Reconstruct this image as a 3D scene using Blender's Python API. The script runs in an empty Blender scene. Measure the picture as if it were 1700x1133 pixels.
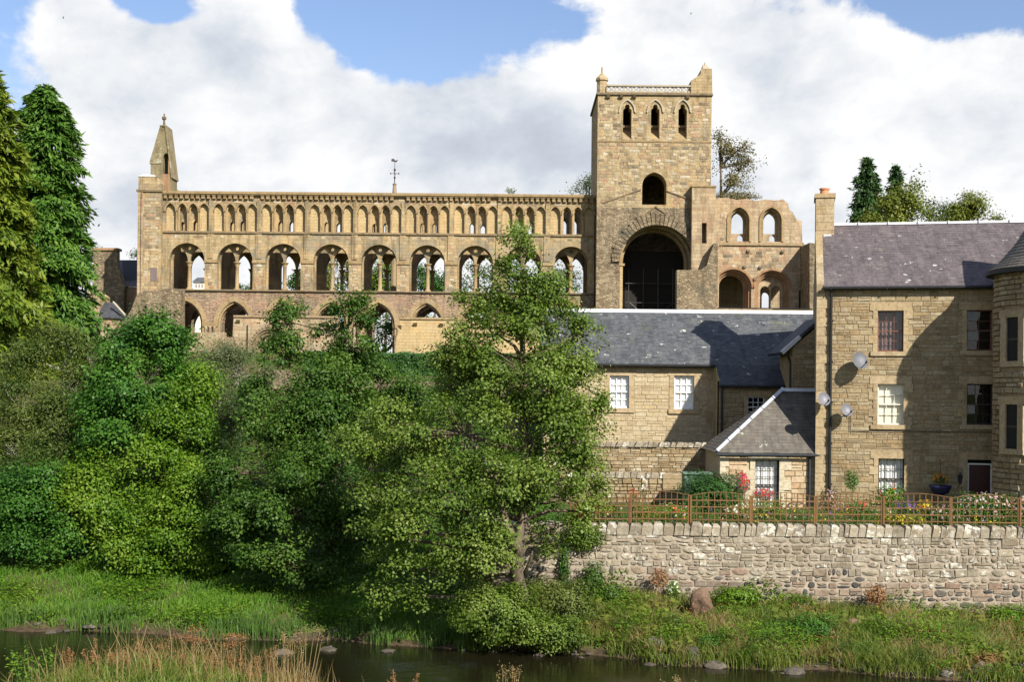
import bpy, bmesh, math, random, zlib
import numpy as np
from mathutils import Vector, Matrix, geometry

# ------------------------------------------------------------------ scene, camera, light
scene = bpy.context.scene
COL = scene.collection
R = math.radians
CAM_Z = 7.5            # eye height over the river
FOC = 2144.0           # focal length in photo pixels (photo 1700 x 1133)
PPX, PPY = 850.0, 650.0
ROLL = 0.0095

cam_data = bpy.data.cameras.new('camera')
cam = bpy.data.objects.new('camera', cam_data)
COL.objects.link(cam)
cam.location = (0, 0, CAM_Z)
cam.rotation_euler = (Matrix.Rotation(R(90), 4, 'X') @ Matrix.Rotation(ROLL, 4, 'Z')).to_euler()
cam_data.sensor_width = 36
cam_data.lens = FOC / 1700 * 36
cam_data.shift_y = (PPY - 566.5) / 1700
cam_data.clip_start = 0.5
cam_data.clip_end = 6000
scene.camera = cam

SUN_EL, SUN_AZ = R(36.5), math.atan2(0.573, -0.819)     # azimuth from +Y towards +X
to_sun = Vector((math.sin(SUN_AZ) * math.cos(SUN_EL), math.cos(SUN_AZ) * math.cos(SUN_EL), math.sin(SUN_EL)))
sl = bpy.data.lights.new('sun', 'SUN')
sl.energy = 5.0
sl.angle = R(0.5)
sl.color = (1.0, 0.94, 0.84)
sun = bpy.data.objects.new('sun', sl)
COL.objects.link(sun)
sun.rotation_euler = to_sun.to_track_quat('Z', 'Y').to_euler()
sun.location = (40, -60, 70)

scene.view_settings.view_transform = 'Standard'
scene.view_settings.look = 'None'
scene.view_settings.gamma = 1
scene.view_settings.exposure = 0.80
scene.view_settings.use_curve_mapping = False
try:
    scene.cycles.max_bounces = 6
    scene.cycles.transparent_max_bounces = 8
    scene.cycles.caustics_reflective = False
    scene.cycles.caustics_refractive = False
except Exception:
    pass


class NT:
    """small wrapper round a node tree"""
    def __init__(self, tree):
        self.t = tree

    def n(self, kind, ins=None, **attrs):
        nd = self.t.nodes.new('ShaderNode' + kind)
        for k, v in attrs.items():
            setattr(nd, k, v)
        for k, v in (ins or {}).items():
            s = nd.inputs[k]
            if isinstance(v, bpy.types.NodeSocket):
                self.t.links.new(v, s)
            else:
                if s.type == 'RGBA' and len(v) == 3:
                    v = (*v, 1)
                s.default_value = v
        return nd

    def math(self, op, a, b=0.0, clamp=False):
        return self.n('Math', {0: a, 1: b}, operation=op, use_clamp=clamp).outputs[0]

    def mix(self, f, a, b, blend='MIX'):
        nd = self.n('Mix', {0: f, 6: a, 7: b}, data_type='RGBA', blend_type=blend)
        return nd.outputs[2]

    def ramp(self, f, stops, interp='LINEAR'):
        nd = self.n('ValToRGB', {0: f})
        cr = nd.color_ramp
        cr.interpolation = interp
        while len(cr.elements) < len(stops):
            cr.elements.new(0.5)
        for e, (p, c) in zip(cr.elements, stops):
            e.position = p
            e.color = (*c, 1) if len(c) == 3 else c
        return nd.outputs[0]

    def noise(self, vec, scale, detail=4, rough=0.55, out=0, dist=0.0):
        return self.n('TexNoise', {'Vector': vec, 'Scale': scale, 'Detail': detail, 'Roughness': rough, 'Distortion': dist}).outputs[out]

    def smooth(self, v, a, b):
        nd = self.n('MapRange', {0: v, 1: a, 2: b, 3: 0.0, 4: 1.0}, interpolation_type='SMOOTHSTEP', clamp=True)
        return nd.outputs[0]


def ray(px, py):
    a = (px - PPX) / FOC
    b = (PPY - py) / FOC
    c, s = math.cos(ROLL), math.sin(ROLL)
    return Vector((a * c - b * s, 1.0, a * s + b * c))


def P(px, py, Y):
    d = ray(px, py)
    return Vector((d.x * Y, Y, CAM_Z + d.z * Y))


# ------------------------------------------------------------------ sky
world = bpy.data.worlds.new('World')
scene.world = world
world.use_nodes = True
wt = NT(world.node_tree)
world.node_tree.nodes.clear()
SKY_K = 0.067
sky = wt.n('TexSky', sky_type='NISHITA', sun_disc=False, sun_elevation=SUN_EL, sun_rotation=SUN_AZ,
           altitude=100, air_density=1.0, dust_density=0.3, ozone_density=1.6)
dirv = wt.n('TexCoord').outputs['Generated']
sep = wt.n('SeparateXYZ', {0: dirv})


def cloud_noise(offset):
    m = wt.n('Mapping', {'Vector': dirv, 'Location': offset, 'Scale': (1.0, 1.0, 1.55)}).outputs[0]
    w = wt.n('TexNoise', {'Vector': m, 'Scale': 3.2, 'Detail': 3.0, 'Roughness': 0.5}).outputs[1]
    m2 = wt.n('VectorMath', {0: m, 1: wt.n('VectorMath', {0: w, 'Scale': 0.16}, operation='SCALE').outputs[0]}, operation='ADD').outputs[0]
    big = wt.noise(m2, 4.6, 9.0, 0.58)
    return big


dens = cloud_noise((0.37, 0.21, 0.53))
dens_up = cloud_noise((0.37 + 0.028, 0.21, 0.53 + 0.050))


def lobe(px, py, sx, sy):
    """soft spot in a direction of the sky (sizes in photo pixels)"""
    d = ray(px, py).normalized()
    df = wt.n('VectorMath', {0: dirv, 1: d}, operation='SUBTRACT').outputs[0]
    sc = wt.n('VectorMath', {0: df, 1: (FOC / sx, FOC / (sx * 2.0), FOC / sy)}, operation='MULTIPLY').outputs[0]
    l2 = wt.n('VectorMath', {0: sc, 1: sc}, operation='DOT_PRODUCT').outputs['Value']
    return wt.math('EXPONENT', wt.math('MULTIPLY', l2, -1.0))


# cloud bank low down, open blue higher up
low = wt.smooth(sep.outputs[2], 0.36, 0.22)
mid_n = wt.noise(dirv, 8.5, 7.0, 0.60, dist=0.35)
fine = wt.noise(dirv, 26.0, 7.0, 0.62)
cov = wt.math('ADD', dens, wt.math('MULTIPLY', low, 0.20))
cov = wt.math('ADD', cov, -0.075)
for (px, py, sx, sy, k) in ((770, 45, 300, 82, -0.30), (620, 100, 70, 45, -0.14), (1600, 0, 130, 45, -0.26), (15, 60, 75, 75, -0.24), (320, 380, 160, 70, 0.15), (1480, 420, 200, 80, 0.2), (250, 8, 60, 28, -0.20), (560, 10, 90, 35, -0.12),
                            (190, 150, 110, 120, 0.20), (130, 25, 60, 30, 0.12), (1650, 240, 110, 90, 0.2), (60, 330, 120, 90, 0.2), (50, 190, 30, 26, -0.10), (150, 285, 22, 34, -0.14),
                            (400, 130, 170, 110, 0.22), (430, 10, 60, 45, 0.20), (1200, 130, 230, 120, 0.25), (1500, 170, 160, 90, 0.14), (1130, 20, 130, 70, 0.16), (700, 220, 320, 60, 0.2)):
    cov = wt.math('ADD', cov, wt.math('MULTIPLY', lobe(px, py, sx, sy), k))
cov = wt.math('ADD', cov, wt.math('MULTIPLY', wt.math('SUBTRACT', mid_n, 0.5), 0.36))
cov2 = wt.math('ADD', cov, wt.math('MULTIPLY', wt.math('SUBTRACT', fine, 0.5), 0.16))
mask = wt.smooth(cov2, 0.465, 0.56)
relief = wt.math('MULTIPLY', wt.math('SUBTRACT', dens, dens_up), 2.9)
soft = wt.noise(dirv, 4.2, 4.0, 0.5)
thick = wt.smooth(cov, 0.58, 0.95)
lum = wt.math('ADD', wt.math('ADD', 0.83, relief), wt.math('MULTIPLY', wt.math('SUBTRACT', soft, 0.5), 0.75))
lum = wt.math('ADD', lum, wt.math('MULTIPLY', wt.math('SUBTRACT', mid_n, 0.5), 0.28))
lum = wt.math('ADD', lum, wt.math('MULTIPLY', wt.math('SUBTRACT', fine, 0.5), 0.12))
lum = wt.math('SUBTRACT', lum, wt.math('MULTIPLY', thick, 0.14))
lum = wt.math('MINIMUM', wt.math('MAXIMUM', lum, 0.0), 1.0)
ccol = wt.ramp(lum, [(0.0, (0.50, 0.55, 0.64)), (0.4, (0.64, 0.69, 0.77)), (0.7, (0.84, 0.87, 0.91)), (1.0, (1.02, 1.02, 1.02))])
ccol = wt.n('VectorMath', {0: ccol, 'Scale': 0.575 / SKY_K}, operation='SCALE').outputs[0]
skyc = wt.mix(1.0, sky.outputs[0], (1.30, 1.26, 1.36), 'MULTIPLY')
final = wt.mix(mask, skyc, ccol)
bg = wt.n('Background', {'Color': final, 'Strength': SKY_K})
wout = wt.n('OutputWorld', {'Surface': bg.outputs[0]})

# ------------------------------------------------------------------ mesh helpers
MATS = {}
XF = {}


def rng_for(name):
    return np.random.default_rng(zlib.crc32(name.encode()))


def tag(o, label=None, cat=None, group=None, kind=None):
    if label: o['label'] = label
    if cat: o['category'] = cat
    if group: o['group'] = group
    if kind: o['kind'] = kind
    return o


def thing(name, label, cat, loc=(0, 0, 0), rz=0.0, group=None):
    o = bpy.data.objects.new(name, None)
    COL.objects.link(o)
    o.location = loc
    o.rotation_euler = (0, 0, rz)
    o.empty_display_size = 0.3
    XF[o] = Matrix.Translation(Vector(loc)) @ Matrix.Rotation(rz, 4, 'Z')
    return tag(o, label, cat, group)


def link(name, me, parent=None, mats=None):
    o = bpy.data.objects.new(name, me)
    COL.objects.link(o)
    if mats is not None and not len(me.materials):
        for m in (mats if isinstance(mats, (list, tuple)) else [mats]):
            me.materials.append(MATS[m] if isinstance(m, str) else m)
    if parent is not None:
        o.parent = parent
    return o


class MB:
    """collects faces; build() links them as ONE mesh object"""
    def __init__(self):
        self.v, self.f, self.m = [], [], []
        self.mi = 0
        self.smooth = False

    def add(self, verts, faces):
        b = len(self.v)
        self.v += [tuple(p) for p in verts]
        for f in faces:
            self.f.append([i + b for i in f])
            self.m.append(self.mi)
        return self

    def box(self, x0, x1, y0, y1, z0, z1):
        v = [(x0, y0, z0), (x1, y0, z0), (x1, y1, z0), (x0, y1, z0), (x0, y0, z1), (x1, y0, z1), (x1, y1, z1), (x0, y1, z1)]
        return self.add(v, [(0, 1, 5, 4), (1, 2, 6, 5), (2, 3, 7, 6), (3, 0, 4, 7), (4, 5, 6, 7), (3, 2, 1, 0)])

    def hexa(self, v8):
        return self.add(v8, [(0, 1, 5, 4), (1, 2, 6, 5), (2, 3, 7, 6), (3, 0, 4, 7), (4, 5, 6, 7), (3, 2, 1, 0)])

    def plate(self, outer, holes, y0, y1, back=True):
        """(x,z) outline with holes, from y0 (front) to y1"""
        loops = [outer] + list(holes)
        pts = [p for l in loops for p in l]
        tris = geometry.tessellate_polygon([[Vector((p[0], p[1], 0)) for p in l] for l in loops])
        n = len(pts)
        v = [(p[0], y0, p[1]) for p in pts] + [(p[0], y1, p[1]) for p in pts]
        f = []
        for t in tris:
            a, b, c = (pts[i] for i in t)
            if (b[0] - a[0]) * (c[1] - a[1]) - (b[1] - a[1]) * (c[0] - a[0]) < 0:
                t = (t[0], t[2], t[1])
            f.append(tuple(t))
            if back:
                f.append((t[2] + n, t[1] + n, t[0] + n))
        base = 0
        for li, l in enumerate(loops):
            k = len(l)
            area = sum(l[i][0] * l[(i + 1) % k][1] - l[(i + 1) % k][0] * l[i][1] for i in range(k))
            ccw = area > 0
            for i in range(k):
                j = (i + 1) % k
                a, b = base + i, base + j
                q = (b, a, a + n, b + n)
                if (li == 0) != ccw:
                    q = q[::-1]
                f.append(q)
            base += k
        return self.add(v, f)

    def ring(self, path, inner_w, outer_w, y0, y1, closed=False):
        """moulding along a 2-D path (x,z): offset by inner/outer to the left normal"""
        n = len(path)
        L, O = [], []
        for i in range(n):
            p0 = path[(i - 1) % n] if (closed or i) else path[i]
            p1 = path[(i + 1) % n] if (closed or i < n - 1) else path[i]
            dx, dz = p1[0] - p0[0], p1[1] - p0[1]
            d = math.hypot(dx, dz) or 1
            nx, nz = -dz / d, dx / d
            L.append((path[i][0] + nx * inner_w, path[i][1] + nz * inner_w))
            O.append((path[i][0] + nx * outer_w, path[i][1] + nz * outer_w))
        m = n if closed else n - 1
        for i in range(m):
            j = (i + 1) % n
            self.hexa([(L[i][0], y0, L[i][1]), (L[j][0], y0, L[j][1]), (L[j][0], y1, L[j][1]), (L[i][0], y1, L[i][1]),
                       (O[i][0], y0, O[i][1]), (O[j][0], y0, O[j][1]), (O[j][0], y1, O[j][1]), (O[i][0], y1, O[i][1])])
        return self

    def tube(self, pts, radii, n=6, caps=True):
        pts = [Vector(p) for p in pts]
        if not hasattr(radii, '__len__'):
            radii = [radii] * len(pts)
        b = len(self.v)
        vs, fs = [], []
        for i, p in enumerate(pts):
            d = (pts[min(i + 1, len(pts) - 1)] - pts[max(i - 1, 0)])
            if d.length < 1e-6: d = Vector((0, 0, 1))
            d.normalize()
            a = d.cross(Vector((0.31, 0.87, 0.38)))
            if a.length < 0.05: a = d.cross(Vector((1, 0, 0)))
            a.normalize()
            c = d.cross(a)
            for k in range(n):
                t = 2 * math.pi * k / n
                vs.append(p + (a * math.cos(t) + c * math.sin(t)) * radii[i])
        for i in range(len(pts) - 1):
            for k in range(n):
                k2 = (k + 1) % n
                fs.append((i * n + k, i * n + k2, (i + 1) * n + k2, (i + 1) * n + k))
        if caps:
            fs.append(tuple(range(n))[::-1])
            fs.append(tuple((len(pts) - 1) * n + k for k in range(n)))
        return self.add(vs, fs)

    def lathe(self, cx, cy, prof, n=12, a0=0.0, sx=1.0):
        vs, fs = [], []
        for (r, z) in prof:
            for k in range(n):
                t = a0 + 2 * math.pi * k / n
                vs.append((cx + r * math.cos(t) * sx, cy + r * math.sin(t), z))
        for i in range(len(prof) - 1):
            for k in range(n):
                k2 = (k + 1) % n
                fs.append((i * n + k, i * n + k2, (i + 1) * n + k2, (i + 1) * n + k))
        fs.append(tuple(range(n))[::-1])
        fs.append(tuple((len(prof) - 1) * n + k for k in range(n)))
        return self.add(vs, fs)

    def build(self, name, mats, parent=None, local=False):
        me = bpy.data.meshes.new(name)
        v = self.v
        off = Vector((0, 0, 0))
        if parent is not None and not local and parent in XF:
            inv = XF[parent].inverted()
            v = [inv @ Vector(p) for p in v]
        me.from_pydata([tuple(p) for p in v], [], self.f)
        for m in (mats if isinstance(mats, (list, tuple)) else [mats]):
            me.materials.append(MATS[m])
        if any(self.m):
            me.polygons.foreach_set('material_index', self.m)
        if self.smooth:
            me.polygons.foreach_set('use_smooth', [True] * len(me.polygons))
        me.update()
        o = link(name, me, parent)
        if parent is not None:
            XF[o] = XF.get(parent, Matrix.Identity(4))
        return o


def quads_mesh(name, Q, mat, parent=None, smooth=False):
    """Q: (N,4,3) world coordinates, each quad its own island"""
    Q = np.asarray(Q, dtype=np.float32)
    n = len(Q)
    if parent is not None and parent in XF:
        inv = np.array(XF[parent].inverted())
        Q = Q @ inv[:3, :3].T.astype(np.float32) + inv[:3, 3].astype(np.float32)
    me = bpy.data.meshes.new(name)
    me.vertices.add(n * 4)
    me.vertices.foreach_set('co', Q.reshape(-1))
    me.loops.add(n * 4)
    me.loops.foreach_set('vertex_index', np.arange(n * 4, dtype=np.int32))
    me.polygons.add(n)
    me.polygons.foreach_set('loop_start', np.arange(0, n * 4, 4, dtype=np.int32))
    me.update(calc_edges=True)
    for m in (mat if isinstance(mat, (list, tuple)) else [mat]):
        me.materials.append(MATS[m])
    return link(name, me, parent)


def arc(cx, cz, r, a0, a1, n):
    return [(cx + r * math.cos(a0 + (a1 - a0) * i / n), cz + r * math.sin(a0 + (a1 - a0) * i / n)) for i in range(n + 1)]


def round_arch(cx, z0, zs, hw, n=14):
    """closed outline of an opening with a semicircular head, ccw"""
    return [(cx - hw, z0), (cx + hw, z0)] + arc(cx, zs, hw, 0, math.pi, n)


def pointed_head(cx, zs, hw, rise, n=6):
    """points from right springing over the apex to left springing"""
    # arc centre on the springing line such that the apex is `rise` above it
    d = (rise * rise - hw * hw) / (2 * hw)
    r = hw + d
    a1 = math.atan2(rise, d)
    right = [(cx - d + r * math.cos(a1 * i / n), zs + r * math.sin(a1 * i / n)) for i in range(n + 1)]
    left = [(2 * cx - x, z) for (x, z) in right[::-1][1:]]
    return right + left


def pointed_arch(cx, z0, zs, hw, rise, n=6):
    return [(cx - hw, z0), (cx + hw, z0)] + pointed_head(cx, zs, hw, rise, n)
# ------------------------------------------------------------------ materials
def new_mat(name):
    m = bpy.data.materials.new(name)
    m.use_nodes = True
    m.node_tree.nodes.clear()
    MATS[name] = m
    return NT(m.node_tree)


def finish(t, bsdf, disp=None):
    t.n('OutputMaterial', {'Surface': bsdf})


def rand_val(t):
    oi = t.n('ObjectInfo').outputs['Random']
    gi = t.n('NewGeometry').outputs['Random Per Island']
    return t.math('FRACT', t.math('ADD', oi, gi))


def pos(t):
    return t.n('NewGeometry').outputs['Position']


def tone(c):
    return (c[0] * 0.755, c[1] * 0.75, c[2] * 0.735)


def stone_mat(name, cols, rough=0.9, stain=(0.5, 0.48, 0.44), stain_amt=0.5, lichen=None, scale=1.0, bump=0.5):
    """single stones: colour by stone, grain, weather stains"""
    t = new_mat(name)
    p = pos(t)
    rv = rand_val(t)
    k = len(cols)
    c = t.ramp(rv, [(i / max(k - 1, 1), tone(col)) for i, col in enumerate(cols)])
    n1 = t.noise(p, 9 * scale, 6, 0.65)
    n2 = t.noise(p, 1.1 * scale, 5, 0.6)
    n3 = t.noise(p, 38 * scale, 3, 0.6)
    c = t.mix(t.smooth(n1, 0.35, 0.75), c, t.mix(1.0, c, (0.62, 0.60, 0.58), 'MULTIPLY'))
    c = t.mix(t.math('MULTIPLY', t.smooth(n2, 0.48, 0.72), stain_amt), c, t.mix(1.0, c, stain, 'MULTIPLY'))
    sv = t.n('Mapping', {'Vector': p, 'Scale': (2.2, 2.2, 0.25)}).outputs[0]
    c = t.mix(t.math('MULTIPLY', t.smooth(t.noise(sv, 1.2, 6, 0.65), 0.50, 0.72), stain_amt * 0.9), c, t.mix(1.0, c, (0.55, 0.52, 0.48), 'MULTIPLY'))
    if lichen:
        lc, amt = lichen
        l = t.smooth(t.math('ADD', t.math('MULTIPLY', t.noise(p, 4.5 * scale, 7, 0.72), 0.6), t.math('MULTIPLY', t.noise(p, 0.9 * scale, 3, 0.6), 0.4)), 0.58 - amt * 0.16, 0.65 - amt * 0.16)
        l = t.math('MULTIPLY', l, t.smooth(rv, 0.15, 0.7))
        c = t.mix(l, c, (lc[0] * 0.85, lc[1] * 0.84, lc[2] * 0.8))
    c = t.mix(1.0, c, t.ramp(n3, [(0.3, (0.82, 0.82, 0.82)), (0.7, (1.12, 1.12, 1.12))]), 'MULTIPLY')
    h = t.math('ADD', t.math('MULTIPLY', n1, 0.7), t.math('MULTIPLY', n3, 0.3))
    bp = t.n('Bump', {'Strength': bump, 'Distance': 0.03, 'Height': h})
    b = t.n('BsdfPrincipled', {'Base Color': c, 'Roughness': rough, 'Specular IOR Level': 0.15, 'Normal': bp.outputs[0]})
    finish(t, b.outputs[0])


def ashlar_mat(name, c1, c2, mortar, bw, bh, patches=(), grime=(0.45, 0.43, 0.40), grime_amt=0.6, rubble=False, bump=0.6):
    """far masonry: courses drawn from world position with per-block colour and weathering"""
    t = new_mat(name)
    p = pos(t)
    s = t.n('SeparateXYZ', {0: p})
    u = t.math('ADD', s.outputs[0], t.math('MULTIPLY', s.outputs[1], 0.83))
    wob = t.noise(p, 0.9 if not rubble else 2.2, 2, 0.5)
    zz = t.math('ADD', s.outputs[2], t.math('MULTIPLY', t.math('SUBTRACT', wob, 0.5), 0.05 if not rubble else 0.22))
    v = t.n('CombineXYZ', {0: u, 1: zz, 2: 0.0}).outputs[0]
    if rubble:
        vv = t.n('CombineXYZ', {0: t.math('DIVIDE', u, bw), 1: t.math('DIVIDE', zz, bh), 2: 0.0}).outputs[0]
        vo = t.n('TexVoronoi', {'Vector': vv, 'Scale': 1.0, 'Randomness': 0.85})
        ve = t.n('TexVoronoi', {'Vector': vv, 'Scale': 1.0, 'Randomness': 0.85}, feature='DISTANCE_TO_EDGE')
        rv = t.n('SeparateColor', {0: vo.outputs['Color']}).outputs[0]
        joint = t.smooth(ve.outputs['Distance'], 0.13, 0.02)
    else:
        br = t.n('TexBrick', {'Vector': v, 'Color1': (0, 0, 0), 'Color2': (1, 1, 1), 'Mortar': (0.5, 0.5, 0.5), 'Scale': 1.0,
                              'Mortar Size': 0.014, 'Mortar Smooth': 0.5, 'Bias': 0.0, 'Brick Width': bw, 'Row Height': bh},
                 offset=0.37, squash=0.72, squash_frequency=3)
        rv = t.n('SeparateColor', {0: br.outputs[0]}).outputs[0]
        joint = br.outputs[1]
    hazeb = t.smooth(t.noise(p, 0.6, 4, 0.6), 0.35, 0.65)
    joint = t.math('MULTIPLY', joint, t.math('ADD', 0.25, t.math('MULTIPLY', hazeb, 0.75)))
    c = t.mix(rv, tone(c1), tone(c2))
    n1 = t.noise(p, 1.6, 6, 0.65)
    n2 = t.noise(p, 0.32, 5, 0.6)
    n3 = t.noise(p, 14, 5, 0.65)
    # streaky vertical weathering
    sv = t.n('Mapping', {'Vector': p, 'Scale': (1.6, 1.6, 0.22)}).outputs[0]
    n4 = t.noise(sv, 1.3, 6, 0.65)
    for (pc, sc, lo, hi) in patches:
        f = t.smooth(t.noise(t.n('Mapping', {'Vector': p, 'Location': (sc * 7, 3.1, sc * 2)}).outputs[0], sc, 5, 0.62), lo, hi)
        f2 = t.math('MULTIPLY', f, t.math('ADD', 0.35, t.math('MULTIPLY', rv, 0.65)))
        c = t.mix(f2, c, tone(pc))
    g = t.math('MULTIPLY', t.smooth(n4, 0.44, 0.68), grime_amt)
    c = t.mix(g, c, t.mix(1.0, c, grime, 'MULTIPLY'))
    c = t.mix(t.math('MULTIPLY', t.smooth(n1, 0.5, 0.8), 0.55), c, t.mix(1.0, c, (0.62, 0.58, 0.52), 'MULTIPLY'))
    c = t.mix(t.math('MULTIPLY', t.smooth(n2, 0.45, 0.7), 0.35), c, t.mix(1.0, c, (1.22, 1.15, 1.02), 'MULTIPLY'))
    c = t.mix(1.0, c, t.ramp(n3, [(0.3, (0.72, 0.71, 0.70)), (0.7, (1.16, 1.16, 1.15))]), 'MULTIPLY')
    soot = t.math('MULTIPLY', t.smooth(t.noise(t.n('Mapping', {'Vector': p, 'Location': (11, 5, 3), 'Scale': (0.8, 0.8, 0.35)}).outputs[0], 1.1, 7, 0.7), 0.56, 0.70), t.smooth(n3, 0.38, 0.6))
    c = t.mix(t.math('MULTIPLY', soot, 0.7), c, (0.085, 0.08, 0.065))
    c = t.mix(t.math('MULTIPLY', joint, 0.55), c, tone(mortar))
    h = t.math('SUBTRACT', t.math('ADD', t.math('MULTIPLY', n3, 0.5), t.math('MULTIPLY', rv, 0.25)), joint)
    bp = t.n('Bump', {'Strength': bump, 'Distance': 0.05, 'Height': h})
    b = t.n('BsdfPrincipled', {'Base Color': c, 'Roughness': 0.92, 'Specular IOR Level': 0.12, 'Normal': bp.outputs[0]})
    finish(t, b.outputs[0])


def plain_mat(name, col, rough=0.6, metal=0.0, spec=0.3, var=0.25, scale=6.0, bump=0.1, by_piece=0.0):
    t = new_mat(name)
    p = pos(t)
    n1 = t.noise(p, scale, 6, 0.62)
    lo, hi = 1 - var, 1 + var * 0.7
    c = t.mix(1.0, col, t.ramp(n1, [(0.28, (lo, lo, lo)), (0.72, (hi, hi, hi))]), 'MULTIPLY')
    if by_piece:
        rv = rand_val(t)
        a, b2 = 1 - by_piece, 1 + by_piece
        c = t.mix(1.0, c, t.ramp(rv, [(0, (a, a, a)), (1, (b2, b2, b2))]), 'MULTIPLY')
    bp = t.n('Bump', {'Strength': bump, 'Distance': 0.02, 'Height': n1})
    b = t.n('BsdfPrincipled', {'Base Color': c, 'Roughness': rough, 'Metallic': metal, 'Specular IOR Level': spec, 'Normal': bp.outputs[0]})
    finish(t, b.outputs[0])


def slate_mat(name, cols, moss=(0.2, 0.19, 0.07), moss_amt=0.25, pale=0.12):
    t = new_mat(name)
    p = pos(t)
    rv = rand_val(t)
    k = len(cols)
    c = t.ramp(rv, [(i / (k - 1), (col[0] * 0.72, col[1] * 0.72, col[2] * 0.72)) for i, col in enumerate(cols)])
    n1 = t.noise(p, 5, 6, 0.6)
    n2 = t.noise(p, 0.8, 5, 0.65)
    c = t.mix(1.0, c, t.ramp(n1, [(0.3, (0.75, 0.75, 0.76)), (0.7, (1.2, 1.2, 1.2))]), 'MULTIPLY')
    c = t.mix(t.math('MULTIPLY', t.smooth(n2, 0.58, 0.72), moss_amt), c, moss)
    st_ = t.noise(t.n('Mapping', {'Vector': p, 'Scale': (2.2, 0.5, 0.5)}).outputs[0], 1.6, 6, 0.65)
    c = t.mix(1.0, c, t.ramp(st_, [(0.3, (0.72, 0.72, 0.73)), (0.7, (1.28, 1.27, 1.24))]), 'MULTIPLY')
    f = t.math('MULTIPLY', t.smooth(t.noise(p, 3.0, 4, 0.7), 0.58, 0.66), t.math('GREATER_THAN', t.math('FRACT', t.math('MULTIPLY', rv, 17.3)), 1 - pale))
    c = t.mix(f, c, (0.42, 0.42, 0.38))
    bp = t.n('Bump', {'Strength': 0.3, 'Distance': 0.01, 'Height': n1})
    b = t.n('BsdfPrincipled', {'Base Color': c, 'Roughness': 0.62, 'Specular IOR Level': 0.35, 'Normal': bp.outputs[0]})
    finish(t, b.outputs[0])


def leaf_mat(name, cols, trans=0.3, rough=0.5, spec=0.25, scale=0.55):
    """leaves: colour by leaf and by clump"""
    t = new_mat(name)
    gi = t.n('NewGeometry')
    rv = gi.outputs['Random Per Island']
    nz = t.noise(gi.outputs['Position'], scale, 3, 0.6)
    f = t.math('ADD', t.math('MULTIPLY', rv, 0.55), t.math('MULTIPLY', t.smooth(nz, 0.3, 0.7), 0.45))
    k = len(cols)
    g = 0.90 if 'petal' not in name else 0.95
    c = t.ramp(f, [(i / (k - 1), (col[0] * g, col[1] * g, col[2] * g)) for i, col in enumerate(cols)])
    b = t.n('BsdfPrincipled', {'Base Color': c, 'Roughness': rough, 'Specular IOR Level': spec})
    tc = t.mix(1.0, c, (1.5, 1.7, 0.7), 'MULTIPLY')
    tr = t.n('BsdfTranslucent', {'Color': tc})
    mx = t.n('MixShader', {0: trans, 1: b.outputs[0], 2: tr.outputs[0]})
    finish(t, mx.outputs[0])


def bark_mat(name, c1, c2):
    t = new_mat(name)
    p = pos(t)
    m = t.n('Mapping', {'Vector': p, 'Scale': (6, 6, 1.3)}).outputs[0]
    n1 = t.noise(m, 3.5, 6, 0.65)
    c = t.mix(t.smooth(n1, 0.35, 0.68), c1, c2)
    c = t.mix(t.math('MULTIPLY', t.smooth(t.noise(p, 2.2, 4, 0.6), 0.55, 0.7), 0.5), c, (0.09, 0.11, 0.05))
    bp = t.n('Bump', {'Strength': 0.8, 'Distance': 0.04, 'Height': n1})
    b = t.n('BsdfPrincipled', {'Base Color': c, 'Roughness': 0.95, 'Specular IOR Level': 0.1, 'Normal': bp.outputs[0]})
    finish(t, b.outputs[0])


# abbey masonry
ashlar_mat('abbey_stone', (0.42, 0.315, 0.175), (0.58, 0.46, 0.275), (0.25, 0.19, 0.115), 0.62, 0.29,
           patches=(((0.32, 0.285, 0.21), 0.45, 0.46, 0.58), ((0.60, 0.42, 0.215), 0.8, 0.52, 0.64), ((0.26, 0.23, 0.17), 1.3, 0.58, 0.68), ((0.50, 0.31, 0.20), 1.1, 0.58, 0.68)), grime_amt=0.85)
ashlar_mat('abbey_panel', (0.56, 0.42, 0.225), (0.62, 0.48, 0.27), (0.38, 0.28, 0.15), 0.55, 0.26,
           patches=(((0.64, 0.46, 0.235), 0.8, 0.5, 0.68),), grime_amt=0.3)
ashlar_mat('tower_stone', (0.40, 0.305, 0.175), (0.56, 0.45, 0.28), (0.25, 0.19, 0.115), 0.70, 0.24,
           patches=(((0.50, 0.37, 0.205), 0.35, 0.47, 0.64), ((0.66, 0.58, 0.42), 1.9, 0.60, 0.69), ((0.36, 0.31, 0.23), 0.5, 0.56, 0.68)), grime_amt=0.7)
ashlar_mat('abbey_rubble', (0.21, 0.165, 0.11), (0.44, 0.35, 0.235), (0.24, 0.19, 0.13), 0.30, 0.17,
           patches=(((0.40, 0.335, 0.22), 0.9, 0.5, 0.66), ((0.13, 0.12, 0.10), 0.7, 0.55, 0.68)), grime_amt=0.6, rubble=True, bump=1.0)
ashlar_mat('red_rubble', (0.38, 0.26, 0.19), (0.52, 0.39, 0.27), (0.22, 0.155, 0.115), 0.55, 0.15,
           patches=(((0.33, 0.275, 0.19), 0.6, 0.44, 0.58), ((0.46, 0.25, 0.16), 1.2, 0.55, 0.68), ((0.44, 0.36, 0.22), 0.9, 0.55, 0.66)), grime_amt=0.6, rubble=True, bump=1.0)
ashlar_mat('pink_stone', (0.42, 0.31, 0.205), (0.58, 0.455, 0.30), (0.28, 0.21, 0.14), 0.7, 0.30,
           patches=(((0.50, 0.30, 0.195), 0.9, 0.52, 0.66), ((0.54, 0.46, 0.31), 0.6, 0.50, 0.64), ((0.34, 0.30, 0.235), 0.7, 0.57, 0.68)), grime_amt=0.6)
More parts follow.
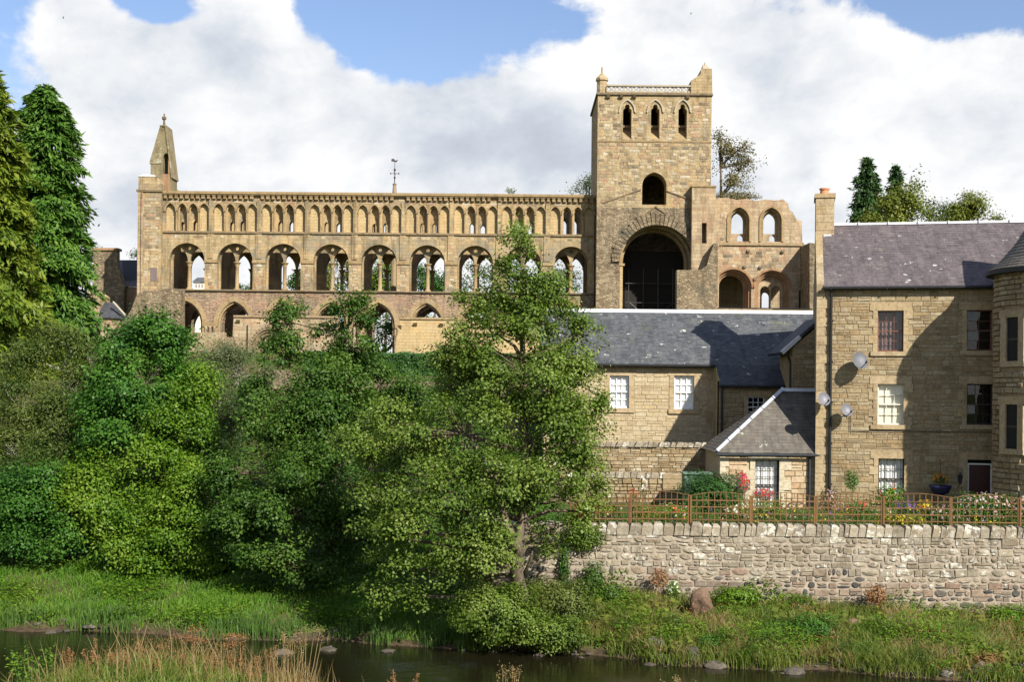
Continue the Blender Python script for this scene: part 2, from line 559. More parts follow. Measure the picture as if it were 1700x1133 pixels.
stone_mat('moulding', [(0.40, 0.29, 0.155), (0.50, 0.37, 0.20), (0.44, 0.34, 0.21)], stain_amt=0.6)
stone_mat('moulding_red', [(0.40, 0.22, 0.13), (0.47, 0.30, 0.17), (0.42, 0.26, 0.16)], stain_amt=0.5)
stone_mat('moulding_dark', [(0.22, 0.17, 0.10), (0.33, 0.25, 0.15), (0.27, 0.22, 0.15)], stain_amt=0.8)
stone_mat('moulding_pale', [(0.55, 0.48, 0.36), (0.62, 0.55, 0.42)], stain_amt=0.4)
stone_mat('spire_stone', [(0.30, 0.255, 0.15), (0.36, 0.30, 0.18)], stain_amt=0.7, lichen=((0.40, 0.38, 0.27), 0.3))
stone_mat('facing_mix', [(0.30, 0.245, 0.165), (0.62, 0.52, 0.35), (0.52, 0.37, 0.20), (0.68, 0.60, 0.46), (0.38, 0.30, 0.20), (0.56, 0.36, 0.23), (0.26, 0.225, 0.165), (0.60, 0.47, 0.28)], stain_amt=0.7)
# houses
stone_mat('house_stone', [(0.34, 0.25, 0.14), (0.50, 0.40, 0.24), (0.42, 0.32, 0.185), (0.56, 0.475, 0.32), (0.46, 0.33, 0.175), (0.52, 0.42, 0.265), (0.38, 0.30, 0.19)], stain_amt=0.5)
stone_mat('lodge_stone', [(0.54, 0.42, 0.25), (0.64, 0.53, 0.35), (0.58, 0.46, 0.28), (0.68, 0.585, 0.41), (0.60, 0.47, 0.265)], stain_amt=0.3)
stone_mat('dressing', [(0.54, 0.42, 0.26), (0.60, 0.475, 0.30), (0.57, 0.43, 0.245)], stain_amt=0.4, scale=0.8, bump=0.25)
stone_mat('dressing_cream', [(0.68, 0.60, 0.43), (0.72, 0.64, 0.48)], stain_amt=0.25, bump=0.2)
stone_mat('outhouse_stone', [(0.60, 0.44, 0.27), (0.66, 0.53, 0.35), (0.62, 0.42, 0.26), (0.70, 0.60, 0.43)], stain_amt=0.3)
plain_mat('mortar_tan', tone((0.40, 0.315, 0.195)), 0.95, var=0.35, scale=9, bump=0.4, spec=0.1)
plain_mat('mortar_pale', tone((0.56, 0.465, 0.31)), 0.95, var=0.3, scale=9, bump=0.4, spec=0.1)
plain_mat('mortar_pink', tone((0.43, 0.365, 0.29)), 0.95, var=0.4, scale=7, bump=0.5, spec=0.1)
# garden wall
stone_mat('wall_pale', [(0.34, 0.285, 0.205), (0.46, 0.41, 0.32), (0.38, 0.325, 0.24), (0.30, 0.26, 0.20), (0.50, 0.44, 0.33), (0.42, 0.35, 0.25)], stain_amt=0.8,
          lichen=((0.66, 0.65, 0.60), 0.46), bump=1.0, scale=1.5)
stone_mat('wall_low', [(0.38, 0.285, 0.215), (0.30, 0.25, 0.20), (0.42, 0.335, 0.25), (0.36, 0.25, 0.19)], stain_amt=0.6, bump=0.8)
stone_mat('cobble_dark', [(0.09, 0.088, 0.084), (0.15, 0.14, 0.125), (0.20, 0.18, 0.155)], stain_amt=0.4, bump=0.5)
stone_mat('boulder', [(0.11, 0.10, 0.08), (0.19, 0.165, 0.13), (0.14, 0.13, 0.11)], stain_amt=0.8, lichen=((0.26, 0.26, 0.21), 0.3), bump=1.2)
stone_mat('wet_stone', [(0.07, 0.062, 0.05), (0.13, 0.11, 0.09), (0.20, 0.175, 0.15)], rough=0.6, stain_amt=0.5)
stone_mat('boulder_red', [(0.22, 0.145, 0.10), (0.26, 0.18, 0.13)], stain_amt=0.6, bump=0.8)
stone_mat('boulder_pale', [(0.55, 0.49, 0.40)], stain_amt=0.3)
stone_mat('backwall_stone', [(0.34, 0.25, 0.14), (0.48, 0.37, 0.22), (0.42, 0.32, 0.185), (0.53, 0.44, 0.29)], stain_amt=0.5, lichen=((0.58, 0.53, 0.42), 0.3))
# roofs
slate_mat('slate_grey', [(0.075, 0.083, 0.092), (0.12, 0.128, 0.135), (0.095, 0.10, 0.108), (0.145, 0.15, 0.15)], moss_amt=0.35, pale=0.15)
slate_mat('slate_dark', [(0.055, 0.06, 0.07), (0.085, 0.09, 0.10), (0.07, 0.075, 0.085)], moss_amt=0.1, pale=0.03)
slate_mat('slate_purple', [(0.125, 0.103, 0.108), (0.160, 0.132, 0.138), (0.145, 0.12, 0.124), (0.175, 0.15, 0.152)], moss=(0.30, 0.29, 0.22), moss_amt=0.2, pale=0.12)
slate_mat('slate_brown', [(0.12, 0.105, 0.085), (0.16, 0.145, 0.12), (0.14, 0.12, 0.10)], moss=(0.17, 0.16, 0.06), moss_amt=0.55, pale=0.05)
plain_mat('roof_under', (0.05, 0.05, 0.055), 0.9)
plain_mat('lead', (0.50, 0.53, 0.57), 0.45, metal=0.25, spec=0.4, var=0.15)
plain_mat('lead_white', (0.56, 0.57, 0.585), 0.5, spec=0.4, var=0.12)
plain_mat('iron_black', (0.018, 0.018, 0.020), 0.5)
plain_mat('iron_blue', (0.03, 0.035, 0.04), 0.5)
plain_mat('clay_pot', (0.50, 0.22, 0.11), 0.8)
plain_mat('white_paint', (0.78, 0.78, 0.75), 0.45, var=0.08)
plain_mat('cream_paint', (0.70, 0.66, 0.55), 0.5, var=0.08)
plain_mat('brown_paint', (0.17, 0.075, 0.05), 0.5)
plain_mat('dark_paint', (0.05, 0.04, 0.035), 0.5)
plain_mat('door_maroon', (0.055, 0.018, 0.015), 0.45, var=0.15)
plain_mat('blind', (0.80, 0.75, 0.60), 0.8, var=0.06)
plain_mat('blind_white', (0.82, 0.82, 0.80), 0.8, var=0.06)
plain_mat('curtain_dark', (0.16, 0.12, 0.115), 0.9, var=0.3, scale=14)
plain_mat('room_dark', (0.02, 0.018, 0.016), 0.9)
plain_mat('dish_grey', (0.10, 0.105, 0.12), 0.5, var=0.1)
plain_mat('dish_white', (0.15, 0.15, 0.17), 0.45, var=0.1)
plain_mat('trellis_wood', (0.155, 0.080, 0.030), 0.8, var=0.35, scale=20, by_piece=0.3)
plain_mat('scaffold_metal', (0.10, 0.10, 0.10), 0.5, metal=0.6)
plain_mat('shed_green', (0.13, 0.20, 0.15), 0.7)
plain_mat('planter_red', (0.42, 0.11, 0.055), 0.8)
plain_mat('bird_grey', (0.12, 0.12, 0.13), 0.8)
plain_mat('pot_blue', (0.02, 0.02, 0.07), 0.6)
plain_mat('cart_wood', (0.12, 0.075, 0.045), 0.85)
plain_mat('vane_iron', (0.06, 0.055, 0.055), 0.5)

# window glass: thin pane that mirrors the sky
t = new_mat('glass')
lw_ = t.n('LayerWeight', {'Blend': 0.5}).outputs['Facing']
ff = t.math('ADD', 0.045, t.math('MULTIPLY', t.math('POWER', lw_, 4.0), 0.85))
tr = t.n('BsdfTransparent', {'Color': (0.92, 0.93, 0.93)})
gl = t.n('BsdfGlossy', {'Color': (1, 1, 1), 'Roughness': 0.03})
mx = t.n('MixShader', {0: ff, 1: tr.outputs[0], 2: gl.outputs[0]})
finish(t, mx.outputs[0])

# river water
t = new_mat('river_water')
p = pos(t)
m = t.n('Mapping', {'Vector': p, 'Scale': (0.55, 1.5, 1)}).outputs[0]
w1 = t.noise(m, 2.4, 5, 0.6, dist=0.6)
w2 = t.noise(m, 9.0, 3, 0.6)
rif = t.smooth(t.noise(p, 0.35, 2, 0.5), 0.5, 0.62)
h = t.math('ADD', w1, t.math('MULTIPLY', w2, t.math('ADD', 0.25, t.math('MULTIPLY', rif, 0.5))))
bp = t.n('Bump', {'Strength': 0.11, 'Distance': 0.08, 'Height': h})
b = t.n('BsdfPrincipled', {'Base Color': (0.010, 0.009, 0.004), 'Roughness': 0.05, 'IOR': 1.33, 'Specular IOR Level': 0.45, 'Normal': bp.outputs[0]})
finish(t, b.outputs[0])

# ground
t = new_mat('ground_soil')
p = pos(t)
n1 = t.noise(p, 0.5, 6, 0.65)
n2 = t.noise(p, 7, 5, 0.6)
c = t.mix(t.smooth(n1, 0.4, 0.62), (0.055, 0.095, 0.02), (0.10, 0.085, 0.04))
zz = t.n('SeparateXYZ', {0: p}).outputs[2]
mud = t.smooth(t.math('ADD', zz, t.math('MULTIPLY', n2, 0.25)), 0.42, 0.18)
c = t.mix(mud, c, (0.075, 0.055, 0.035))
c = t.mix(1.0, c, t.ramp(n2, [(0.3, (0.55, 0.55, 0.55)), (0.7, (1.25, 1.25, 1.2))]), 'MULTIPLY')
bp = t.n('Bump', {'Strength': 0.7, 'Distance': 0.1, 'Height': n2})
b = t.n('BsdfPrincipled', {'Base Color': c, 'Roughness': 1.0, 'Specular IOR Level': 0.05, 'Normal': bp.outputs[0]})
finish(t, b.outputs[0])

# leaves
leaf_mat('leaf_alder', [(0.034, 0.074, 0.01), (0.09, 0.15, 0.018), (0.16, 0.23, 0.034), (0.27, 0.32, 0.09)])
leaf_mat('leaf_alder_dark', [(0.018, 0.052, 0.008), (0.042, 0.1, 0.012), (0.08, 0.155, 0.02), (0.135, 0.205, 0.04)])
leaf_mat('leaf_sycamore', [(0.016, 0.062, 0.01), (0.038, 0.115, 0.014), (0.07, 0.175, 0.02), (0.12, 0.23, 0.032)])
leaf_mat('leaf_bright', [(0.04, 0.1, 0.008), (0.082, 0.17, 0.011), (0.14, 0.24, 0.018), (0.215, 0.285, 0.036)])
leaf_mat('leaf_willow', [(0.06, 0.09, 0.034), (0.095, 0.13, 0.05), (0.135, 0.165, 0.075), (0.19, 0.215, 0.11)])
leaf_mat('leaf_olive', [(0.03, 0.06, 0.012), (0.066, 0.105, 0.018), (0.115, 0.155, 0.028), (0.17, 0.19, 0.05)])
leaf_mat('leaf_conifer', [(0.03, 0.08, 0.012), (0.06, 0.14, 0.018), (0.095, 0.19, 0.024), (0.14, 0.225, 0.034)], trans=0.15)
leaf_mat('leaf_conifer_gold', [(0.045, 0.085, 0.01), (0.095, 0.15, 0.013), (0.16, 0.21, 0.02), (0.23, 0.25, 0.03)], trans=0.2)
leaf_mat('leaf_spruce', [(0.024, 0.062, 0.016), (0.042, 0.092, 0.022), (0.066, 0.12, 0.028)], trans=0.1)
leaf_mat('leaf_autumn', [(0.106, 0.094, 0.027), (0.150, 0.125, 0.037), (0.175, 0.150, 0.050), (0.125, 0.081, 0.035)])
leaf_mat('leaf_yellowgreen', [(0.094, 0.125, 0.022), (0.150, 0.181, 0.027), (0.213, 0.225, 0.037)])
leaf_mat('leaf_hedge', [(0.022, 0.069, 0.013), (0.037, 0.100, 0.018), (0.050, 0.119, 0.020)], trans=0.1)
leaf_mat('grass_lush', [(0.050, 0.138, 0.013), (0.083, 0.193, 0.018), (0.127, 0.248, 0.024), (0.176, 0.264, 0.033)], trans=0.3, scale=0.8)
leaf_mat('grass_mixed', [(0.061, 0.110, 0.018), (0.110, 0.171, 0.024), (0.176, 0.204, 0.039), (0.220, 0.187, 0.066)], trans=0.3, scale=1.1)
leaf_mat('grass_dry', [(0.19, 0.125, 0.05), (0.27, 0.19, 0.08), (0.34, 0.25, 0.12), (0.16, 0.085, 0.035)], trans=0.25, scale=1.5)
leaf_mat('seed_brown', [(0.170, 0.075, 0.028), (0.250, 0.120, 0.045), (0.300, 0.170, 0.070)], trans=0.1)
leaf_mat('reed_green', [(0.055, 0.121, 0.024), (0.088, 0.165, 0.033), (0.132, 0.198, 0.050)], trans=0.25)
leaf_mat('petal_red', [(0.500, 0.020, 0.020), (0.650, 0.040, 0.030), (0.550, 0.060, 0.060)])
leaf_mat('petal_purple', [(0.160, 0.050, 0.300), (0.240, 0.100, 0.380)])
leaf_mat('petal_pink', [(0.55, 0.3, 0.34), (0.62, 0.46, 0.46), (0.48, 0.2, 0.26)])
leaf_mat('petal_yellow', [(0.620, 0.480, 0.030), (0.700, 0.580, 0.050)])
leaf_mat('petal_orange', [(0.700, 0.220, 0.030), (0.650, 0.140, 0.030)])
leaf_mat('petal_white', [(0.750, 0.750, 0.700), (0.800, 0.780, 0.740)])
bark_mat('bark', (0.09, 0.07, 0.048), (0.215, 0.17, 0.12))
bark_mat('bark_red', (0.08, 0.05, 0.035), (0.17, 0.11, 0.075))
bark_mat('bark_pale', (0.20, 0.18, 0.14), (0.36, 0.33, 0.27))
# ------------------------------------------------------------------ terrain and river
def smoothstep(a, b, x):
    t = np.clip((x - a) / (b - a), 0, 1)
    return t * t * (3 - 2 * t)


def edge_y(x):
    """far waterline"""
    x = np.asarray(x, float)
    return np.where(x < 0, 37.4 - 0.16 * x, 37.4 - 0.36 * np.minimum(x, 5) - 0.24 * np.maximum(x - 5, 0)) + 0.25 * np.sin(x * 0.9) + 0.12 * np.sin(x * 2.3 + 1)


ZL = np.array([(-60, 6.2), (0, 5.9), (10, 4.2), (18, 2.5), (24, 1.3), (29, 0.2), (31, -0.6), (36.5, -0.7)])
ZL2 = np.array([(-0.8, -0.45), (0, 0.03), (0.5, 0.22), (2, 0.45), (6, 1.15), (10, 2.5), (15, 4.6), (20, 6.5), (24, 7.8), (38, 8.2), (54, 8.5), (56.6, 8.6), (58.6, 10.3), (63, 10.4), (4000, 10.4)])
ZR2 = np.array([(52, 2.95), (56, 3.5), (58, 3.9), (66, 5.4), (78, 8.2), (92, 10.2), (98, 10.4), (4000, 10.4)])


def H(x, y):
    x = np.asarray(x, float)
    y = np.asarray(y, float)
    near = np.interp(y, ZL[:, 0], ZL[:, 1])
    near = near + 0.95 * np.exp(-((x + 5.9) / 2.6) ** 2 - ((y - 21.8) / 3.2) ** 2)
    e = edge_y(x)
    left = np.interp(y - e, ZL2[:, 0], ZL2[:, 1])
    base = 1.25 - 0.045 * np.clip(x, 0, 20)
    q = np.clip((y - e) / (40.0 - e), 0, 1)
    bank = 0.03 + (base - 0.03) * (0.35 * np.sqrt(q) + 0.65 * q) + 0.08 * np.sin(x * 1.7) * q
    right = np.where(y < e, np.interp(y - e, [-0.8, 0], [-0.45, 0.03]), np.where(y < 40.12, bank, np.interp(y, ZR2[:, 0], ZR2[:, 1], left=2.95)))
    w = smoothstep(-1.6, 0.2, x)
    far = left * (1 - w) + right * w
    return np.where(y < e - 0.8, np.minimum(near, far * 0 + near), far)


xs = np.concatenate([[-3000, -800, -250, -100, -60, -40], np.arange(-30, 30.1, 0.6), [40, 60, 100, 250, 800, 3000]])
ys = np.concatenate([[-300, -60, -20], np.arange(-10, 34, 1.0), np.arange(34, 39.9, 0.25), [40.0, 40.1, 40.16, 40.5], np.arange(41, 66, 0.75), np.arange(66, 124, 2), [140, 180, 300, 700, 1500, 4000]])
GX, GY = np.meshgrid(xs, ys)
GZ = H(GX, GY)
nx, ny = len(xs), len(ys)
me = bpy.data.meshes.new('ground')
idx = np.arange(nx * ny).reshape(ny, nx)
fc = np.stack([idx[:-1, :-1], idx[:-1, 1:], idx[1:, 1:], idx[1:, :-1]], -1).reshape(-1, 4)
me.from_pydata(np.stack([GX, GY, GZ], -1).reshape(-1, 3).tolist(), [], fc.tolist())
me.materials.append(MATS['ground_soil'])
ground = link('ground', me)
tag(ground, 'grassy river banks and terraces rising from the river to the abbey', 'ground', kind='structure')

mb = MB()
mb.add([(-400, 27, 0), (400, 27, 0), (400, 46, 0), (-400, 46, 0)], [(0, 1, 2, 3)])
o = mb.build('river', 'river_water')
tag(o, 'dark shallow river flowing past the foot of the bank', 'river', kind='structure')

# ------------------------------------------------------------------ abbey
AY = 111.0
NW = 6.3
GZ0 = 10.4
abbey = thing('abbey_ruin', 'roofless sandstone abbey with arcaded nave wall and square crossing tower on the hill', 'abbey', (-12, AY, GZ0))
BC = [-28.06 + 4.132 * i for i in range(9)]              # bay centres
XW, XE = -32.1, 6.95
Z_SILL, Z_STR, Z_TOP = 15.99, 20.93, 24.42
rng = random.Random(4)


def zone_outline(x0, x1, z0, z1):
    return [(x0, z0), (x1, z0), (x1, z1), (x0, z1)]


def nave_wall(name, y, north=False):
    """one nave wall: pointed arcade, round-arched gallery with twin lights, clerestory arcade"""
    w = MB()
    # main arcade
    w.mi = 1
    holes = [pointed_arch(c, GZ0 - 0.2 + 0.3, 13.05, 1.38, 1.95, 7) for c in BC]
    w.plate(zone_outline(XW, XE, GZ0 - 0.2, Z_SILL), holes, y, y + 0.55)
    holes = [pointed_arch(c, GZ0 - 0.2 + 0.3, 13.05, 1.16, 1.68, 7) for c in BC]
    w.plate(zone_outline(XW, XE, GZ0 - 0.2, Z_SILL), holes, y + 0.55, y + 1.5)
    # gallery
    w.mi = 0
    zs = 18.47
    holes = [round_arch(c, Z_SILL + 0.02, zs, 1.53, 16) for c in BC]
    if north:
        holes = [round_arch(c, Z_SILL + 0.02, zs, 1.42, 14) for c in BC]
    w.plate(zone_outline(XW, XE, Z_SILL, Z_STR), holes, y, y + 0.8)
    holes = []
    for c in BC:
        hw = 0.665
        o1 = pointed_head(c + 0.755, zs - 0.05, hw, 1.27, 6)
        o2 = pointed_head(c - 0.755, zs - 0.05, hw, 1.27, 6)
        holes.append([(c - 1.42, Z_SILL + 0.02), (c + 1.42, Z_SILL + 0.02)] + o1 + o2)
        if not north:
            holes.append(arc(c, zs + 1.16, 0.17, 0, 2 * math.pi * 7 / 8, 7))
    w.plate(zone_outline(XW, XE, Z_SILL, Z_STR), holes, y + 0.8, y + 1.15)
    # clerestory
    heads, wide = [], []
    for bi, c in enumerate(BC):
        for k in range(4):
            heads.append((c + (-1.43, -0.42, 0.52, 1.46)[k], k in (1, 2), bi))
    z0, zc = Z_STR + 0.12, 22.78
    holes = [pointed_arch(x, z0, zc, 0.41 if not op else 0.38, 0.60, 5) for x, op, b in heads]
    w.plate(zone_outline(XW, XE, Z_STR, Z_TOP - 0.3), holes, y, y + 0.24)
    holes = [pointed_arch(x, z0 + 0.02, zc, 0.31, 0.48, 5) for x, op, b in heads if op]
    w.mi = 2
    w.plate(zone_outline(XW, XE, Z_STR, Z_TOP - 0.3), holes, y + 0.24, y + 0.5)
    w.mi = 0
    holes = []
    for x, op, b in heads:
        if op:
            if b == 8 or north:
                holes.append(pointed_arch(x, z0 + 0.04, zc, 0.26, 0.42, 5))
            else:
                r = random.Random(b * 7 + int(x * 10))
                holes.append(pointed_arch(x + r.uniform(-0.08, 0.1), z0 + 0.04, z0 + r.uniform(0.45, 0.62), 0.19, 0.36, 4))
    w.plate(zone_outline(XW, XE, Z_STR, Z_TOP - 0.3), holes, y + 0.5, y + 1.3)
    return w.build(name, ['abbey_stone', 'red_rubble', 'abbey_panel'], abbey), heads


south, HEADS = nave_wall('nave_wall', AY)
nave_wall('north_nave_wall', AY + NW, True)


def share(name, me, parent, loc, rz=0.0, scale=(1, 1, 1)):
    o = bpy.data.objects.new(name, me)
    COL.objects.link(o)
    o.parent = parent
    inv = XF[parent].inverted()
    o.location = inv @ Vector(loc)
    o.rotation_euler = (0, 0, rz)
    o.scale = scale
    return o


def proto(mb, mats, name):
    me = bpy.data.meshes.new(name)
    me.from_pydata(mb.v, [], mb.f)
    for m in (mats if isinstance(mats, (list, tuple)) else [mats]):
        me.materials.append(MATS[m])
    if any(mb.m):
        me.polygons.foreach_set('material_index', mb.m)
    if mb.smooth:
        me.polygons.foreach_set('use_smooth', [True] * len(me.polygons))
    return me


# string courses and cornice
mb = MB()
mb.box(XW + 1.9, XE, AY - 0.13, AY, Z_STR - 0.08, Z_STR + 0.07)
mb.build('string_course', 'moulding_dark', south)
mb = MB()
mb.box(XW + 1.9, XE, AY - 0.34, AY + 1.3, Z_TOP - 0.22, Z_TOP)
mb.box(XW + 1.9, XE, AY - 0.26, AY, Z_TOP - 0.31, Z_TOP - 0.22)
mb.build('cornice', 'moulding', south)
mb = MB()
mb.box(XW, XE, AY - 0.18, AY, Z_SILL - 0.1, Z_SILL + 0.02)
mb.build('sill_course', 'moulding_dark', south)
# corbel table
cm = [proto(MB().hexa([(-w, -0.05, -0.42), (w, -0.05, -0.42), (w, 0, -0.42), (-w, 0, -0.42), (-w, -0.28, 0), (w, -0.28, 0), (w, 0, 0), (-w, 0, 0)])
            .box(-w, w, -0.24, -0.05, -0.3, -0.16), 'moulding', 'corbel') for w in (0.13, 0.15, 0.12)]
for i in range(80):
    x = XW + 2.2 + i * 0.463
    if i in (17, 43, 44, 61): continue
    share('corbel', cm[i % 3], south, (x, AY, Z_TOP - 0.31 - 0.004))
# hood moulds over the clerestory arches, capitals and shafts
hm = []
for hw in (0.41, 0.38):
    m = MB()
    path = pointed_head(0, 0, hw + 0.01, 0.61, 6)
    m.ring(path, -0.11, -0.01, -0.10, 0.0)
    hm.append(proto(m, 'moulding', 'hood_mould'))
capm = proto(MB().box(-0.10, 0.10, -0.11, 0.10, -0.10, 0.05), 'moulding_dark', 'capital')
shm = proto(MB().tube([(0, 0, 0), (0, 0, 1.62)], 0.075, 8), 'moulding', 'shaft')
for (x, op, b) in HEADS:
    share('hood_mould', hm[1 if op else 0], south, (x, AY, 22.78))
for c in BC:
    for dx in (-0.925, 0.05, 0.99):
        share('capital', capm, south, (c + dx, AY + 0.02, 22.78))
        share('shaft', shm, south, (c + dx, AY - 0.01, Z_STR + 0.08))
    for dx in (-1.92, 1.95):
        share('capital', capm, south, (c + dx, AY + 0.02, 22.78))
# flat buttress strips between the bays
for i in range(10):
    x = (BC[0] - 2.066) + i * 4.132
    if i in (0, 9): continue
    m = MB()
    m.box(x - 0.17, x + 0.17, AY - 0.14, AY, Z_STR + 0.075, Z_TOP - 0.75)
    m.build('pilaster', 'abbey_stone', south)
    m = MB()
    m.box(x - 0.30, x + 0.22, AY - 0.07, AY, 18.7, Z_STR - 0.09)
    m.build('pier_face', 'abbey_stone', south)
# imposts and columns of the gallery
impm = proto(MB().box(-0.62, 0.62, -0.10, 0.5, -0.16, 0.10), 'moulding', 'impost')
colm = MB()
colm.smooth = True
colm.lathe(0, 0, [(0.30, 0), (0.30, 0.12), (0.17, 0.25), (0.155, 2.05), (0.20, 2.1), (0.17, 2.15), (0.30, 2.38), (0.33, 2.40), (0.33, 2.46)], 10)
colm = proto(colm, 'moulding', 'column')
spm = MB()
for i, c in enumerate(BC):
    share('column', colm, south, (c, AY + 0.97, Z_SILL + 0.02))
    if i < 8:
        share('impost', impm, south, (c + 2.066, AY, 18.47), scale=(0.92, 1, 1))
    share('column', colm, abbey, (c, AY + NW + 0.97, Z_SILL + 0.02))
# pointed arcade: pale arch rings and pier capitals
am = MB()
path = [(-1.38, -0.9)] + pointed_head(0, 0, 1.38, 1.95, 8)[::-1] + [(1.38, -0.9)]
am.ring(path, 0.02, 0.42, -0.07, 0.25)
am.ring(path, -0.16, 0.02, 0.12, 0.5)
am = proto(am, 'moulding', 'arch_ring')
pcm = proto(MB().box(-0.72, 0.72, -0.16, 0.6, -0.18, 0.08), 'moulding', 'pier_capital')
shaft2 = MB()
shaft2.smooth = True
shaft2.lathe(0, 0, [(0.19, 0), (0.16, 0.2), (0.15, 2.3), (0.2, 2.45)], 8)
shaft2 = proto(shaft2, 'pink_stone', 'pier_shaft')
for i, c in enumerate(BC):
    share('arch_ring', am, south, (c, AY, 13.05))
    if i < 8:
        share('pier_capital', pcm, south, (c + 2.066, AY, 13.0), scale=(0.9, 1, 1))
        for dx in (-0.36, 0.0, 0.36):
            share('pier_shaft', shaft2, south, (c + 2.066 + dx, AY - 0.02, GZ0))
# west end: stair turret, gable bellcote with cross
tw = MB()
tw.plate([(XW - 0.05, GZ0 - 0.2), (XW + 1.95, GZ0 - 0.2), (XW + 1.95, 25.0), (XW + 1.7, 25.45), (XW + 1.45, 25.62), (XW - 0.05, 25.62)], [], AY - 0.45, AY + NW + 1.5)
west = tw.build('west_turret', 'abbey_stone', abbey)
mb = MB()
mb.box(XW - 0.2, XW + 2.02, AY - 0.58, AY + 1.8, 24.3, 24.48)
mb.build('string_course', 'moulding_dark', west)
mb = MB()
mb.add([(XW - 0.1, AY - 0.5, 25.62), (XW + 1.5, AY - 0.5, 25.62), (XW + 1.5, AY + 1.5, 25.62), (XW - 0.1, AY + 1.5, 25.62),
        (XW + 0.3, AY - 0.3, 25.82), (XW + 1.2, AY - 0.3, 25.78), (XW + 1.2, AY + 1.2, 25.78), (XW + 0.3, AY + 1.2, 25.82)],
       [(0, 1, 5, 4), (1, 2, 6, 5), (2, 3, 7, 6), (3, 0, 4, 7), (4, 5, 6, 7)])
mb.build('coping', 'lead_white', west)
mb = MB()
mb.box(XW + 0.25, XW + 0.36, AY - 0.56, AY - 0.45, GZ0, 24.3)
mb.box(XW - 0.06, XW + 0.16, AY - 0.53, AY - 0.45, GZ0, 24.3)
mb.build('corner_shaft', 'pink_stone', west)
mb = MB().box(XW + 1.05, XW + 1.62, AY - 0.47, AY - 0.44, 16.65, 17.8)
mb.build('slit_window', 'curtain_dark', west)
# bellcote: tapering stone shaft under a steep saddle roof
bx0, bx1, by0, by1 = P(252, 300, AY + 1).x, P(287, 300, AY + 1).x, AY + 0.6, AY + 2.4
zb, ze0, ze1, zt = 24.2, P(250, 273, AY + 1).z, P(293, 296, AY + 1).z, P(276, 211, AY + 1).z
xm0, xm1 = P(268, 211, AY + 1).x, P(278, 211, AY + 1).x
mb = MB()
hole = pointed_arch((bx0 + bx1) / 2 + 0.42, ze1 + 0.3, ze1 + 1.7, 0.27, 0.42, 5)
mb.plate([(bx0, zb), (bx1, zb), (bx1, ze1), ((bx1 + xm1) / 2, (ze1 + zt) / 2 - 0.25), (xm1 - 0.12, zt - 0.1), (xm0 + 0.12, zt - 0.1), (bx0, ze0)], [hole], by0, by1)
bell = mb.build('bellcote', 'spire_stone', abbey)
mb = MB()
cxm = (bx0 + xm0) / 2
a = [(bx0 - 0.12, by0 - 0.06, ze0), (cxm + 0.55, by0 - 0.06, ze0 + 0.02), (xm1 - 0.35, by0 - 0.06, zt), (xm0, by0 - 0.06, zt)]
b = [(p[0], by1 + 0.1, p[2]) for p in a]
mb.add(a + b, [(0, 1, 2, 3), (7, 6, 5, 4), (0, 3, 7, 4), (3, 2, 6, 7), (0, 4, 5, 1), (1, 5, 6, 2)])
mb.box(xm0 - 0.02, xm1 + 0.02, by0 - 0.09, by1 + 0.12, zt - 0.02, zt + 0.07)
mb.build('roof_slab', 'spire_stone', bell)
mb = MB()
q = [(bx1 + 0.12, by0 - 0.1, ze1 - 0.05), (bx1 - 0.02, by0 - 0.1, ze1 - 0.05), (xm1 - 0.1, by0 - 0.1, zt - 0.02), (xm1 + 0.03, by0 - 0.1, zt - 0.02)]
mb.add(q + [(p[0], by1 + 0.1, p[2]) for p in q], [(0, 3, 2, 1), (0, 4, 7, 3), (3, 7, 6, 2), (1, 2, 6, 5), (4, 5, 6, 7), (0, 1, 5, 4)])
mb.build('skew_coping', 'spire_stone', bell)
mb = MB()
mb.box((bx0 + bx1) / 2 + 0.12, (bx0 + bx1) / 2 + 0.62, by0 - 0.03, by0 + 0.35, zb, ze1 + 0.28)
mb.box((bx0 + bx1) / 2 + 0.62, (bx0 + bx1) / 2 + 0.74, by0 - 0.05, by0, zb, ze1 + 1.6)
mb.build('red_jamb', 'moulding_red', bell)
cxc = (xm0 + xm1) / 2
mb = MB()
mb.lathe(cxc, by0 + 0.3, [(0.16, zt + 0.05), (0.1, zt + 0.25), (0.08, zt + 0.55), (0.2, zt + 0.68), (0.2, zt + 0.86), (0.07, zt + 0.92), (0.06, zt + 1.15)], 6)
mb.build('stone_cross', 'moulding_dark', bell)
# broken wall stub and rubble at the west foot
q = [P(*p, AY - 2) for p in ((196, 575), (300, 575), (300, 481), (285, 478), (262, 484), (240, 482), (226, 492), (219, 512), (208, 530), (200, 552))]
mb = MB()
mb.plate([(p.x, p.z) for p in q], [], AY - 2, AY - 0.6)
mb.build('broken_wall', 'abbey_rubble', abbey)

# ---- cloister wall in front of the nave, with the round-headed doorway
CYW = 106.0


def cl(px, py):
    p = P(px, py, CYW)
    return (p.x, p.z)


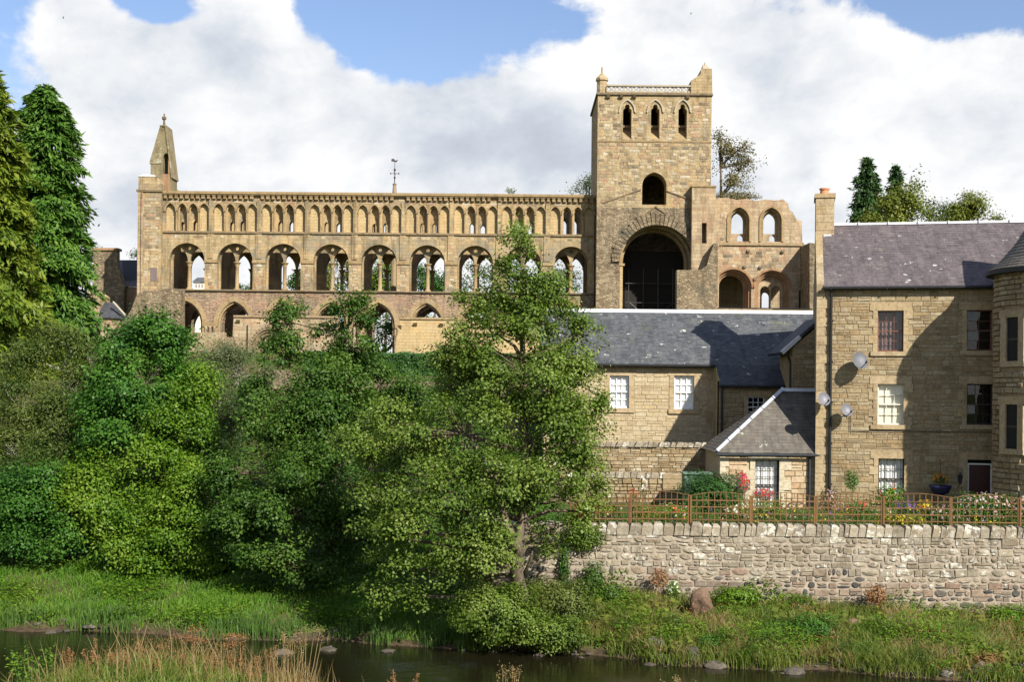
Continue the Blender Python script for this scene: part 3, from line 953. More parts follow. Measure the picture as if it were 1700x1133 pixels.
dx, dz = cl(448, 577)
dz = cl(448, 600)[1]
zsd = cl(448, 572)[1]
hole = round_arch(dx, 10.3, zsd, 0.75, 10)
out = [cl(300, 605), cl(570, 605), cl(566, 560), cl(561, 548), cl(560, 527), cl(500, 526), cl(440, 525), cl(388, 525), cl(386, 560), cl(372, 560), cl(371, 552), cl(315, 552), cl(308, 566)]
out = [(p[0], max(p[1], 10.2)) for p in out]
mb = MB()
mb.plate(out, [hole], CYW, CYW + 1.1)
mb.mi = 1
xw0 = cl(388, 525)
mb.box(cl(388, 527)[0], cl(561, 527)[0], CYW - 0.12, CYW + 1.2, cl(470, 527.5)[1], cl(470, 524.5)[1])
cw = mb.build('cloister_wall', ['pink_stone', 'moulding'], abbey)
out = [cl(655, 590), cl(905, 590), cl(905, 538), cl(858, 535), cl(800, 531), cl(760, 530), cl(725, 529), cl(700, 530), cl(663, 530), cl(664, 546), cl(658, 560)]
mb = MB()
mb.plate([(p[0], max(p[1], 10.2)) for p in out], [], CYW, CYW + 1.1)
mb.mi = 1
mb.box(cl(664, 531)[0], cl(905, 531)[0], CYW - 0.10, CYW + 1.2, cl(760, 531.5)[1], cl(760, 528)[1])
mb.build('cloister_wall', ['abbey_panel', 'moulding'], abbey)
for (px, py) in ((396, 534), (537, 538), (690, 539), (733, 540), (664, 543)):
    p = P(px, py, CYW)
    MB().hexa([(p.x - 0.12, CYW - 0.08, p.z - 0.14), (p.x + 0.12, CYW - 0.08, p.z - 0.14), (p.x + 0.12, CYW, p.z - 0.14), (p.x - 0.12, CYW, p.z - 0.14),
               (p.x - 0.15, CYW - 0.32, p.z + 0.12), (p.x + 0.15, CYW - 0.32, p.z + 0.12), (p.x + 0.15, CYW, p.z + 0.12), (p.x - 0.15, CYW, p.z + 0.12)]).build('corbel', 'moulding', cw)
door = MB()
door.mi = 0
door.plate([(dx - 1.75, 10.2), (dx + 1.75, 10.2), (dx + 1.75, zsd + 1.72), (dx - 1.75, zsd + 1.72)], [round_arch(dx, 10.25, zsd, 1.2, 14)], CYW - 0.28, CYW)
door.mi = 1
pth = [(dx + 1.2, 10.3)] + arc(dx, zsd, 1.2, 0, math.pi, 14) + [(dx - 1.2, 10.3)]
door.ring(pth, 0.0, -0.12, CYW - 0.36, CYW - 0.28)
door.ring(pth, 0.0, 0.2, CYW - 0.22, CYW)
door.ring(pth, 0.2, 0.45, CYW - 0.10, CYW + 0.1)
for k in range(17):
    a = math.pi * k / 16
    for rr in (1.42,):
        x, z = dx + rr * math.cos(a), zsd + rr * math.sin(a)
        door.box(x - 0.06, x + 0.06, CYW - 0.34, CYW - 0.28, z - 0.06, z + 0.06)
door.build('norman_doorway', ['pink_stone', 'moulding_dark'], abbey)
mb = MB().box(dx - 0.06, dx + 0.06, CYW + 0.8, CYW + 0.9, 10.4, zsd + 0.6)
mb.box(dx - 0.75, dx + 0.75, CYW + 0.8, CYW + 0.9, zsd + 0.1, zsd + 0.2)
mb.build('door_bars', 'brown_paint', cw)

# ------------------------------------------------------------------ tower
TY = 109.2
TX0, TX1 = 7.03, 16.65


def tp(px, py, y=TY):
    p = P(px, py, y)
    return (p.x, p.z)


def tre_lancet(px, y0, y1, hw):
    """opening with trefoiled head"""
    x, zb = tp(px, y1)
    zt = tp(px, y0)[1]
    zs = zt - 0.62
    right = [(x + hw, zs), (x + hw * 0.98, zs + 0.14), (x + hw * 0.52, zs + 0.30), (x + hw * 0.55, zs + 0.46), (x + hw * 0.3, zs + 0.6)]
    return [(x - hw, zb), (x + hw, zb)] + right + [(2 * x - q[0], q[1]) for q in right[::-1]], x, zs


Z_T1 = tp(1085, 158)[1]
lanc = [tre_lancet(px, 173, 231, 0.36) for px in (1041, 1087.5, 1133)]
bigx, bigz0 = tp(1086, 340)
bigzs = tp(1086, 309)[1]
bigop = pointed_arch(bigx, bigz0, bigzs, 1.03, tp(1086, 286)[1] - bigzs, 8)
ax, _ = tp(1091, 440)
azs = tp(1088, 436)[1]
aop = round_arch(ax, GZ0 + 0.3, azs, 3.15, 24)
Z_MID = tp(1085, 343)[1]
slot = [tp(1159, 193), tp(1161, 193), tp(1161, 183), tp(1159, 183)]
mb = MB()
# one front wall: upper ashlar, lower rubble
arch_top = azs + 3.15
mb.plate(zone_outline(TX0, TX1, bigz0 - 0.25, Z_T1), [l[0] for l in lanc] + [bigop, slot], TY, TY + 1.6)
mb.mi = 1
mb.plate(zone_outline(TX0, TX1, GZ0 - 0.2, bigz0 - 0.25), [aop], TY, TY + 1.0)
inner = round_arch(ax - 0.1, GZ0 + 0.3, azs + 0.15, 2.85, 24)
mb.plate(zone_outline(TX0 + 0.01, TX1 - 0.01, GZ0 - 0.2, bigz0 - 0.26), [inner], TY + 1.0, TY + 2.2)
mb.mi = 0
mb.box(TX0, TX0 + 1.5, TY + 1.6, TY + 8.6, bigz0 - 0.25, Z_T1)
mb.box(TX1 - 1.5, TX1, TY + 1.6, TY + 8.6, bigz0 - 0.25, Z_T1)
mb.mi = 1
mb.box(TX0, TX0 + 1.5, TY + 2.2, TY + 8.6, GZ0 - 0.2, bigz0 - 0.25)
mb.box(TX1 - 1.5, TX1, TY + 2.2, TY + 8.6, GZ0 - 0.2, bigz0 - 0.25)
mb.box(TX0 + 1.5, TX1 - 1.5, TY + 7.6, TY + 8.6, GZ0 - 0.2, Z_T1)
mb.box(TX0 + 1.5, TX1 - 1.5, TY + 1.6, TY + 7.6, Z_T1 - 0.6, Z_T1 - 0.2)  # back wall and roof kept solid so the tower openings stay dark
tower = mb.build('tower', ['tower_stone', 'abbey_rubble'], abbey)
XF[tower] = XF[abbey]
mb = MB()
mb.box(TX0 - 0.14, TX1 + 0.10, TY - 0.16, TY + 8.7, Z_T1, Z_T1 + 0.16)
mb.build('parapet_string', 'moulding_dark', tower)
mb = MB()
mb.box(TX0 - 0.05, TX1 + 0.03, TY - 0.05, TY, tp(1085, 235)[1] - 0.06, tp(1085, 235)[1] + 0.06)
mb.build('string_course', 'moulding', tower)
for l, x, zs in lanc:
    m = MB()
    pth = [(x - 0.66, zs - 0.12)] + pointed_head(x, zs + 0.02, 0.58, 0.92, 6)[::-1] + [(x + 0.66, zs - 0.12)]
    m.ring(pth, 0.0, 0.13, TY - 0.12, TY)
    m.build('hood_mould', 'moulding_pale', tower)
    m = MB()
    zb = l[0][1]
    m.hexa([(x - 0.36, TY + 0.02, zb), (x + 0.36, TY + 0.02, zb), (x + 0.36, TY + 1.5, zb), (x - 0.36, TY + 1.5, zb),
            (x - 0.36, TY + 0.05, zb + 0.03), (x + 0.36, TY + 0.05, zb + 0.03), (x + 0.36, TY + 1.5, zb + 1.3), (x - 0.36, TY + 1.5, zb + 1.3)])
    m.build('sloping_sill', 'moulding', tower)
    m = MB().box(x - 0.36, x + 0.36, TY + 0.75, TY + 0.95, zb + 1.15, zb + 1.32)
    m.build('cross_bar', 'moulding_dark', tower)
# arch ring of the great arch (rough voussoirs) and jamb order
for k in range(31):
    a = math.pi * (k + 0.5) / 31
    r0, r1 = 3.17, 3.17 + 0.55 + 0.3 * rng.random() + 0.3 * math.sin(a) ** 4
    da = math.pi / 62 * 0.84
    pts = []
    for (r, s) in ((r0, -1), (r0, 1), (r1, 1), (r1, -1)):
        pts.append((ax + r * math.cos(a + s * da), azs + r * math.sin(a + s * da)))
    d = 0.10 + 0.12 * rng.random()
    m = MB()
    m.hexa([(pts[0][0], TY - d, pts[0][1]), (pts[1][0], TY - d, pts[1][1]), (pts[1][0], TY, pts[1][1]), (pts[0][0], TY, pts[0][1]),
            (pts[3][0], TY - d, pts[3][1]), (pts[2][0], TY - d, pts[2][1]), (pts[2][0], TY, pts[2][1]), (pts[3][0], TY, pts[3][1])])
    m.build('voussoir', 'abbey_rubble', tower)
mb = MB()
pth = [(ax - 0.1 - 2.85, GZ0)] + arc(ax - 0.1, azs + 0.15, 2.85, math.pi, 0, 24) + [(ax - 0.1 + 2.85, GZ0)]
mb.ring(pth, -0.2, 0.0, TY + 1.9, TY + 2.4)
mb.ring(pth, 0.02, 0.22, TY + 0.88, TY + 1.0)
mb.build('arch_order', 'moulding', tower)
mb = MB().box(ax - 3.2, ax - 2.75, TY - 0.02, TY + 1.15, azs - 0.3, azs - 0.1)
mb.build('impost', 'moulding', tower)
# smooth jamb facing on the left of the great arch
mb = MB().box(ax - 3.15, ax - 2.9, TY + 0.06, TY + 1.0, GZ0 + 0.3, azs - 0.3)
mb.build('jamb', 'abbey_panel', tower)
# roof crease: raking drip moulds
for (p0, p1) in (((1064, 315), (1000, 337)), ((1107, 317), (1150, 333)), ((1088, 343), (1046, 376)), ((1088, 343), (1130, 372))):
    a, b = tp(*p0), tp(*p1)
    m = MB()
    m.ring([a, b] if a[0] < b[0] else [b, a], -0.05, 0.05, TY - 0.09, TY)
    m.build('drip_mould', 'moulding_dark', tower)
# stair turret on the right corner, with slot and broken stub
sx0, sz1 = tp(1147, 313)
sx1 = tp(1186, 313)[0]
q = [(tp(1163, 406)), (tp(1171, 406)), (tp(1171, 372)), (tp(1163, 372))]
mb = MB()
mb.plate([(sx0, GZ0 - 0.2), (sx1, GZ0 - 0.2), (sx1, sz1), (sx0, sz1)], [q], TY - 0.75, TY - 0.004)
mb.mi = 1
mb.box(sx0 - 0.06, sx1 + 0.06, TY - 0.83, TY, sz1, sz1 + 0.14)
mb.build('stair_turret', ['pink_stone', 'moulding'], tower)
mb = MB()
s = [tp(1119, 516), tp(1160, 516), tp(1186, 516), tp(1186, 408), tp(1180, 408), tp(1172, 430), tp(1168, 445), tp(1157, 452), tp(1119, 452)]
s = [(p[0], max(p[1], GZ0 - 0.2)) if i > 2 else (p[0], GZ0 - 0.2) for i, p in enumerate(s)]
mb.plate(s, [], TY - 1.9, TY - 0.76)
mb.build('broken_stub', 'abbey_rubble', tower)
# cap-house, corner pinnacle and pierced parapet
c0 = [tp(1147, 158), tp(1181.5, 158), tp(1181.5, 114), tp(1164, 115), tp(1163, 123), tp(1158, 127), tp(1147, 134)]
c0[0] = (c0[0][0], Z_T1 + 0.16)
c0[1] = (TX1 + 0.04, Z_T1 + 0.16)
mb = MB().plate(c0, [], TY - 0.1, TY + 2.4)
cap = mb.build('cap_house', 'tower_stone', tower)
for k, (px, py) in enumerate(((1167, 112), (1171, 107), (1175, 111))):
    p = P(px, py, TY + 0.8)
    z0 = tp(1171, 115)[1] - 0.1
    m = MB()
    m.smooth = True
    m.lathe(p.x, TY + 0.6 + 0.25 * k, [(0.2, z0), (0.16, z0 + 0.2), (0.2, p.z - 0.15), (0.13, p.z), (0.1, p.z + 0.14), (0.02, p.z + 0.2)], 7)
    m.build('finial', 'moulding_pale', tower)
pxc, pzt = tp(999, 128)
mb = MB()
mb.lathe(pxc + 0.05, TY + 0.45, [(0.50, Z_T1 + 0.16), (0.46, Z_T1 + 0.3), (0.45, pzt - 0.25), (0.56, pzt - 0.2), (0.54, pzt), (0.3, pzt + 0.22), (0.14, pzt + 0.38), (0.08, pzt + 0.45), (0.06, pzt + 0.95), (0.02, pzt + 1.0)], 8, 0.39)
mb.build('pinnacle', 'tower_stone', tower)
for side in (0,):
    x0, x1 = tp(1008, 150)[0], tp(1147, 150)[0]
    zt = tp(1078, 141)[1]
    zb = Z_T1 + 0.16
    m = MB()
    m.box(x0, x1, TY - 0.05, TY + 0.30, zb, zb + 0.1)
    m.build('parapet_base', 'moulding', tower)
    m = MB()
    m.box(x0, x1, TY - 0.08, TY + 0.30, zt - 0.13, zt)
    m.build('parapet_coping', 'moulding_pale', tower)
    nb = 10
    wb = (x1 - x0) / nb
    pm = proto(MB().box(-0.07, 0.07, 0, 0.18, 0, zt - zb - 0.23), 'moulding_pale', 'parapet_post')
    hh = (zt - 0.13 - zb - 0.1)
    qm = MB()
    cxx = wb / 2
    for (sx, sz) in ((0, 0), (1, 0), (0, 1), (1, 1)):
        # foils of the pierced quatrefoil: curved web in each corner
        cx_, cz_ = (0.07 if not sx else wb - 0.07), (0 if not sz else hh)
        sgx, sgz = (1 if not sx else -1), (1 if not sz else -1)
        fan = [(cx_, cz_), (cx_ + sgx * wb * 0.30, cz_), (cx_ + sgx * wb * 0.2, cz_ + sgz * hh * 0.12), (cx_ + sgx * wb * 0.1, cz_ + sgz * hh * 0.2), (cx_ + sgx * wb * 0.04, cz_ + sgz * hh * 0.30)]
        if sgx * sgz < 0: fan = fan[::-1]
        qm.plate(fan, [], 0.03, 0.15)
    qm.ring([(0.07, 0.0), (wb - 0.07, hh)], -0.035, 0.035, 0.04, 0.13)
    qm.ring([(0.07, hh), (wb - 0.07, 0.0)], -0.035, 0.035, 0.05, 0.12)
    qm = proto(qm, 'moulding_pale', 'parapet_tracery')
    for k in range(nb + 1):
        share('parapet_post', pm, tower, (x0 + k * wb, TY, zb + 0.1))
        if k < nb:
            share('parapet_tracery', qm, tower, (x0 + k * wb, TY, zb + 0.1))
    for k in range(4):
        xx = x0 + 0.1 + k * 1.1 + (3.4 if k == 3 else 0)
        MB().hexa([(xx - 0.12, TY - 0.2, Z_T1 - 0.28), (xx + 0.12, TY - 0.2, Z_T1 - 0.28), (xx + 0.12, TY, Z_T1 - 0.35), (xx - 0.12, TY, Z_T1 - 0.35),
                   (xx - 0.14, TY - 0.36, Z_T1 - 0.01), (xx + 0.14, TY - 0.36, Z_T1 - 0.01), (xx + 0.14, TY, Z_T1 - 0.01), (xx - 0.14, TY, Z_T1 - 0.01)]).build('gargoyle', 'moulding_dark', tower)

# scaffolding standing inside the great arch
sc = thing('scaffolding', 'grey tube scaffolding standing in the shade of the great arch', 'scaffolding', (ax, TY + 4.5, GZ0))
for k in range(4):
    xx = ax - 2.0 + k * 1.3
    MB().tube([(xx, TY + 4.5, GZ0), (xx, TY + 4.5, GZ0 + 8)], 0.04, 6).build('upright', 'scaffold_metal', sc)
for k in range(4):
    MB().tube([(ax - 2.3, TY + 4.45, GZ0 + 1.6 + 1.7 * k), (ax + 2.3, TY + 4.45, GZ0 + 1.6 + 1.7 * k)], 0.04, 6).build('ledger', 'scaffold_metal', sc)
MB().box(ax - 3.2, ax + 3.2, TY + 5.0, TY + 5.06, GZ0, GZ0 + 9.6).build('arch_darkening_net', 'room_dark', sc)  # near-black netting sheet added behind the tubes to darken the arch
for s in (-1, 1):
    MB().tube([(ax - 2.0 * s, TY + 4.4, GZ0 + 1.6), (ax + 1.9 * s, TY + 4.4, GZ0 + 5.0)], 0.035, 6).build('brace', 'scaffold_metal', sc)

# ------------------------------------------------------------------ choir wall right of the tower
KY = 110.6


def kp(px, py, y=KY):
    p = P(px, py, y)
    return (p.x, p.z)


out = [kp(1181, 530), kp(1347, 530), kp(1345, 420), kp(1338, 408), kp(1332, 402), kp(1331, 367), kp(1322, 364), kp(1316, 352), kp(1311, 349), kp(1308, 338), kp(1300, 331),
       kp(1286, 333), kp(1270, 331), kp(1255, 334), kp(1240, 330), kp(1225, 332), kp(1205, 328), kp(1181, 330)]
out = [(p[0], p[1] if i > 1 else GZ0 - 0.2) for i, p in enumerate(out)]
holes1, holes2 = [], []
lz0, lzs = kp(1225, 401)[1], kp(1225, 366)[1]
rz0, rzs = kp(1220, 512)[1], kp(1220, 478)[1]
LAN = [kp(1227, 380)[0], kp(1280.5, 380)[0]]
RND = [(kp(1217, 480)[0], 1.55), (kp(1282, 480)[0], 1.48)]
for x in LAN:
    holes1.append(pointed_arch(x, lz0, lzs, 0.85, 1.1, 7))
    holes2.append(pointed_arch(x, lz0 + 0.75, lzs, 0.52, 0.72, 6))
    holes2.append(pointed_arch(x + 0.25, lz0 + 0.04, lz0 + 0.35, 0.26, 0.3, 4))
for i, (x, hw) in enumerate(RND):
    holes1.append(round_arch(x, rz0, rzs, hw, 16))
    if i == 0:
        holes2.append(round_arch(x - 0.05, rz0 + 0.02, rzs - 0.02, hw - 0.42, 12))
    else:
        for d in (-0.42, 0.42):
            holes2.append(round_arch(x + d * 1.1, rz0 + 0.02, rzs - 0.2, 0.42, 8))
mb = MB()
mb.plate(out, holes1, KY, KY + 0.8)
mb.plate(out, holes2, KY + 0.8, KY + 1.2)
choir = mb.build('choir_wall', 'pink_stone', abbey)
XF[choir] = XF[abbey]
for x in LAN:
    m = MB()
    pth = [(x - 0.85, lz0)] + pointed_head(x, lzs, 0.85, 1.1, 7)[::-1] + [(x + 0.85, lz0)]
    m.ring(pth, 0.02, 0.20, KY - 0.09, KY)
    m.ring(pth, -0.17, 0.0, KY + 0.25, KY + 0.79)
    m.build('window_surround', 'moulding', choir)
for i, (x, hw) in enumerate(RND):
    m = MB()
    pth = [(x - hw, rz0)] + arc(x, rzs, hw, math.pi, 0, 18) + [(x + hw, rz0)]
    m.ring(arc(x, rzs, hw, math.pi, 0, 18), 0.02, 0.20, KY - 0.12, KY)
    m.ring(pth, -0.2, 0.0, KY + 0.2, KY + 0.7)
    m.ring(pth, -0.38, -0.2, KY + 0.45, KY + 0.79)
    m.build('arch_orders', 'moulding_red', choir)
mb = MB().box(kp(1194, 407)[0], kp(1331, 407)[0], KY - 0.14, KY, kp(1260, 408)[1], kp(1260, 404.5)[1])
mb.build('string_course', 'moulding', choir)
mb = MB().box(kp(1182, 420)[0], kp(1193, 420)[0], KY - 0.35, KY, GZ0, kp(1190, 330)[1])
mb.build('pilaster', 'pink_stone', choir)
for (px, py) in ((1242, 417), (1299, 418), (1236, 443), (1262, 444), (1253, 464)):
    x, z = kp(px, py)
    MB().box(x - 0.12, x + 0.12, KY - 0.2, KY, z - 0.1, z + 0.1).build('corbel', 'moulding_dark', choir)
# shaded return wall at the right with a dark doorway
q = [kp(1345, 530, 107.2), kp(1400, 530, 107.2), kp(1400, 420, 107.2), kp(1362, 408, 107.2), kp(1352, 404, 107.2), kp(1344, 403, 107.2)]
q = [(p[0], p[1] if i > 1 else GZ0 - 0.2) for i, p in enumerate(q)]
mb = MB().plate(q, [], 107.2, 113.0)
mb.build('return_wall', 'abbey_rubble', choir)
x, z = kp(1331, 482)
mb = MB().box(x - 0.25, x + 0.2, KY - 0.02, KY + 0.03, GZ0, z)
mb.build('doorway', 'room_dark', choir)
# inner walls of the choir, seen through the arches
q = [kp(1150, 530, 121), kp(1420, 530, 121), kp(1400, 470, 121), kp(1180, 450, 121)]
mb = MB()
ox = [kp(px, 500, 121)[0] for px in (1272, 1309)]
zz = kp(1220, 492, 121)[1]
mb.plate([(p[0], p[1] if i > 1 else GZ0 - 0.2) for i, p in enumerate(q)], [round_arch(x, GZ0, zz, 0.42, 8) for x in ox], 121, 122)
mb.build('inner_wall', 'pink_stone', choir)
mb = MB().box(kp(1181, 450, KY + 1.2)[0], kp(1347, 450, KY + 1.2)[0], KY + 1.2, 121.0, rzs + 1.75, rzs + 2.0)
mb.build('aisle_shade_slab', 'abbey_rubble', choir)  # unseen roof slab added to keep the choir arches dark
mb = MB().box(kp(1181, 450, KY + 1.2)[0] - 0.4, kp(1181, 450, KY + 1.2)[0], KY + 1.2, 121.0, GZ0, rzs + 1.75)
mb.build('aisle_shade_wall', 'abbey_rubble', choir)  # side wall added under the slab to shut out daylight
mb = MB()
p0, p1 = P(1192, 511.5, 106), P(1348, 513.5, 106)
mb.tube([p0, p1], 0.05, 6)
for k in range(9):
    a = p0.lerp(p1, k / 8)
    mb.tube([(a.x, a.y, a.z), (a.x, a.y, a.z - 0.9)], 0.03, 6)
o = mb.build('handrail', 'iron_black')
tag(o, 'black iron handrail in front of the abbey choir arches', 'railing')
p0 = P(1184, 516, 104)
mb = MB().box(p0.x, P(1352, 516, 104).x, 104, 104.6, GZ0 - 1.5, P(1270, 514.5, 104).z)
mb.build('terrace_wall', 'moulding', choir)

# single facing blocks that stand out by colour and relief: patched, replaced and weathered stones
def facing(parent, x0, x1, z0, z1, y, n, openings, seed, course=0.27, wr=(0.3, 0.95)):
    r = random.Random(seed)
    b = MB()
    used = set()
    tries = 0
    while n > 0 and tries < 20000:
        tries += 1
        row = r.randrange(int((z1 - z0) / course))
        zz = z0 + row * course
        w = r.uniform(*wr)
        x = r.uniform(x0, x1 - w)
        key = [(row, int((x + w * k / 3) / 0.33)) for k in range(4)]
        if any(k in used for k in key): continue
        if any(a < x + w + 0.12 and c > x - 0.12 and d < zz + course + 0.1 and e > zz - 0.1 for (a, c, d, e) in openings): continue
        used.update(key)
        p = r.uniform(0.008, 0.035)
        g = 0.012
        v = [(x + g, y, zz + g), (x + w - g, y, zz + g), (x + w - g, y, zz + course - g), (x + g, y, zz + course - g)]
        c = [(x + g + 0.02, y - p, zz + g + 0.02), (x + w - g - 0.02, y - p, zz + g + 0.02), (x + w - g - 0.02, y - p, zz + course - g - 0.02), (x + g + 0.02, y - p, zz + course - g - 0.02)]
        b.add(v + c, [(4, 5, 6, 7), (0, 1, 5, 4), (1, 2, 6, 5), (2, 3, 7, 6), (3, 0, 4, 7)])
        n -= 1
    tag(b.build('facing_stones', 'facing_mix', parent), kind='stuff')


def bbox(poly):
    return (min(p[0] for p in poly), max(p[0] for p in poly), min(p[1] for p in poly), max(p[1] for p in poly))


facing(tower, TX0 + 0.05, TX1 - 0.05, bigz0 - 0.2, Z_T1 - 0.4, TY, 420, [bbox(l[0]) for l in lanc] + [bbox(bigop), (sx0 - 0.1, TX1 + 1, 0, sz1 + 0.2)] + [(x - 0.75, x + 0.75, zs - 0.2, zs + 1.1) for l, x, zs in lanc], 3)
ops = [(c - 1.6, c + 1.6, Z_SILL, 20.05) for c in BC] + [((BC[0] - 2.066) + i * 4.132 - 0.32, (BC[0] - 2.066) + i * 4.132 + 0.25, 18.6, 24) for i in range(10)]
facing(south, XW + 2.0, XE - 0.1, Z_SILL + 0.1, Z_STR - 0.15, AY, 330, ops, 4)
facing(south, XW + 2.0, XE - 0.1, 23.45, 24.0, AY, 60, [], 5, course=0.25)
facing(west, XW + 0.4, XW + 1.9, GZ0 + 5, 24.2, AY - 0.45, 60, [(XW + 1.0, XW + 1.7, 16.5, 17.9)], 6)
facing(choir, kp(1195, 400)[0], kp(1300, 400)[0], rzs + 1.7, kp(1250, 340)[1], KY, 110, [(x - 1.15, x + 1.15, lz0 - 0.3, lzs + 1.4) for x in LAN], 7, course=0.29)

# weather vane on the far building behind the nave
vp = P(655, 318, 126)
vane = thing('weather_vane', 'thin iron weather vane with compass arms rising behind the nave parapet', 'weather vane', (vp.x, 126, GZ0))
z0 = vp.z
mb = MB()
mb.lathe(vp.x, 126, [(0.3, z0 - 10), (0.28, z0 - 1), (0.16, z0 + 0.6), (0.22, z0 + 0.75), (0.05, z0 + 0.8)], 8)
mb.build('stone_base', 'moulding', vane)
mb = MB()
mb.lathe(vp.x, 126, [(0.05, z0 + 0.75), (0.05, z0 + 1.25), (0.12, z0 + 1.35), (0.04, z0 + 1.5), (0.03, z0 + 1.95), (0.13, z0 + 2.1), (0.03, z0 + 2.3), (0.025, z0 + 3.0)], 8)
mb.build('rod', 'vane_iron', vane)
mb = MB()
for s in ((1, 0), (-1, 0), (0, 1), (0, -1)):
    mb.tube([(vp.x, 126, z0 + 1.75), (vp.x + 0.4 * s[0], 126 + 0.4 * s[1], z0 + 1.75)], 0.025, 5)
    mb.box(vp.x + 0.4 * s[0] - 0.05, vp.x + 0.4 * s[0] + 0.05, 126 + 0.4 * s[1] - 0.05, 126 + 0.4 * s[1] + 0.05, z0 + 1.68, z0 + 1.82)
mb.build('compass_arms', 'vane_iron', vane)
mb = MB()
mb.plate([(vp.x - 0.35, z0 + 2.95), (vp.x + 0.15, z0 + 2.85), (vp.x + 0.32, z0 + 3.1), (vp.x + 0.05, z0 + 3.02), (vp.x - 0.1, z0 + 3.2), (vp.x - 0.32, z0 + 3.18)], [], 125.97, 126.03)
mb.build('cock', 'vane_iron', vane)
# ------------------------------------------------------------------ masonry helpers
def stone_protos(matname, kind='block'):
    out = []
    r = np.random.default_rng(zlib.crc32((matname + kind).encode()))
    for k in range(7):
        if kind == 'block':
            j = lambda a: r.uniform(-a, a)
            rect = [(-0.5, -0.5), (0.5, -0.5), (0.5, 0.5), (-0.5, 0.5)]
            rim = [(x * (1 - abs(j(0.05))) , z * (1 - abs(j(0.12)))) for x, z in rect]
            cap = [(x * (0.90 + j(0.04)), z * (0.78 + j(0.08))) for x, z in rect]
            yr = [-0.32 + j(0.08) for _ in rect]
            yc = [-0.5 + j(0.14) for _ in rect]
        else:
            n = 8
            rim, cap, yr, yc = [], [], [], []
            for i in range(n):
                a = 2 * math.pi * (i + 0.5) / n
                q = 0.5 / max(abs(math.cos(a)), abs(math.sin(a))) ** 0.8 * r.uniform(0.78, 1.04)
                rim.append((math.cos(a) * q, math.sin(a) * q))
                cap.append((math.cos(a) * q * r.uniform(0.6, 0.75), math.sin(a) * q * r.uniform(0.6, 0.75)))
                yr.append(-0.2 + r.uniform(-0.08, 0.08))
                yc.append(-0.5 + r.uniform(-0.12, 0.12))
        n = len(rim)
        v = [(x, 0.5, z) for x, z in rim] + [(rim[i][0], yr[i], rim[i][1]) for i in range(n)] + [(cap[i][0], yc[i], cap[i][1]) for i in range(n)]
        f = []
        for i in range(n):
            i2 = (i + 1) % n
            f.append((i, i2, n + i2, n + i))
            f.append((n + i, n + i2, 2 * n + i2, 2 * n + i))
        f.append(tuple(range(2 * n, 3 * n)))
        m = MB()
        m.add(v, f)
        out.append(proto(m, matname, 'stone'))
    return out


PROTO = {}


def protos(matname, kind='block'):
    if (matname, kind) not in PROTO:
        PROTO[(matname, kind)] = stone_protos(matname, kind)
    return PROTO[(matname, kind)]


def cells(x0, x1, z0, z1, hr, wr, openings, seed, top=None):
    """random rubble courses filling a wall, leaving openings (x0,x1,z0,z1) free"""
    r = random.Random(seed)
    out = []
    z = z0
    while z < z1 - 0.03:
        h = r.uniform(*hr)
        if z1 - (z + h) < hr[0] * 0.7: h = z1 - z
        iv = [(x0, x1)]
        for (a, b, c, d) in openings:
            if c < z + h - 0.02 and d > z + 0.02:
                nv = []
                for (p, q) in iv:
                    if b <= p or a >= q: nv.append((p, q))
                    else:
                        if a > p: nv.append((p, a))
                        if b < q: nv.append((b, q))
                iv = nv
        for (p, q) in iv:
            x = p
            while x < q - 0.02:
                w = r.uniform(*wr)
                if q - (x + w) < wr[0] * 0.8: w = q - x
                zt = z + h
                if top is not None and z > top(x + w / 2): 
                    x += w
                    continue
                if h > hr[0] * 1.35 and r.random() < 0.28:
                    s = r.uniform(0.38, 0.62)
                    out.append((x, z, w, h * s))
                    out.append((x, z + h * s, w, h * (1 - s)))
                elif w > wr[0] * 2 and r.random() < 0.12:
                    s = r.uniform(0.4, 0.6)
                    out.append((x, z, w * s, h))
                    out.append((x + w * s, z, w * (1 - s), h))
                else:
                    out.append((x, z, w, h))
                x += w
        z += h
    return out


def lay(parent, cs, y, mat, joint=0.022, depth=0.10, n_own=300, name='stone', kind='block', pick=None, seed=1, wonk=0.0):
    """stones at local front plane y of parent; the largest n_own are objects, the rest one joined part"""
    r = random.Random(seed)
    order = sorted(range(len(cs)), key=lambda i: -cs[i][2] * cs[i][3])
    own = set(order[:n_own])
    rest = {}
    for i, (x, z, w, h) in enumerate(cs):
        m = pick(x + w / 2, z + h / 2, r) if pick else (mat, kind)
        ps = protos(*m)
        k = r.randrange(len(ps))
        sx, sy, sz = max(w - joint, 0.03) * (1 if r.random() < 0.5 else -1), depth * r.uniform(0.8, 1.25), max(h - joint, 0.025)
        sx = abs(sx)
        cx, cz = x + w / 2, z + h / 2
        if wonk:
            sx *= r.uniform(0.84, 1.1)
            sz *= r.uniform(0.84, 1.12)
            cx += r.uniform(-0.02, 0.02)
            cz += r.uniform(-0.02, 0.02)
        if i in own:
            o = bpy.data.objects.new(name, ps[k])
            COL.objects.link(o)
            o.parent = parent
            o.location = (cx, y + depth * 0.3, cz)
            o.scale = (sx, sy, sz)
            o.rotation_euler = (0, r.uniform(-0.02, 0.02) + (r.uniform(-0.09, 0.09) if wonk else 0), 0)
        else:
            b = rest.setdefault(m, MB())
            me = ps[k]
            b.add([(cx + v.co.x * sx, y + depth * 0.3 + v.co.y * sy, cz + v.co.z * sz) for v in me.vertices], [tuple(p.vertices) for p in me.polygons])
    for m, b in rest.items():
        tag(b.build('small_stones', m[0], parent, local=True), kind='stuff')


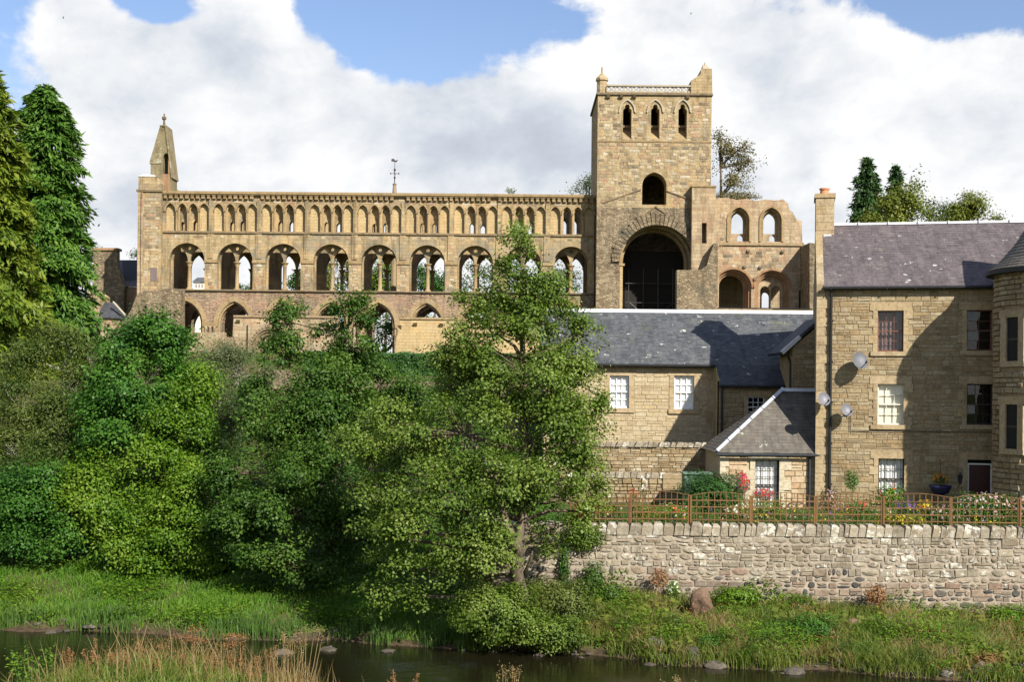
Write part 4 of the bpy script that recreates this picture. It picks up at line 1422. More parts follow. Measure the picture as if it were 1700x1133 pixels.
def slates(parent, name, mat, O, U, V, length, slope, ew=0.27, eh=0.20, seed=1, clip=None, stuff=True):
    """overlapping slates on the plane O + u*U + v*V (unit vectors), one joined mesh"""
    r = random.Random(seed)
    O, U, V = Vector(O), Vector(U).normalized(), Vector(V).normalized()
    Nn = U.cross(V).normalized()
    if Nn.z < 0: Nn = -Nn
    b = MB()
    rows = int(slope / eh) + 1
    for i in range(rows):
        v0 = i * eh
        v1 = min(v0 + eh * 1.25, slope)
        if v0 >= slope - 0.02: break
        u = -r.uniform(0, ew)
        hh = 1.0
        while u < length:
            w = ew * r.uniform(0.75, 1.25)
            a0, a1 = max(u + 0.002, 0), min(u + w - 0.002, length)
            u += w
            if a1 - a0 < 0.04: continue
            if clip:
                lo, hi = clip((v0 + v1) / 2)
                a0, a1 = max(a0, lo), min(a1, hi)
                if a1 - a0 < 0.03: continue
            dv = r.uniform(-0.012, 0.012)
            lift = 0.018 + r.uniform(0, 0.008)
            p = [O + U * a0 + V * (v0 + dv), O + U * a1 + V * (v0 + dv), O + U * a1 + V * v1, O + U * a0 + V * v1]
            q = [p[0] + Nn * lift, p[1] + Nn * lift, p[2] + Nn * 0.012, p[3] + Nn * 0.012]
            b.add([p[0], p[1]] + q, [(0, 1, 3, 2), (2, 3, 4, 5), (1, 0, 2, 3)][:2])
            k = len(b.v) - 6
            b.f.append([k + 1, k, k + 2, k + 3]) if False else None
            # side cheeks
            b.add([p[0], q[0], q[3]], [(0, 1, 2)])
            b.add([p[1], q[2], q[1]], [(0, 1, 2)])
    o = b.build(name, mat, parent, local=True)
    return tag(o, kind='stuff') if stuff else o


def slates_w(parent, name, mat, A, B, C, D, **k):
    """slates on a world-space quad A-B (eave) to D-C (ridge), clipped to its sides"""
    inv = XF[parent].inverted()
    A, B, C, D = (inv @ Vector(p) for p in (A, B, C, D))
    U = (B - A).normalized()
    V = (D - A)
    V = (V - U * V.dot(U)).normalized()
    L = (B - A).length
    s = (D - A).dot(V)
    d0, c0 = (D - A).dot(U), (C - A).dot(U)
    length = max(L, c0) - min(0, d0)
    off = min(0, d0)
    clip = lambda v: (d0 * v / s - off, L + (c0 - L) * v / s - off)
    return slates(parent, name, mat, A + U * off, U, V, length, s, clip=clip, **k)


def sash(parent, x0, x1, z0, z1, y, cols, rows, frame, back, deep=0.12, back_mat=None, bar=0.018, fw=0.045, meeting=True):
    """sash window in local coordinates of parent: frame + bars, panes as sub-parts, blind or curtain behind"""
    m = MB()
    m.box(x0, x0 + fw, y, y + 0.07, z0, z1)
    m.box(x1 - fw, x1, y, y + 0.07, z0, z1)
    m.box(x0 + fw, x1 - fw, y + 0.002, y + 0.07, z1 - fw, z1)
    m.box(x0 + fw, x1 - fw, y + 0.002, y + 0.07, z0, z0 + fw * 1.4)
    zm = (z0 + z1) / 2
    if meeting:
        m.box(x0 + fw, x1 - fw, y - 0.012, y + 0.06, zm - 0.022, zm + 0.022)
    iw, ih = x1 - x0 - 2 * fw, z1 - z0 - 2 * fw
    for c in range(1, cols):
        x = x0 + fw + iw * c / cols
        m.box(x - bar / 2, x + bar / 2, y + 0.012, y + 0.045, z0 + fw * 1.4, z1 - fw)
    for q in range(1, rows):
        z = z0 + fw + ih * q / rows
        if meeting and abs(z - zm) < 0.03: continue
        m.box(x0 + fw, x1 - fw, y + 0.015, y + 0.042, z - bar / 2, z + bar / 2)
    w = m.build('window', frame, parent, local=True)
    gm = proto(MB().add([(-0.5, 0, -0.5), (0.5, 0, -0.5), (0.5, 0, 0.5), (-0.5, 0, 0.5)], [(0, 1, 2, 3)]), 'glass', 'pane')
    for c in range(cols):
        for q in range(rows):
            o = bpy.data.objects.new('pane', gm)
            COL.objects.link(o)
            o.parent = w
            o.location = (x0 + fw + iw * (c + 0.5) / cols, y + 0.03 + 0.0, z0 + fw + ih * (q + 0.5) / rows)
            o.scale = (iw / cols, 1, ih / rows)
            o.rotation_euler = (random.Random(c * 9 + q).uniform(-0.012, 0.012), 0, random.Random(c * 5 + q * 3).uniform(-0.012, 0.012))
    if back_mat:
        b = MB()
        if back == 'curtain':
            n = 18
            xs_ = [x0 + fw + iw * i / n for i in range(n + 1)]
            vs = [(x, y + deep + 0.035 * math.sin(i * 1.9) * (1 if i % 3 else 0.3), z) for z in (z0, z1) for i, x in enumerate(xs_)]
            b.add(vs, [(i, i + 1, n + 2 + i, n + 1 + i) for i in range(n)])
        else:
            b.add([(x0, y + deep, z0), (x1, y + deep, z0), (x1, y + deep, z1), (x0, y + deep, z1)], [(0, 1, 2, 3)])
        b.build('blind' if back != 'curtain' else 'curtain', back_mat, w, local=True)
    return w


def reveal_box(parent, x0, x1, z0, z1, y0, y1, mat='room_dark'):
    """dark room behind an opening"""
    m = MB()
    m.add([(x0, y0, z0), (x1, y0, z0), (x1, y0, z1), (x0, y0, z1), (x0, y1, z0), (x1, y1, z0), (x1, y1, z1), (x0, y1, z1)],
          [(4, 5, 6, 7), (0, 4, 7, 3), (1, 2, 6, 5), (3, 7, 6, 2), (0, 1, 5, 4)])
    return m.build('room', mat, parent, local=True)


def dressings(parent, x0, x1, z0, z1, y, mat, lint=0.30, sill=0.17, jw=(0.17, 0.34), jh=0.30, seed=0, has_sill=True):
    """margin stones round an opening; returns the rectangles they cover"""
    rects = []
    o = MB().box(x0 - 0.30, x1 + 0.30, y - 0.025, y + 0.16, z1, z1 + lint)
    o.build('lintel', mat, parent, local=True)
    rects.append((x0 - 0.30, x1 + 0.30, z1, z1 + lint))
    if has_sill:
        MB().box(x0 - 0.26, x1 + 0.26, y - 0.075, y + 0.2, z0 - sill, z0).build('sill', mat, parent, local=True)
        rects.append((x0 - 0.26, x1 + 0.26, z0 - sill, z0))
    n = max(1, round((z1 - z0) / jh))
    hh = (z1 - z0) / n
    for k in range(n):
        for s in (-1, 1):
            w = jw[(k + (s > 0)) % 2]
            a, b = (x0 - w, x0) if s < 0 else (x1, x1 + w)
            MB().box(a, b, y - 0.022, y + 0.16, z0 + k * hh + 0.005, z0 + (k + 1) * hh - 0.005).build('rybat', mat, parent, local=True)
            rects.append((a, b, z0 + k * hh, z0 + (k + 1) * hh))
    rects.append((x0, x1, z0, z1))
    return rects


# ------------------------------------------------------------------ tall house on the right
HC = (11.95, 50.7)
HROT = R(-12)
GH = 2.95
house = thing('stone_house', 'three storey rubble stone house with purple slate roof and round stair tower', 'house', (HC[0], HC[1], 0), HROT)
HU = Vector((math.cos(HROT), math.sin(HROT), 0))
HV = Vector((-math.sin(HROT), math.cos(HROT), 0))


def hp(px, py, v=0.0):
    """photo pixel on the facade plane (offset v back) -> local (u, z)"""
    d = ray(px, py)
    o = Vector((HC[0], HC[1], 0)) + HV * v
    n = HV
    t = (o - Vector((0, 0, CAM_Z))).dot(n) / d.dot(n)
    p = Vector((0, 0, CAM_Z)) + d * t
    return ((p - Vector((HC[0], HC[1], 0))).dot(HU), p.z)


UL = 11.5
ZE = hp(1500, 477)[1]
wins = {}
for key, (a, b, c, d) in {'w1': (1457, 1500, 516, 584), 'w2': (1605, 1647, 515, 583), 'w3': (1457, 1500, 638, 706), 'w4': (1605, 1648, 638, 706),
                          'w5': (1458, 1501, 762, 830), 'door': (1606, 1648, 764, 853)}.items():
    um, zm = hp((a + b) / 2, (c + d) / 2)
    wd, ht = hp(b, zm and (c + d) / 2)[0] - hp(a, (c + d) / 2)[0], hp((a + b) / 2, c)[1] - hp((a + b) / 2, d)[1]
    wins[key] = (um - wd / 2, um + wd / 2, zm - ht / 2, zm + ht / 2)
RD = 8.2        # house depth
ZRG = hp(1420, 373, RD / 2)[1]
open_rects = [wins[k] for k in wins]
mb = MB()
mb.plate([(0, GH - 0.3), (UL, GH - 0.3), (UL, ZE), (0, ZE)], [[(x0, z0), (x1, z0), (x1, z1), (x0, z1)] for (x0, x1, z0, z1) in open_rects], 0.012, 0.45)
wall = mb.build('front_wall', 'mortar_tan', house, local=True)
mb = MB()
# west gable and back
mb.add([(0.0, 0.45, GH - 0.3), (0.0, RD, GH - 0.3), (0.0, RD, ZE), (0.0, RD / 2, ZRG), (0.0, 0.45, ZE + 0.2)], [(4, 3, 2, 1, 0)])
mb.add([(0.0, RD, GH - 0.3), (UL, RD, GH - 0.3), (UL, RD, ZE), (0.0, RD, ZE)], [(0, 1, 2, 3)])
mb.add([(UL, 0.45, GH - 0.3), (UL, RD, GH - 0.3), (UL, RD, ZE), (UL, RD / 2, ZRG), (UL, 0.45, ZE)], [(0, 1, 2, 3, 4)])
mb.build('gable_wall', 'mortar_tan', house, local=True)
rects = []
for k, (x0, x1, z0, z1) in wins.items():
    rects += dressings(house, x0, x1, z0, z1, 0.0, 'dressing', has_sill=(k != 'door'), lint=0.30 if k != 'door' else 0.26, jh=0.33)
# quoins at the left corner
z = GH
k = 0
while z < ZE - 0.05:
    h = min(0.36, ZE - z)
    w = (0.52, 0.30)[k % 2]
    MB().box(-0.02, w, -0.022, 0.3, z + 0.006, z + h - 0.006).build('quoin', 'dressing', house, local=True)
    rects.append((0, w, z, z + h))
    z += h
    k += 1
cs = cells(0.0, 7.6, GH, ZE, (0.11, 0.23), (0.16, 0.66), rects, 11)
lay(house, cs, 0.0, 'house_stone', depth=0.042, joint=0.012, n_own=300, seed=3)
# windows and door
sash(house, *wins['w1'], 0.16, 3, 4, 'brown_paint', 'curtain', 0.2, 'curtain_dark')
sash(house, *wins['w2'], 0.16, 2, 4, 'brown_paint', None, 0.2, None)
sash(house, *wins['w3'], 0.10, 3, 4, 'cream_paint', 'blind', 0.10, 'blind')
sash(house, *wins['w4'], 0.16, 3, 4, 'dark_paint', None, 0.2, None)
sash(house, *wins['w5'], 0.13, 3, 4, 'dark_paint', 'curtain', 0.1, 'blind_white')
for k in ('w1', 'w2', 'w3', 'w4', 'w5'):
    reveal_box(house, *wins[k], 0.46, 1.2)
x0, x1, z0, z1 = wins['door']
mb = MB()
mb.box(x0, x0 + 0.07, 0.12, 0.2, z0, z1 - 0.14)
mb.box(x1 - 0.07, x1, 0.12, 0.2, z0, z1 - 0.14)
mb.box(x0, x1, 0.11, 0.2, z1 - 0.2, z1 - 0.14)
dr = mb.build('door_frame', 'white_paint', house, local=True)
mb = MB().box(x0 + 0.07, x1 - 0.07, 0.15, 0.2, z0, z1 - 0.2)
for (a, b, c, d) in ((0.12, 0.46, 0.15, 0.8), (0.52, 0.86, 0.15, 0.8), (0.12, 0.46, 0.95, 1.65), (0.52, 0.86, 0.95, 1.65)):
    s = (x1 - x0 - 0.14)
    mb.box(x0 + 0.07 + a * s, x0 + 0.07 + b * s, 0.135, 0.15, z0 + c, z0 + d)
mb.build('door', 'door_maroon', house, local=True)
reveal_box(house, x0, x1, z1 - 0.14, z1, 0.2, 0.5)
# roof
pitch = Vector((0, RD / 2 + 0.18, ZRG - ZE))
mb = MB()
mb.add([(0.22, -0.18, ZE - 0.02), (UL + 0.1, -0.18, ZE - 0.02), (UL + 0.1, RD / 2, ZRG), (0.22, RD / 2, ZRG), (0.22, RD + 0.18, ZE - 0.02), (UL + 0.1, RD + 0.18, ZE - 0.02)],
       [(0, 1, 2, 3), (3, 2, 5, 4)])
roof = mb.build('roof', 'roof_under', house, local=True)
slates(roof, 'slates', 'slate_purple', (0.24, -0.22, ZE - 0.02), (1, 0, 0), pitch, UL - 0.2, pitch.length, 0.24, 0.145, 5)
mb = MB()
for k in range(9):
    mb.add([(0.55 + k * 1.2, RD / 2 - 0.15, ZRG - 0.04), (0.55 + k * 1.2 + 1.21, RD / 2 - 0.15, ZRG - 0.04), (0.55 + k * 1.2 + 1.21, RD / 2, ZRG + 0.07), (0.55 + k * 1.2, RD / 2, ZRG + 0.07),
            (0.55 + k * 1.2, RD / 2 + 0.15, ZRG - 0.04), (0.55 + k * 1.2 + 1.21, RD / 2 + 0.15, ZRG - 0.04)], [(0, 1, 2, 3), (3, 2, 5, 4)])
    mb.box(0.55 + k * 1.2 - 0.02, 0.55 + k * 1.2 + 0.03, RD / 2 - 0.17, RD / 2 + 0.17, ZRG - 0.05, ZRG + 0.085)
mb.build('ridge_flashing', 'lead_white', roof, local=True)
# skew (coping of the left gable) and chimney
n = 9
for k in range(n):
    a, b = k / n, (k + 1) / n
    pa, pb = Vector((0, -0.1, ZE - 0.05)) + Vector((0, RD / 2 + 0.1, ZRG - ZE + 0.05)) * a, Vector((0, -0.1, ZE - 0.05)) + Vector((0, RD / 2 + 0.1, ZRG - ZE + 0.05)) * b
    up = Vector((0, 0, 0.17))
    dn = Vector((0, 0, -0.15))
    q = [pa + dn, pb + dn, pb + up, pa + up]
    v = [(p.x - 0.03, p.y + (0.01 if i in (0, 3) else -0.01), p.z) for i, p in enumerate(q)] + [(0.25, p.y + (0.01 if i in (0, 3) else -0.01), p.z) for i, p in enumerate(q)]
    MB().add(v, [(3, 2, 1, 0), (4, 5, 6, 7), (0, 1, 5, 4), (2, 3, 7, 6), (1, 2, 6, 5), (3, 0, 4, 7)]).build('skew_stone', 'house_stone', house, local=True)
cv0, cv1 = RD / 2 - 0.75, RD / 2 + 0.75
zc1 = hp(1370, 322, cv0)[1]
cu1 = hp(1385, 360, cv0)[0]
cu0 = -0.02
zc0 = hp(1370, 396, cv0)[1] - 0.9
ch = MB().box(cu0, cu1, cv0, cv1, zc0, zc1 - 0.16).build('chimney', 'dressing', house, local=True)
MB().box(cu0 - 0.05, cu1 + 0.05, cv0 - 0.06, cv1 + 0.06, zc1 - 0.16, zc1 + 0.02).build('chimney_cap', 'dressing', ch, local=True)
zst = zc1 - 0.16
for i in range(7):
    for q in range(2):
        zz0 = zst - (i + 1) * 0.34
        MB().box(cu0 + q * (cu1 - cu0) * (0.45 + 0.1 * (i % 2)) + 0.004, cu0 + (cu1 - cu0) * ((0.45 + 0.1 * (i % 2)) if q == 0 else 1) - 0.004, cv0 - 0.014, cv0 + 0.05, zz0 + 0.006, zz0 + 0.334).build('chimney_stone', 'dressing', ch, local=True)
mb = MB()
mb.smooth = False
uc = (cu0 + cu1) / 2
mb.lathe(uc - 0.02, cv0 + 0.35, [(0.2, zc1 + 0.02), (0.19, zc1 + 0.06), (0.175, zc1 + 0.2), (0.215, zc1 + 0.22), (0.215, zc1 + 0.28), (0.15, zc1 + 0.28)], 12)
mb.build('chimney_pot', 'clay_pot', ch, local=True)
MB().box(0.3, 0.62, cv0 - 0.12, cv0 - 0.015, zc0 + 0.82, zc0 + 1.05).build('chimney_flashing', 'lead_white', ch, local=True)
# gutter and downpipes
mb = MB()
mb.tube([(0.2, -0.24, ZE - 0.03), (7.6, -0.24, ZE - 0.03)], 0.065, 8)
for k in range(7):
    mb.box(0.5 + k * 1.05, 0.53 + k * 1.05, -0.3, 0, ZE - 0.12, ZE + 0.02)
mb.build('gutter', 'iron_black', house, local=True)
ud = hp(1379, 600)[0]
mb = MB()
mb.tube([(ud, -0.2, ZE - 0.05), (ud, -0.12, ZE - 0.2), (ud, -0.1, ZE - 0.5), (ud, -0.1, GH)], 0.055, 8)
for zz in np.arange(GH + 1, ZE, 1.6):
    mb.box(ud - 0.09, ud + 0.09, -0.13, 0, zz, zz + 0.06)
mb.build('downpipe', 'iron_black', house, local=True)
# cable across the facade
ua, ub = hp(1412, 700)[0], hp(1655, 716)[0]
za = hp(1500, 716)[1]
mb = MB().tube([(ua, -0.06, za + 0.75), (ua, -0.06, za), (ua + 0.9, -0.075, za - 0.01), (ub, -0.075, za)], 0.014, 5)
mb.build('cable', 'iron_black', house, local=True)

# round stair tower at the right edge
TC = Vector((20.3, 47.25, 0))
TR = 2.5
inv = XF[house].inverted()
tl = inv @ TC
ZTE = P(1657, 452, 47.3).z
mb = MB()
mb.lathe(tl.x, tl.y, [(TR - 0.05, GH - 0.6), (TR - 0.05, ZTE)], 40)
st = mb.build('stair_tower', 'mortar_tan', house, local=True)
mb = MB()
mb.lathe(tl.x, tl.y, [(TR + 0.24, ZTE - 0.04), (TR + 0.26, ZTE + 0.05), (TR - 0.15, ZTE + 0.38), (TR - 0.7, ZTE + 1.05), (0.02, ZTE + 4.1)], 40)
mb.build('tower_roof_base', 'roof_under', st, local=True)
# slates on the cone
mb = MB()
r = random.Random(8)
prof = [(TR + 0.28, ZTE + 0.05), (TR - 0.15, ZTE + 0.40), (TR - 0.7, ZTE + 1.07), (0.02, ZTE + 4.12)]
cum = [0]
for i in range(3):
    cum.append(cum[-1] + math.hypot(prof[i + 1][0] - prof[i][0], prof[i + 1][1] - prof[i][1]))


def pr(s):
    for i in range(3):
        if s <= cum[i + 1] or i == 2:
            f = (s - cum[i]) / (cum[i + 1] - cum[i])
            return prof[i][0] + (prof[i + 1][0] - prof[i][0]) * f, prof[i][1] + (prof[i + 1][1] - prof[i][1]) * f


s = 0.0
while s < cum[-1] - 0.35:
    r0, z0 = pr(s)
    r1, z1 = pr(s + 0.2)
    n = max(8, int(2 * math.pi * r0 / 0.24))
    off = r.random()
    for k in range(n):
        a0, a1 = 2 * math.pi * (k + off) / n, 2 * math.pi * (k + off + 0.93) / n
        lf = 0.03 + r.uniform(0, 0.012)
        v = [(tl.x + (r0 + 0.0) * math.cos(a), tl.y + (r0 + 0.0) * math.sin(a), z0 - 0.01) for a in (a0, a1)] + \
            [(tl.x + (r0 + 0.01) * math.cos(a), tl.y + (r0 + 0.01) * math.sin(a), z0 + lf) for a in (a0, a1)] + \
            [(tl.x + r1 * math.cos(a), tl.y + r1 * math.sin(a), z1 + 0.012) for a in (a1, a0)]
        mb.add(v, [(0, 1, 3, 2), (2, 3, 4, 5)])
    s += 0.17
tag(mb.build('slates', 'slate_brown', st, local=True), kind='stuff')
mb = MB()
mb.lathe(tl.x, tl.y, [(TR + 0.18, ZTE - 0.12), (TR + 0.33, ZTE - 0.10), (TR + 0.33, ZTE + 0.02), (TR + 0.18, ZTE + 0.02)], 40)
mb.build('gutter', 'iron_black', st, local=True)
# stones and windows on the visible arc of the stair tower
ang_c = math.atan2(-tl.y, -tl.x)
towin = [(P(1683, py0, 46), P(1683, py1, 46)) for py0, py1 in ((527, 600), (672, 746))]
wa = None
for (pt, pb) in towin:
    # angle of the window on the tower
    w0 = Vector((pt.x - 0.0, pt.y, 0))
    d = ray(1682, 600)
    d2 = Vector((d.x, d.y, 0))
    # intersect ray with circle
    A = d2.dot(d2)
    Bq = -2 * d2.dot(Vector((TC.x, TC.y, 0)))
    Cq = TC.x ** 2 + TC.y ** 2 - TR ** 2
    tt = (-Bq - math.sqrt(Bq * Bq - 4 * A * Cq)) / (2 * A)
    hit = inv @ Vector((d2.x * tt, d2.y * tt, 0))
    wa = math.atan2(hit.y - tl.y, hit.x - tl.x)
    depth = tt
    z1 = CAM_Z + (ray(1683, 0).z * 0 + (650 - (527 if pt is towin[0][0] else 672)) / FOC + 833 / FOC * ROLL) * depth
    z0 = CAM_Z + ((650 - (600 if pt is towin[0][0] else 746)) / FOC + 833 / FOC * ROLL) * depth
    ux, uy = math.cos(wa), math.sin(wa)
    tx, ty = -uy, ux
    hw = 0.30

    def bx(m, a0, a1, d0, d1, zz0, zz1):
        q = []
        for zz in (zz0, zz1):
            for (a, d) in ((a0, d0), (a1, d0), (a1, d1), (a0, d1)):
                q.append((tl.x + ux * (TR + d) + tx * a, tl.y + uy * (TR + d) + ty * a, zz))
        m.hexa(q)
    m = MB()
    bx(m, -hw, hw, 0.0, -0.12, z0, z1)
    m.mi = 1
    bx(m, -hw + 0.03, hw - 0.03, 0.004, 0.0, (z0 + z1) / 2 - 0.03, (z0 + z1) / 2 + 0.03)
    m.build('window', ['room_dark', 'dark_paint'], st, local=True)
    for (a0, a1, zz0, zz1) in ((-hw - 0.28, -hw, z0, z1), (hw, hw + 0.28, z0, z1), (-hw - 0.35, hw + 0.35, z1, z1 + 0.28), (-hw - 0.3, hw + 0.3, z0 - 0.2, z0)):
        m = MB()
        bx(m, a0, a1, 0.075, -0.12, zz0, zz1)
        m.build('rybat', 'dressing', st, local=True)
    wins['t%d' % (1 if pt is towin[0][0] else 2)] = (z0 - 0.2, z1 + 0.28)
z = GH
r = random.Random(5)
ps = protos('house_stone')
while z < ZTE - 0.15:
    h = r.uniform(0.15, 0.24)
    a = wa - 1.0
    while a < wa + 0.12:
        w = r.uniform(0.25, 0.6)
        da = w / TR
        am_ = a + da / 2
        blocked = any(wins[k][0] < z + h and wins[k][1] > z for k in ('t1', 't2')) and abs((am_ - wa + math.pi) % (2 * math.pi) - math.pi) < 0.24 + da / 2
        if not blocked:
            o = bpy.data.objects.new('stone', ps[r.randrange(7)])
            COL.objects.link(o)
            o.parent = st
            o.location = (tl.x + math.cos(am_) * (TR - 0.02), tl.y + math.sin(am_) * (TR - 0.02), z + h / 2)
            o.rotation_euler = (0, 0, am_ + math.pi / 2)
            o.scale = (w - 0.02, 0.13, h - 0.02)
        a += da
    z += h
# the stones of the rest of the tower, out of the picture
rest_t = MB()
z = GH
while z < ZTE - 0.15:
    h = r.uniform(0.15, 0.24)
    a = wa + 0.14
    while a < wa + 2 * math.pi - 2.6:
        w = r.uniform(0.25, 0.6)
        da = w / TR
        a0_, a1_ = a + 0.004, a + da - 0.004
        blocked = any(wins[k][0] < z + h and wins[k][1] > z for k in ('t1', 't2')) and a - wa < 0.24
        if not blocked:
            pr_ = r.uniform(0.01, 0.04)
            q4 = [(a0_, z + 0.01), (a1_, z + 0.01), (a1_, z + h - 0.01), (a0_, z + h - 0.01)]
            vv = [(tl.x + math.cos(t_a) * (TR - 0.06), tl.y + math.sin(t_a) * (TR - 0.06), t_z) for t_a, t_z in q4] + \
                 [(tl.x + math.cos(t_a) * (TR + pr_), tl.y + math.sin(t_a) * (TR + pr_), t_z) for t_a, t_z in q4]
            rest_t.add(vv, [(4, 5, 6, 7), (0, 1, 5, 4), (1, 2, 6, 5), (2, 3, 7, 6), (3, 0, 4, 7)])
        a += da
    z += h
tag(rest_t.build('small_stones', 'house_stone', st, local=True), kind='stuff')
pp = P(1661, 600, 47.6)
lp = inv @ pp
ap = wa - 0.62
mb = MB().tube([(lp.x - 0.02, lp.y - 0.3, ZTE - 0.08), (lp.x - 0.02, lp.y - 0.3, GH)], 0.06, 8)
mb.build('downpipe', 'iron_blue', st, local=True)

# ------------------------------------------------------------------ satellite dishes on the house front
for (px, py, rad, mat, lab) in ((1427, 600, 0.33, 'dish_grey', 'largest grey satellite dish fixed high on the house front'),
                                (1367, 664, 0.26, 'dish_white', 'pale satellite dish on the corner stones left of the drainpipe'),
                                (1405, 682, 0.245, 'dish_white', 'pale satellite dish just right of the drainpipe')):
    u, z = hp(px, py, -0.45)
    base = XF[house] @ Vector((u, 0, z))
    d = thing('satellite_dish', lab, 'satellite dish', base, HROT, group='satellite dishes on the house front')
    m = MB()
    m.smooth = True
    ax_ = Vector((0.42, -0.83, 0.36)).normalized()
    e1 = ax_.cross(Vector((0, 0, 1))).normalized()
    e2 = e1.cross(ax_)
    c = Vector((0, -0.42, 0))
    vs, fs = [], []
    n = 20
    for (k, dep) in ((1.0, 0.07), (0.75, 0.035), (0.4, 0.01), (0.02, 0.0)):
        for i in range(n):
            a = 2 * math.pi * i / n
            vs.append(c + e1 * math.cos(a) * rad * k + e2 * math.sin(a) * rad * k * 1.06 + ax_ * dep)
    for j in range(3):
        for i in range(n):
            fs.append((j * n + i, j * n + (i + 1) % n, (j + 1) * n + (i + 1) % n, (j + 1) * n + i))
    m.add(vs, fs)
    m.build('dish', mat, d, local=True)
    m = MB().tube([c - e2 * rad * 0.9, c - e2 * rad * 0.75 + ax_ * rad * 1.3], 0.015, 6)
    m.tube([c - e2 * rad * 0.75 + ax_ * rad * 1.25, c - e2 * rad * 0.6 + ax_ * rad * 1.5], 0.035, 8)
    m.build('feed_arm', 'iron_blue', d, local=True)
    m = MB().tube([(0, 0, -0.12), (0, -0.3, -0.12), (0, -0.38, 0)], 0.022, 6)
    m.box(-0.07, 0.07, -0.02, 0.03, -0.24, 0.0)
    m.build('bracket', 'iron_blue', d, local=True)

# ------------------------------------------------------------------ long slate-roofed lodge behind
LY = 58.0
LX0, LX1 = P(903, 600, LY).x, P(1185, 600, LY).x
LZE = P(1090, 599, LY).z
LYR = 61.7
LZR = P(1150, 517, LYR).z
LX2 = P(1372, 520, LYR).x
LG = 3.8
lodge = thing('slate_lodge', 'long low cream stone building under a grey slate roof below the abbey', 'house', (LX0, LY, 0))


def lw(v):
    return Vector(v) - Vector((LX0, LY, 0))


lwin = []
for (a, b, c, d) in ((1012, 1044, 624, 678), (1119, 1152, 624, 680)):
    p0, p1 = P((a + b) / 2, d, LY), P((a + b) / 2, c, LY)
    hw = (b - a) / 2 / FOC * LY
    lwin.append((p0.x - hw - LX0, p0.x + hw - LX0, p0.z, p1.z))
WL = LX1 - LX0
mb = MB()
mb.plate([(0, LG), (WL, LG), (WL, LZE), (0, LZE)], [[(x0, z0), (x1, z0), (x1, z1), (x0, z1)] for (x0, x1, z0, z1) in lwin], 0.014, 0.5)
mb.add([(0, 0.5, LG), (0, 7.4, LG), (0, 7.4, LZE), (0, LYR - LY, LZR), (0, 0.5, LZE)], [(4, 3, 2, 1, 0)])
mb.build('wall', 'mortar_pale', lodge, local=True)
rects = []
for w in lwin:
    rects += dressings(lodge, *w, 0.0, 'dressing', lint=0.33, sill=0.2, jw=(0.22, 0.22), jh=0.5)
    sash(lodge, *w, 0.10, 3, 4, 'white_paint', 'blind', 0.09, 'blind_white', bar=0.03, fw=0.06)
    reveal_box(lodge, *w, 0.5, 1.2)
z = LG + 1.2
k = 0
while z < LZE - 0.05:
    h = min(0.36, LZE - z)
    w = (0.5, 0.32)[k % 2]
    MB().box(WL - w, WL + 0.02, -0.02, 0.3, z + 0.006, z + h - 0.006).build('quoin', 'dressing', lodge, local=True)
    rects.append((WL - w, WL, z, z + h))
    z += h
    k += 1
lay(lodge, cells(0, WL, LG + 1.0, LZE, (0.14, 0.24), (0.28, 0.7), rects, 21), 0.0, 'lodge_stone', depth=0.036, n_own=280, joint=0.010, seed=6)
# lower extension under the continued roof slope
sl_ = (LZR - LZE) / (LYR - LY)
EY = 56.65
EX0, EX1 = LX1 + 0.03, P(1322, 640, EY).x
EZ = LZE - sl_ * (LY - EY)
ew0 = P(1255, 694, EY)
ew1 = P(1255, 659, EY)
win = (ew0.x - 0.38 - LX0, ew0.x + 0.38 - LX0, ew0.z, ew1.z)
mb = MB()
y0 = EY - LY
mb.plate([(EX0 - LX0, LG - 0.3), (EX1 - LX0, LG - 0.3), (EX1 - LX0, EZ), (EX0 - LX0, EZ)], [[(win[0], win[2]), (win[1], win[2]), (win[1], win[3]), (win[0], win[3])]], y0 + 0.03, y0 + 0.4)
mb.add([(EX0 - LX0, y0 + 0.03, LG - 0.3), (EX0 - LX0, 0, LG - 0.3), (EX0 - LX0, 0, LZE + 0.01), (EX0 - LX0, y0 + 0.03, EZ + 0.03)], [(3, 2, 1, 0)])
mb.build('extension_wall', 'mortar_tan', lodge, local=True)
rects = dressings(lodge, *win, y0, 'dressing', lint=0.25, sill=0.15, jw=(0.16, 0.16), jh=0.45)
sash(lodge, *win, y0 + 0.10, 3, 4, 'white_paint', None, 0.1, None, bar=0.025, fw=0.05)
reveal_box(lodge, *win, y0 + 0.41, y0 + 1.0)
lay(lodge, cells(EX0 - LX0, EX1 - LX0, LG, EZ, (0.14, 0.24), (0.25, 0.65), rects, 22), y0, 'house_stone', depth=0.05, n_own=140, joint=0.012, seed=7)
# roof
mb = MB()
up = Vector((0, LYR - LY, LZR - LZE))
upn = up.normalized()
ev = Vector((0, -0.25, -0.25 * sl_))
mb.add([(-0.1, -0.25, LZE - 0.25 * sl_), (WL + 0.06, -0.25, LZE - 0.25 * sl_), (WL + 0.06, y0 - 0.25, EZ - 0.25 * sl_), (EX1 - LX0, y0 - 0.25, EZ - 0.25 * sl_), (LX2 - LX0, 0, LZE), (LX2 - LX0, LYR - LY, LZR), (-0.1, LYR - LY, LZR),
        (-0.1, 7.6, LZE), (LX2 - LX0, 7.6, LZE)], [(0, 1, 2, 3, 4, 5, 6), (6, 5, 8, 7)])
lroof = mb.build('roof', 'roof_under', lodge, local=True)
sl_len = math.hypot(LYR - LY + 0.27, (LYR - LY + 0.27) * sl_)
slates(lroof, 'slates', 'slate_grey', (-0.12, -0.27, LZE - 0.27 * sl_), (1, 0, 0), up, LX2 - LX0 + 0.1, sl_len, 0.26, 0.16, 31, stuff=True)
e_len = math.hypot(LY - EY, (LY - EY) * sl_)
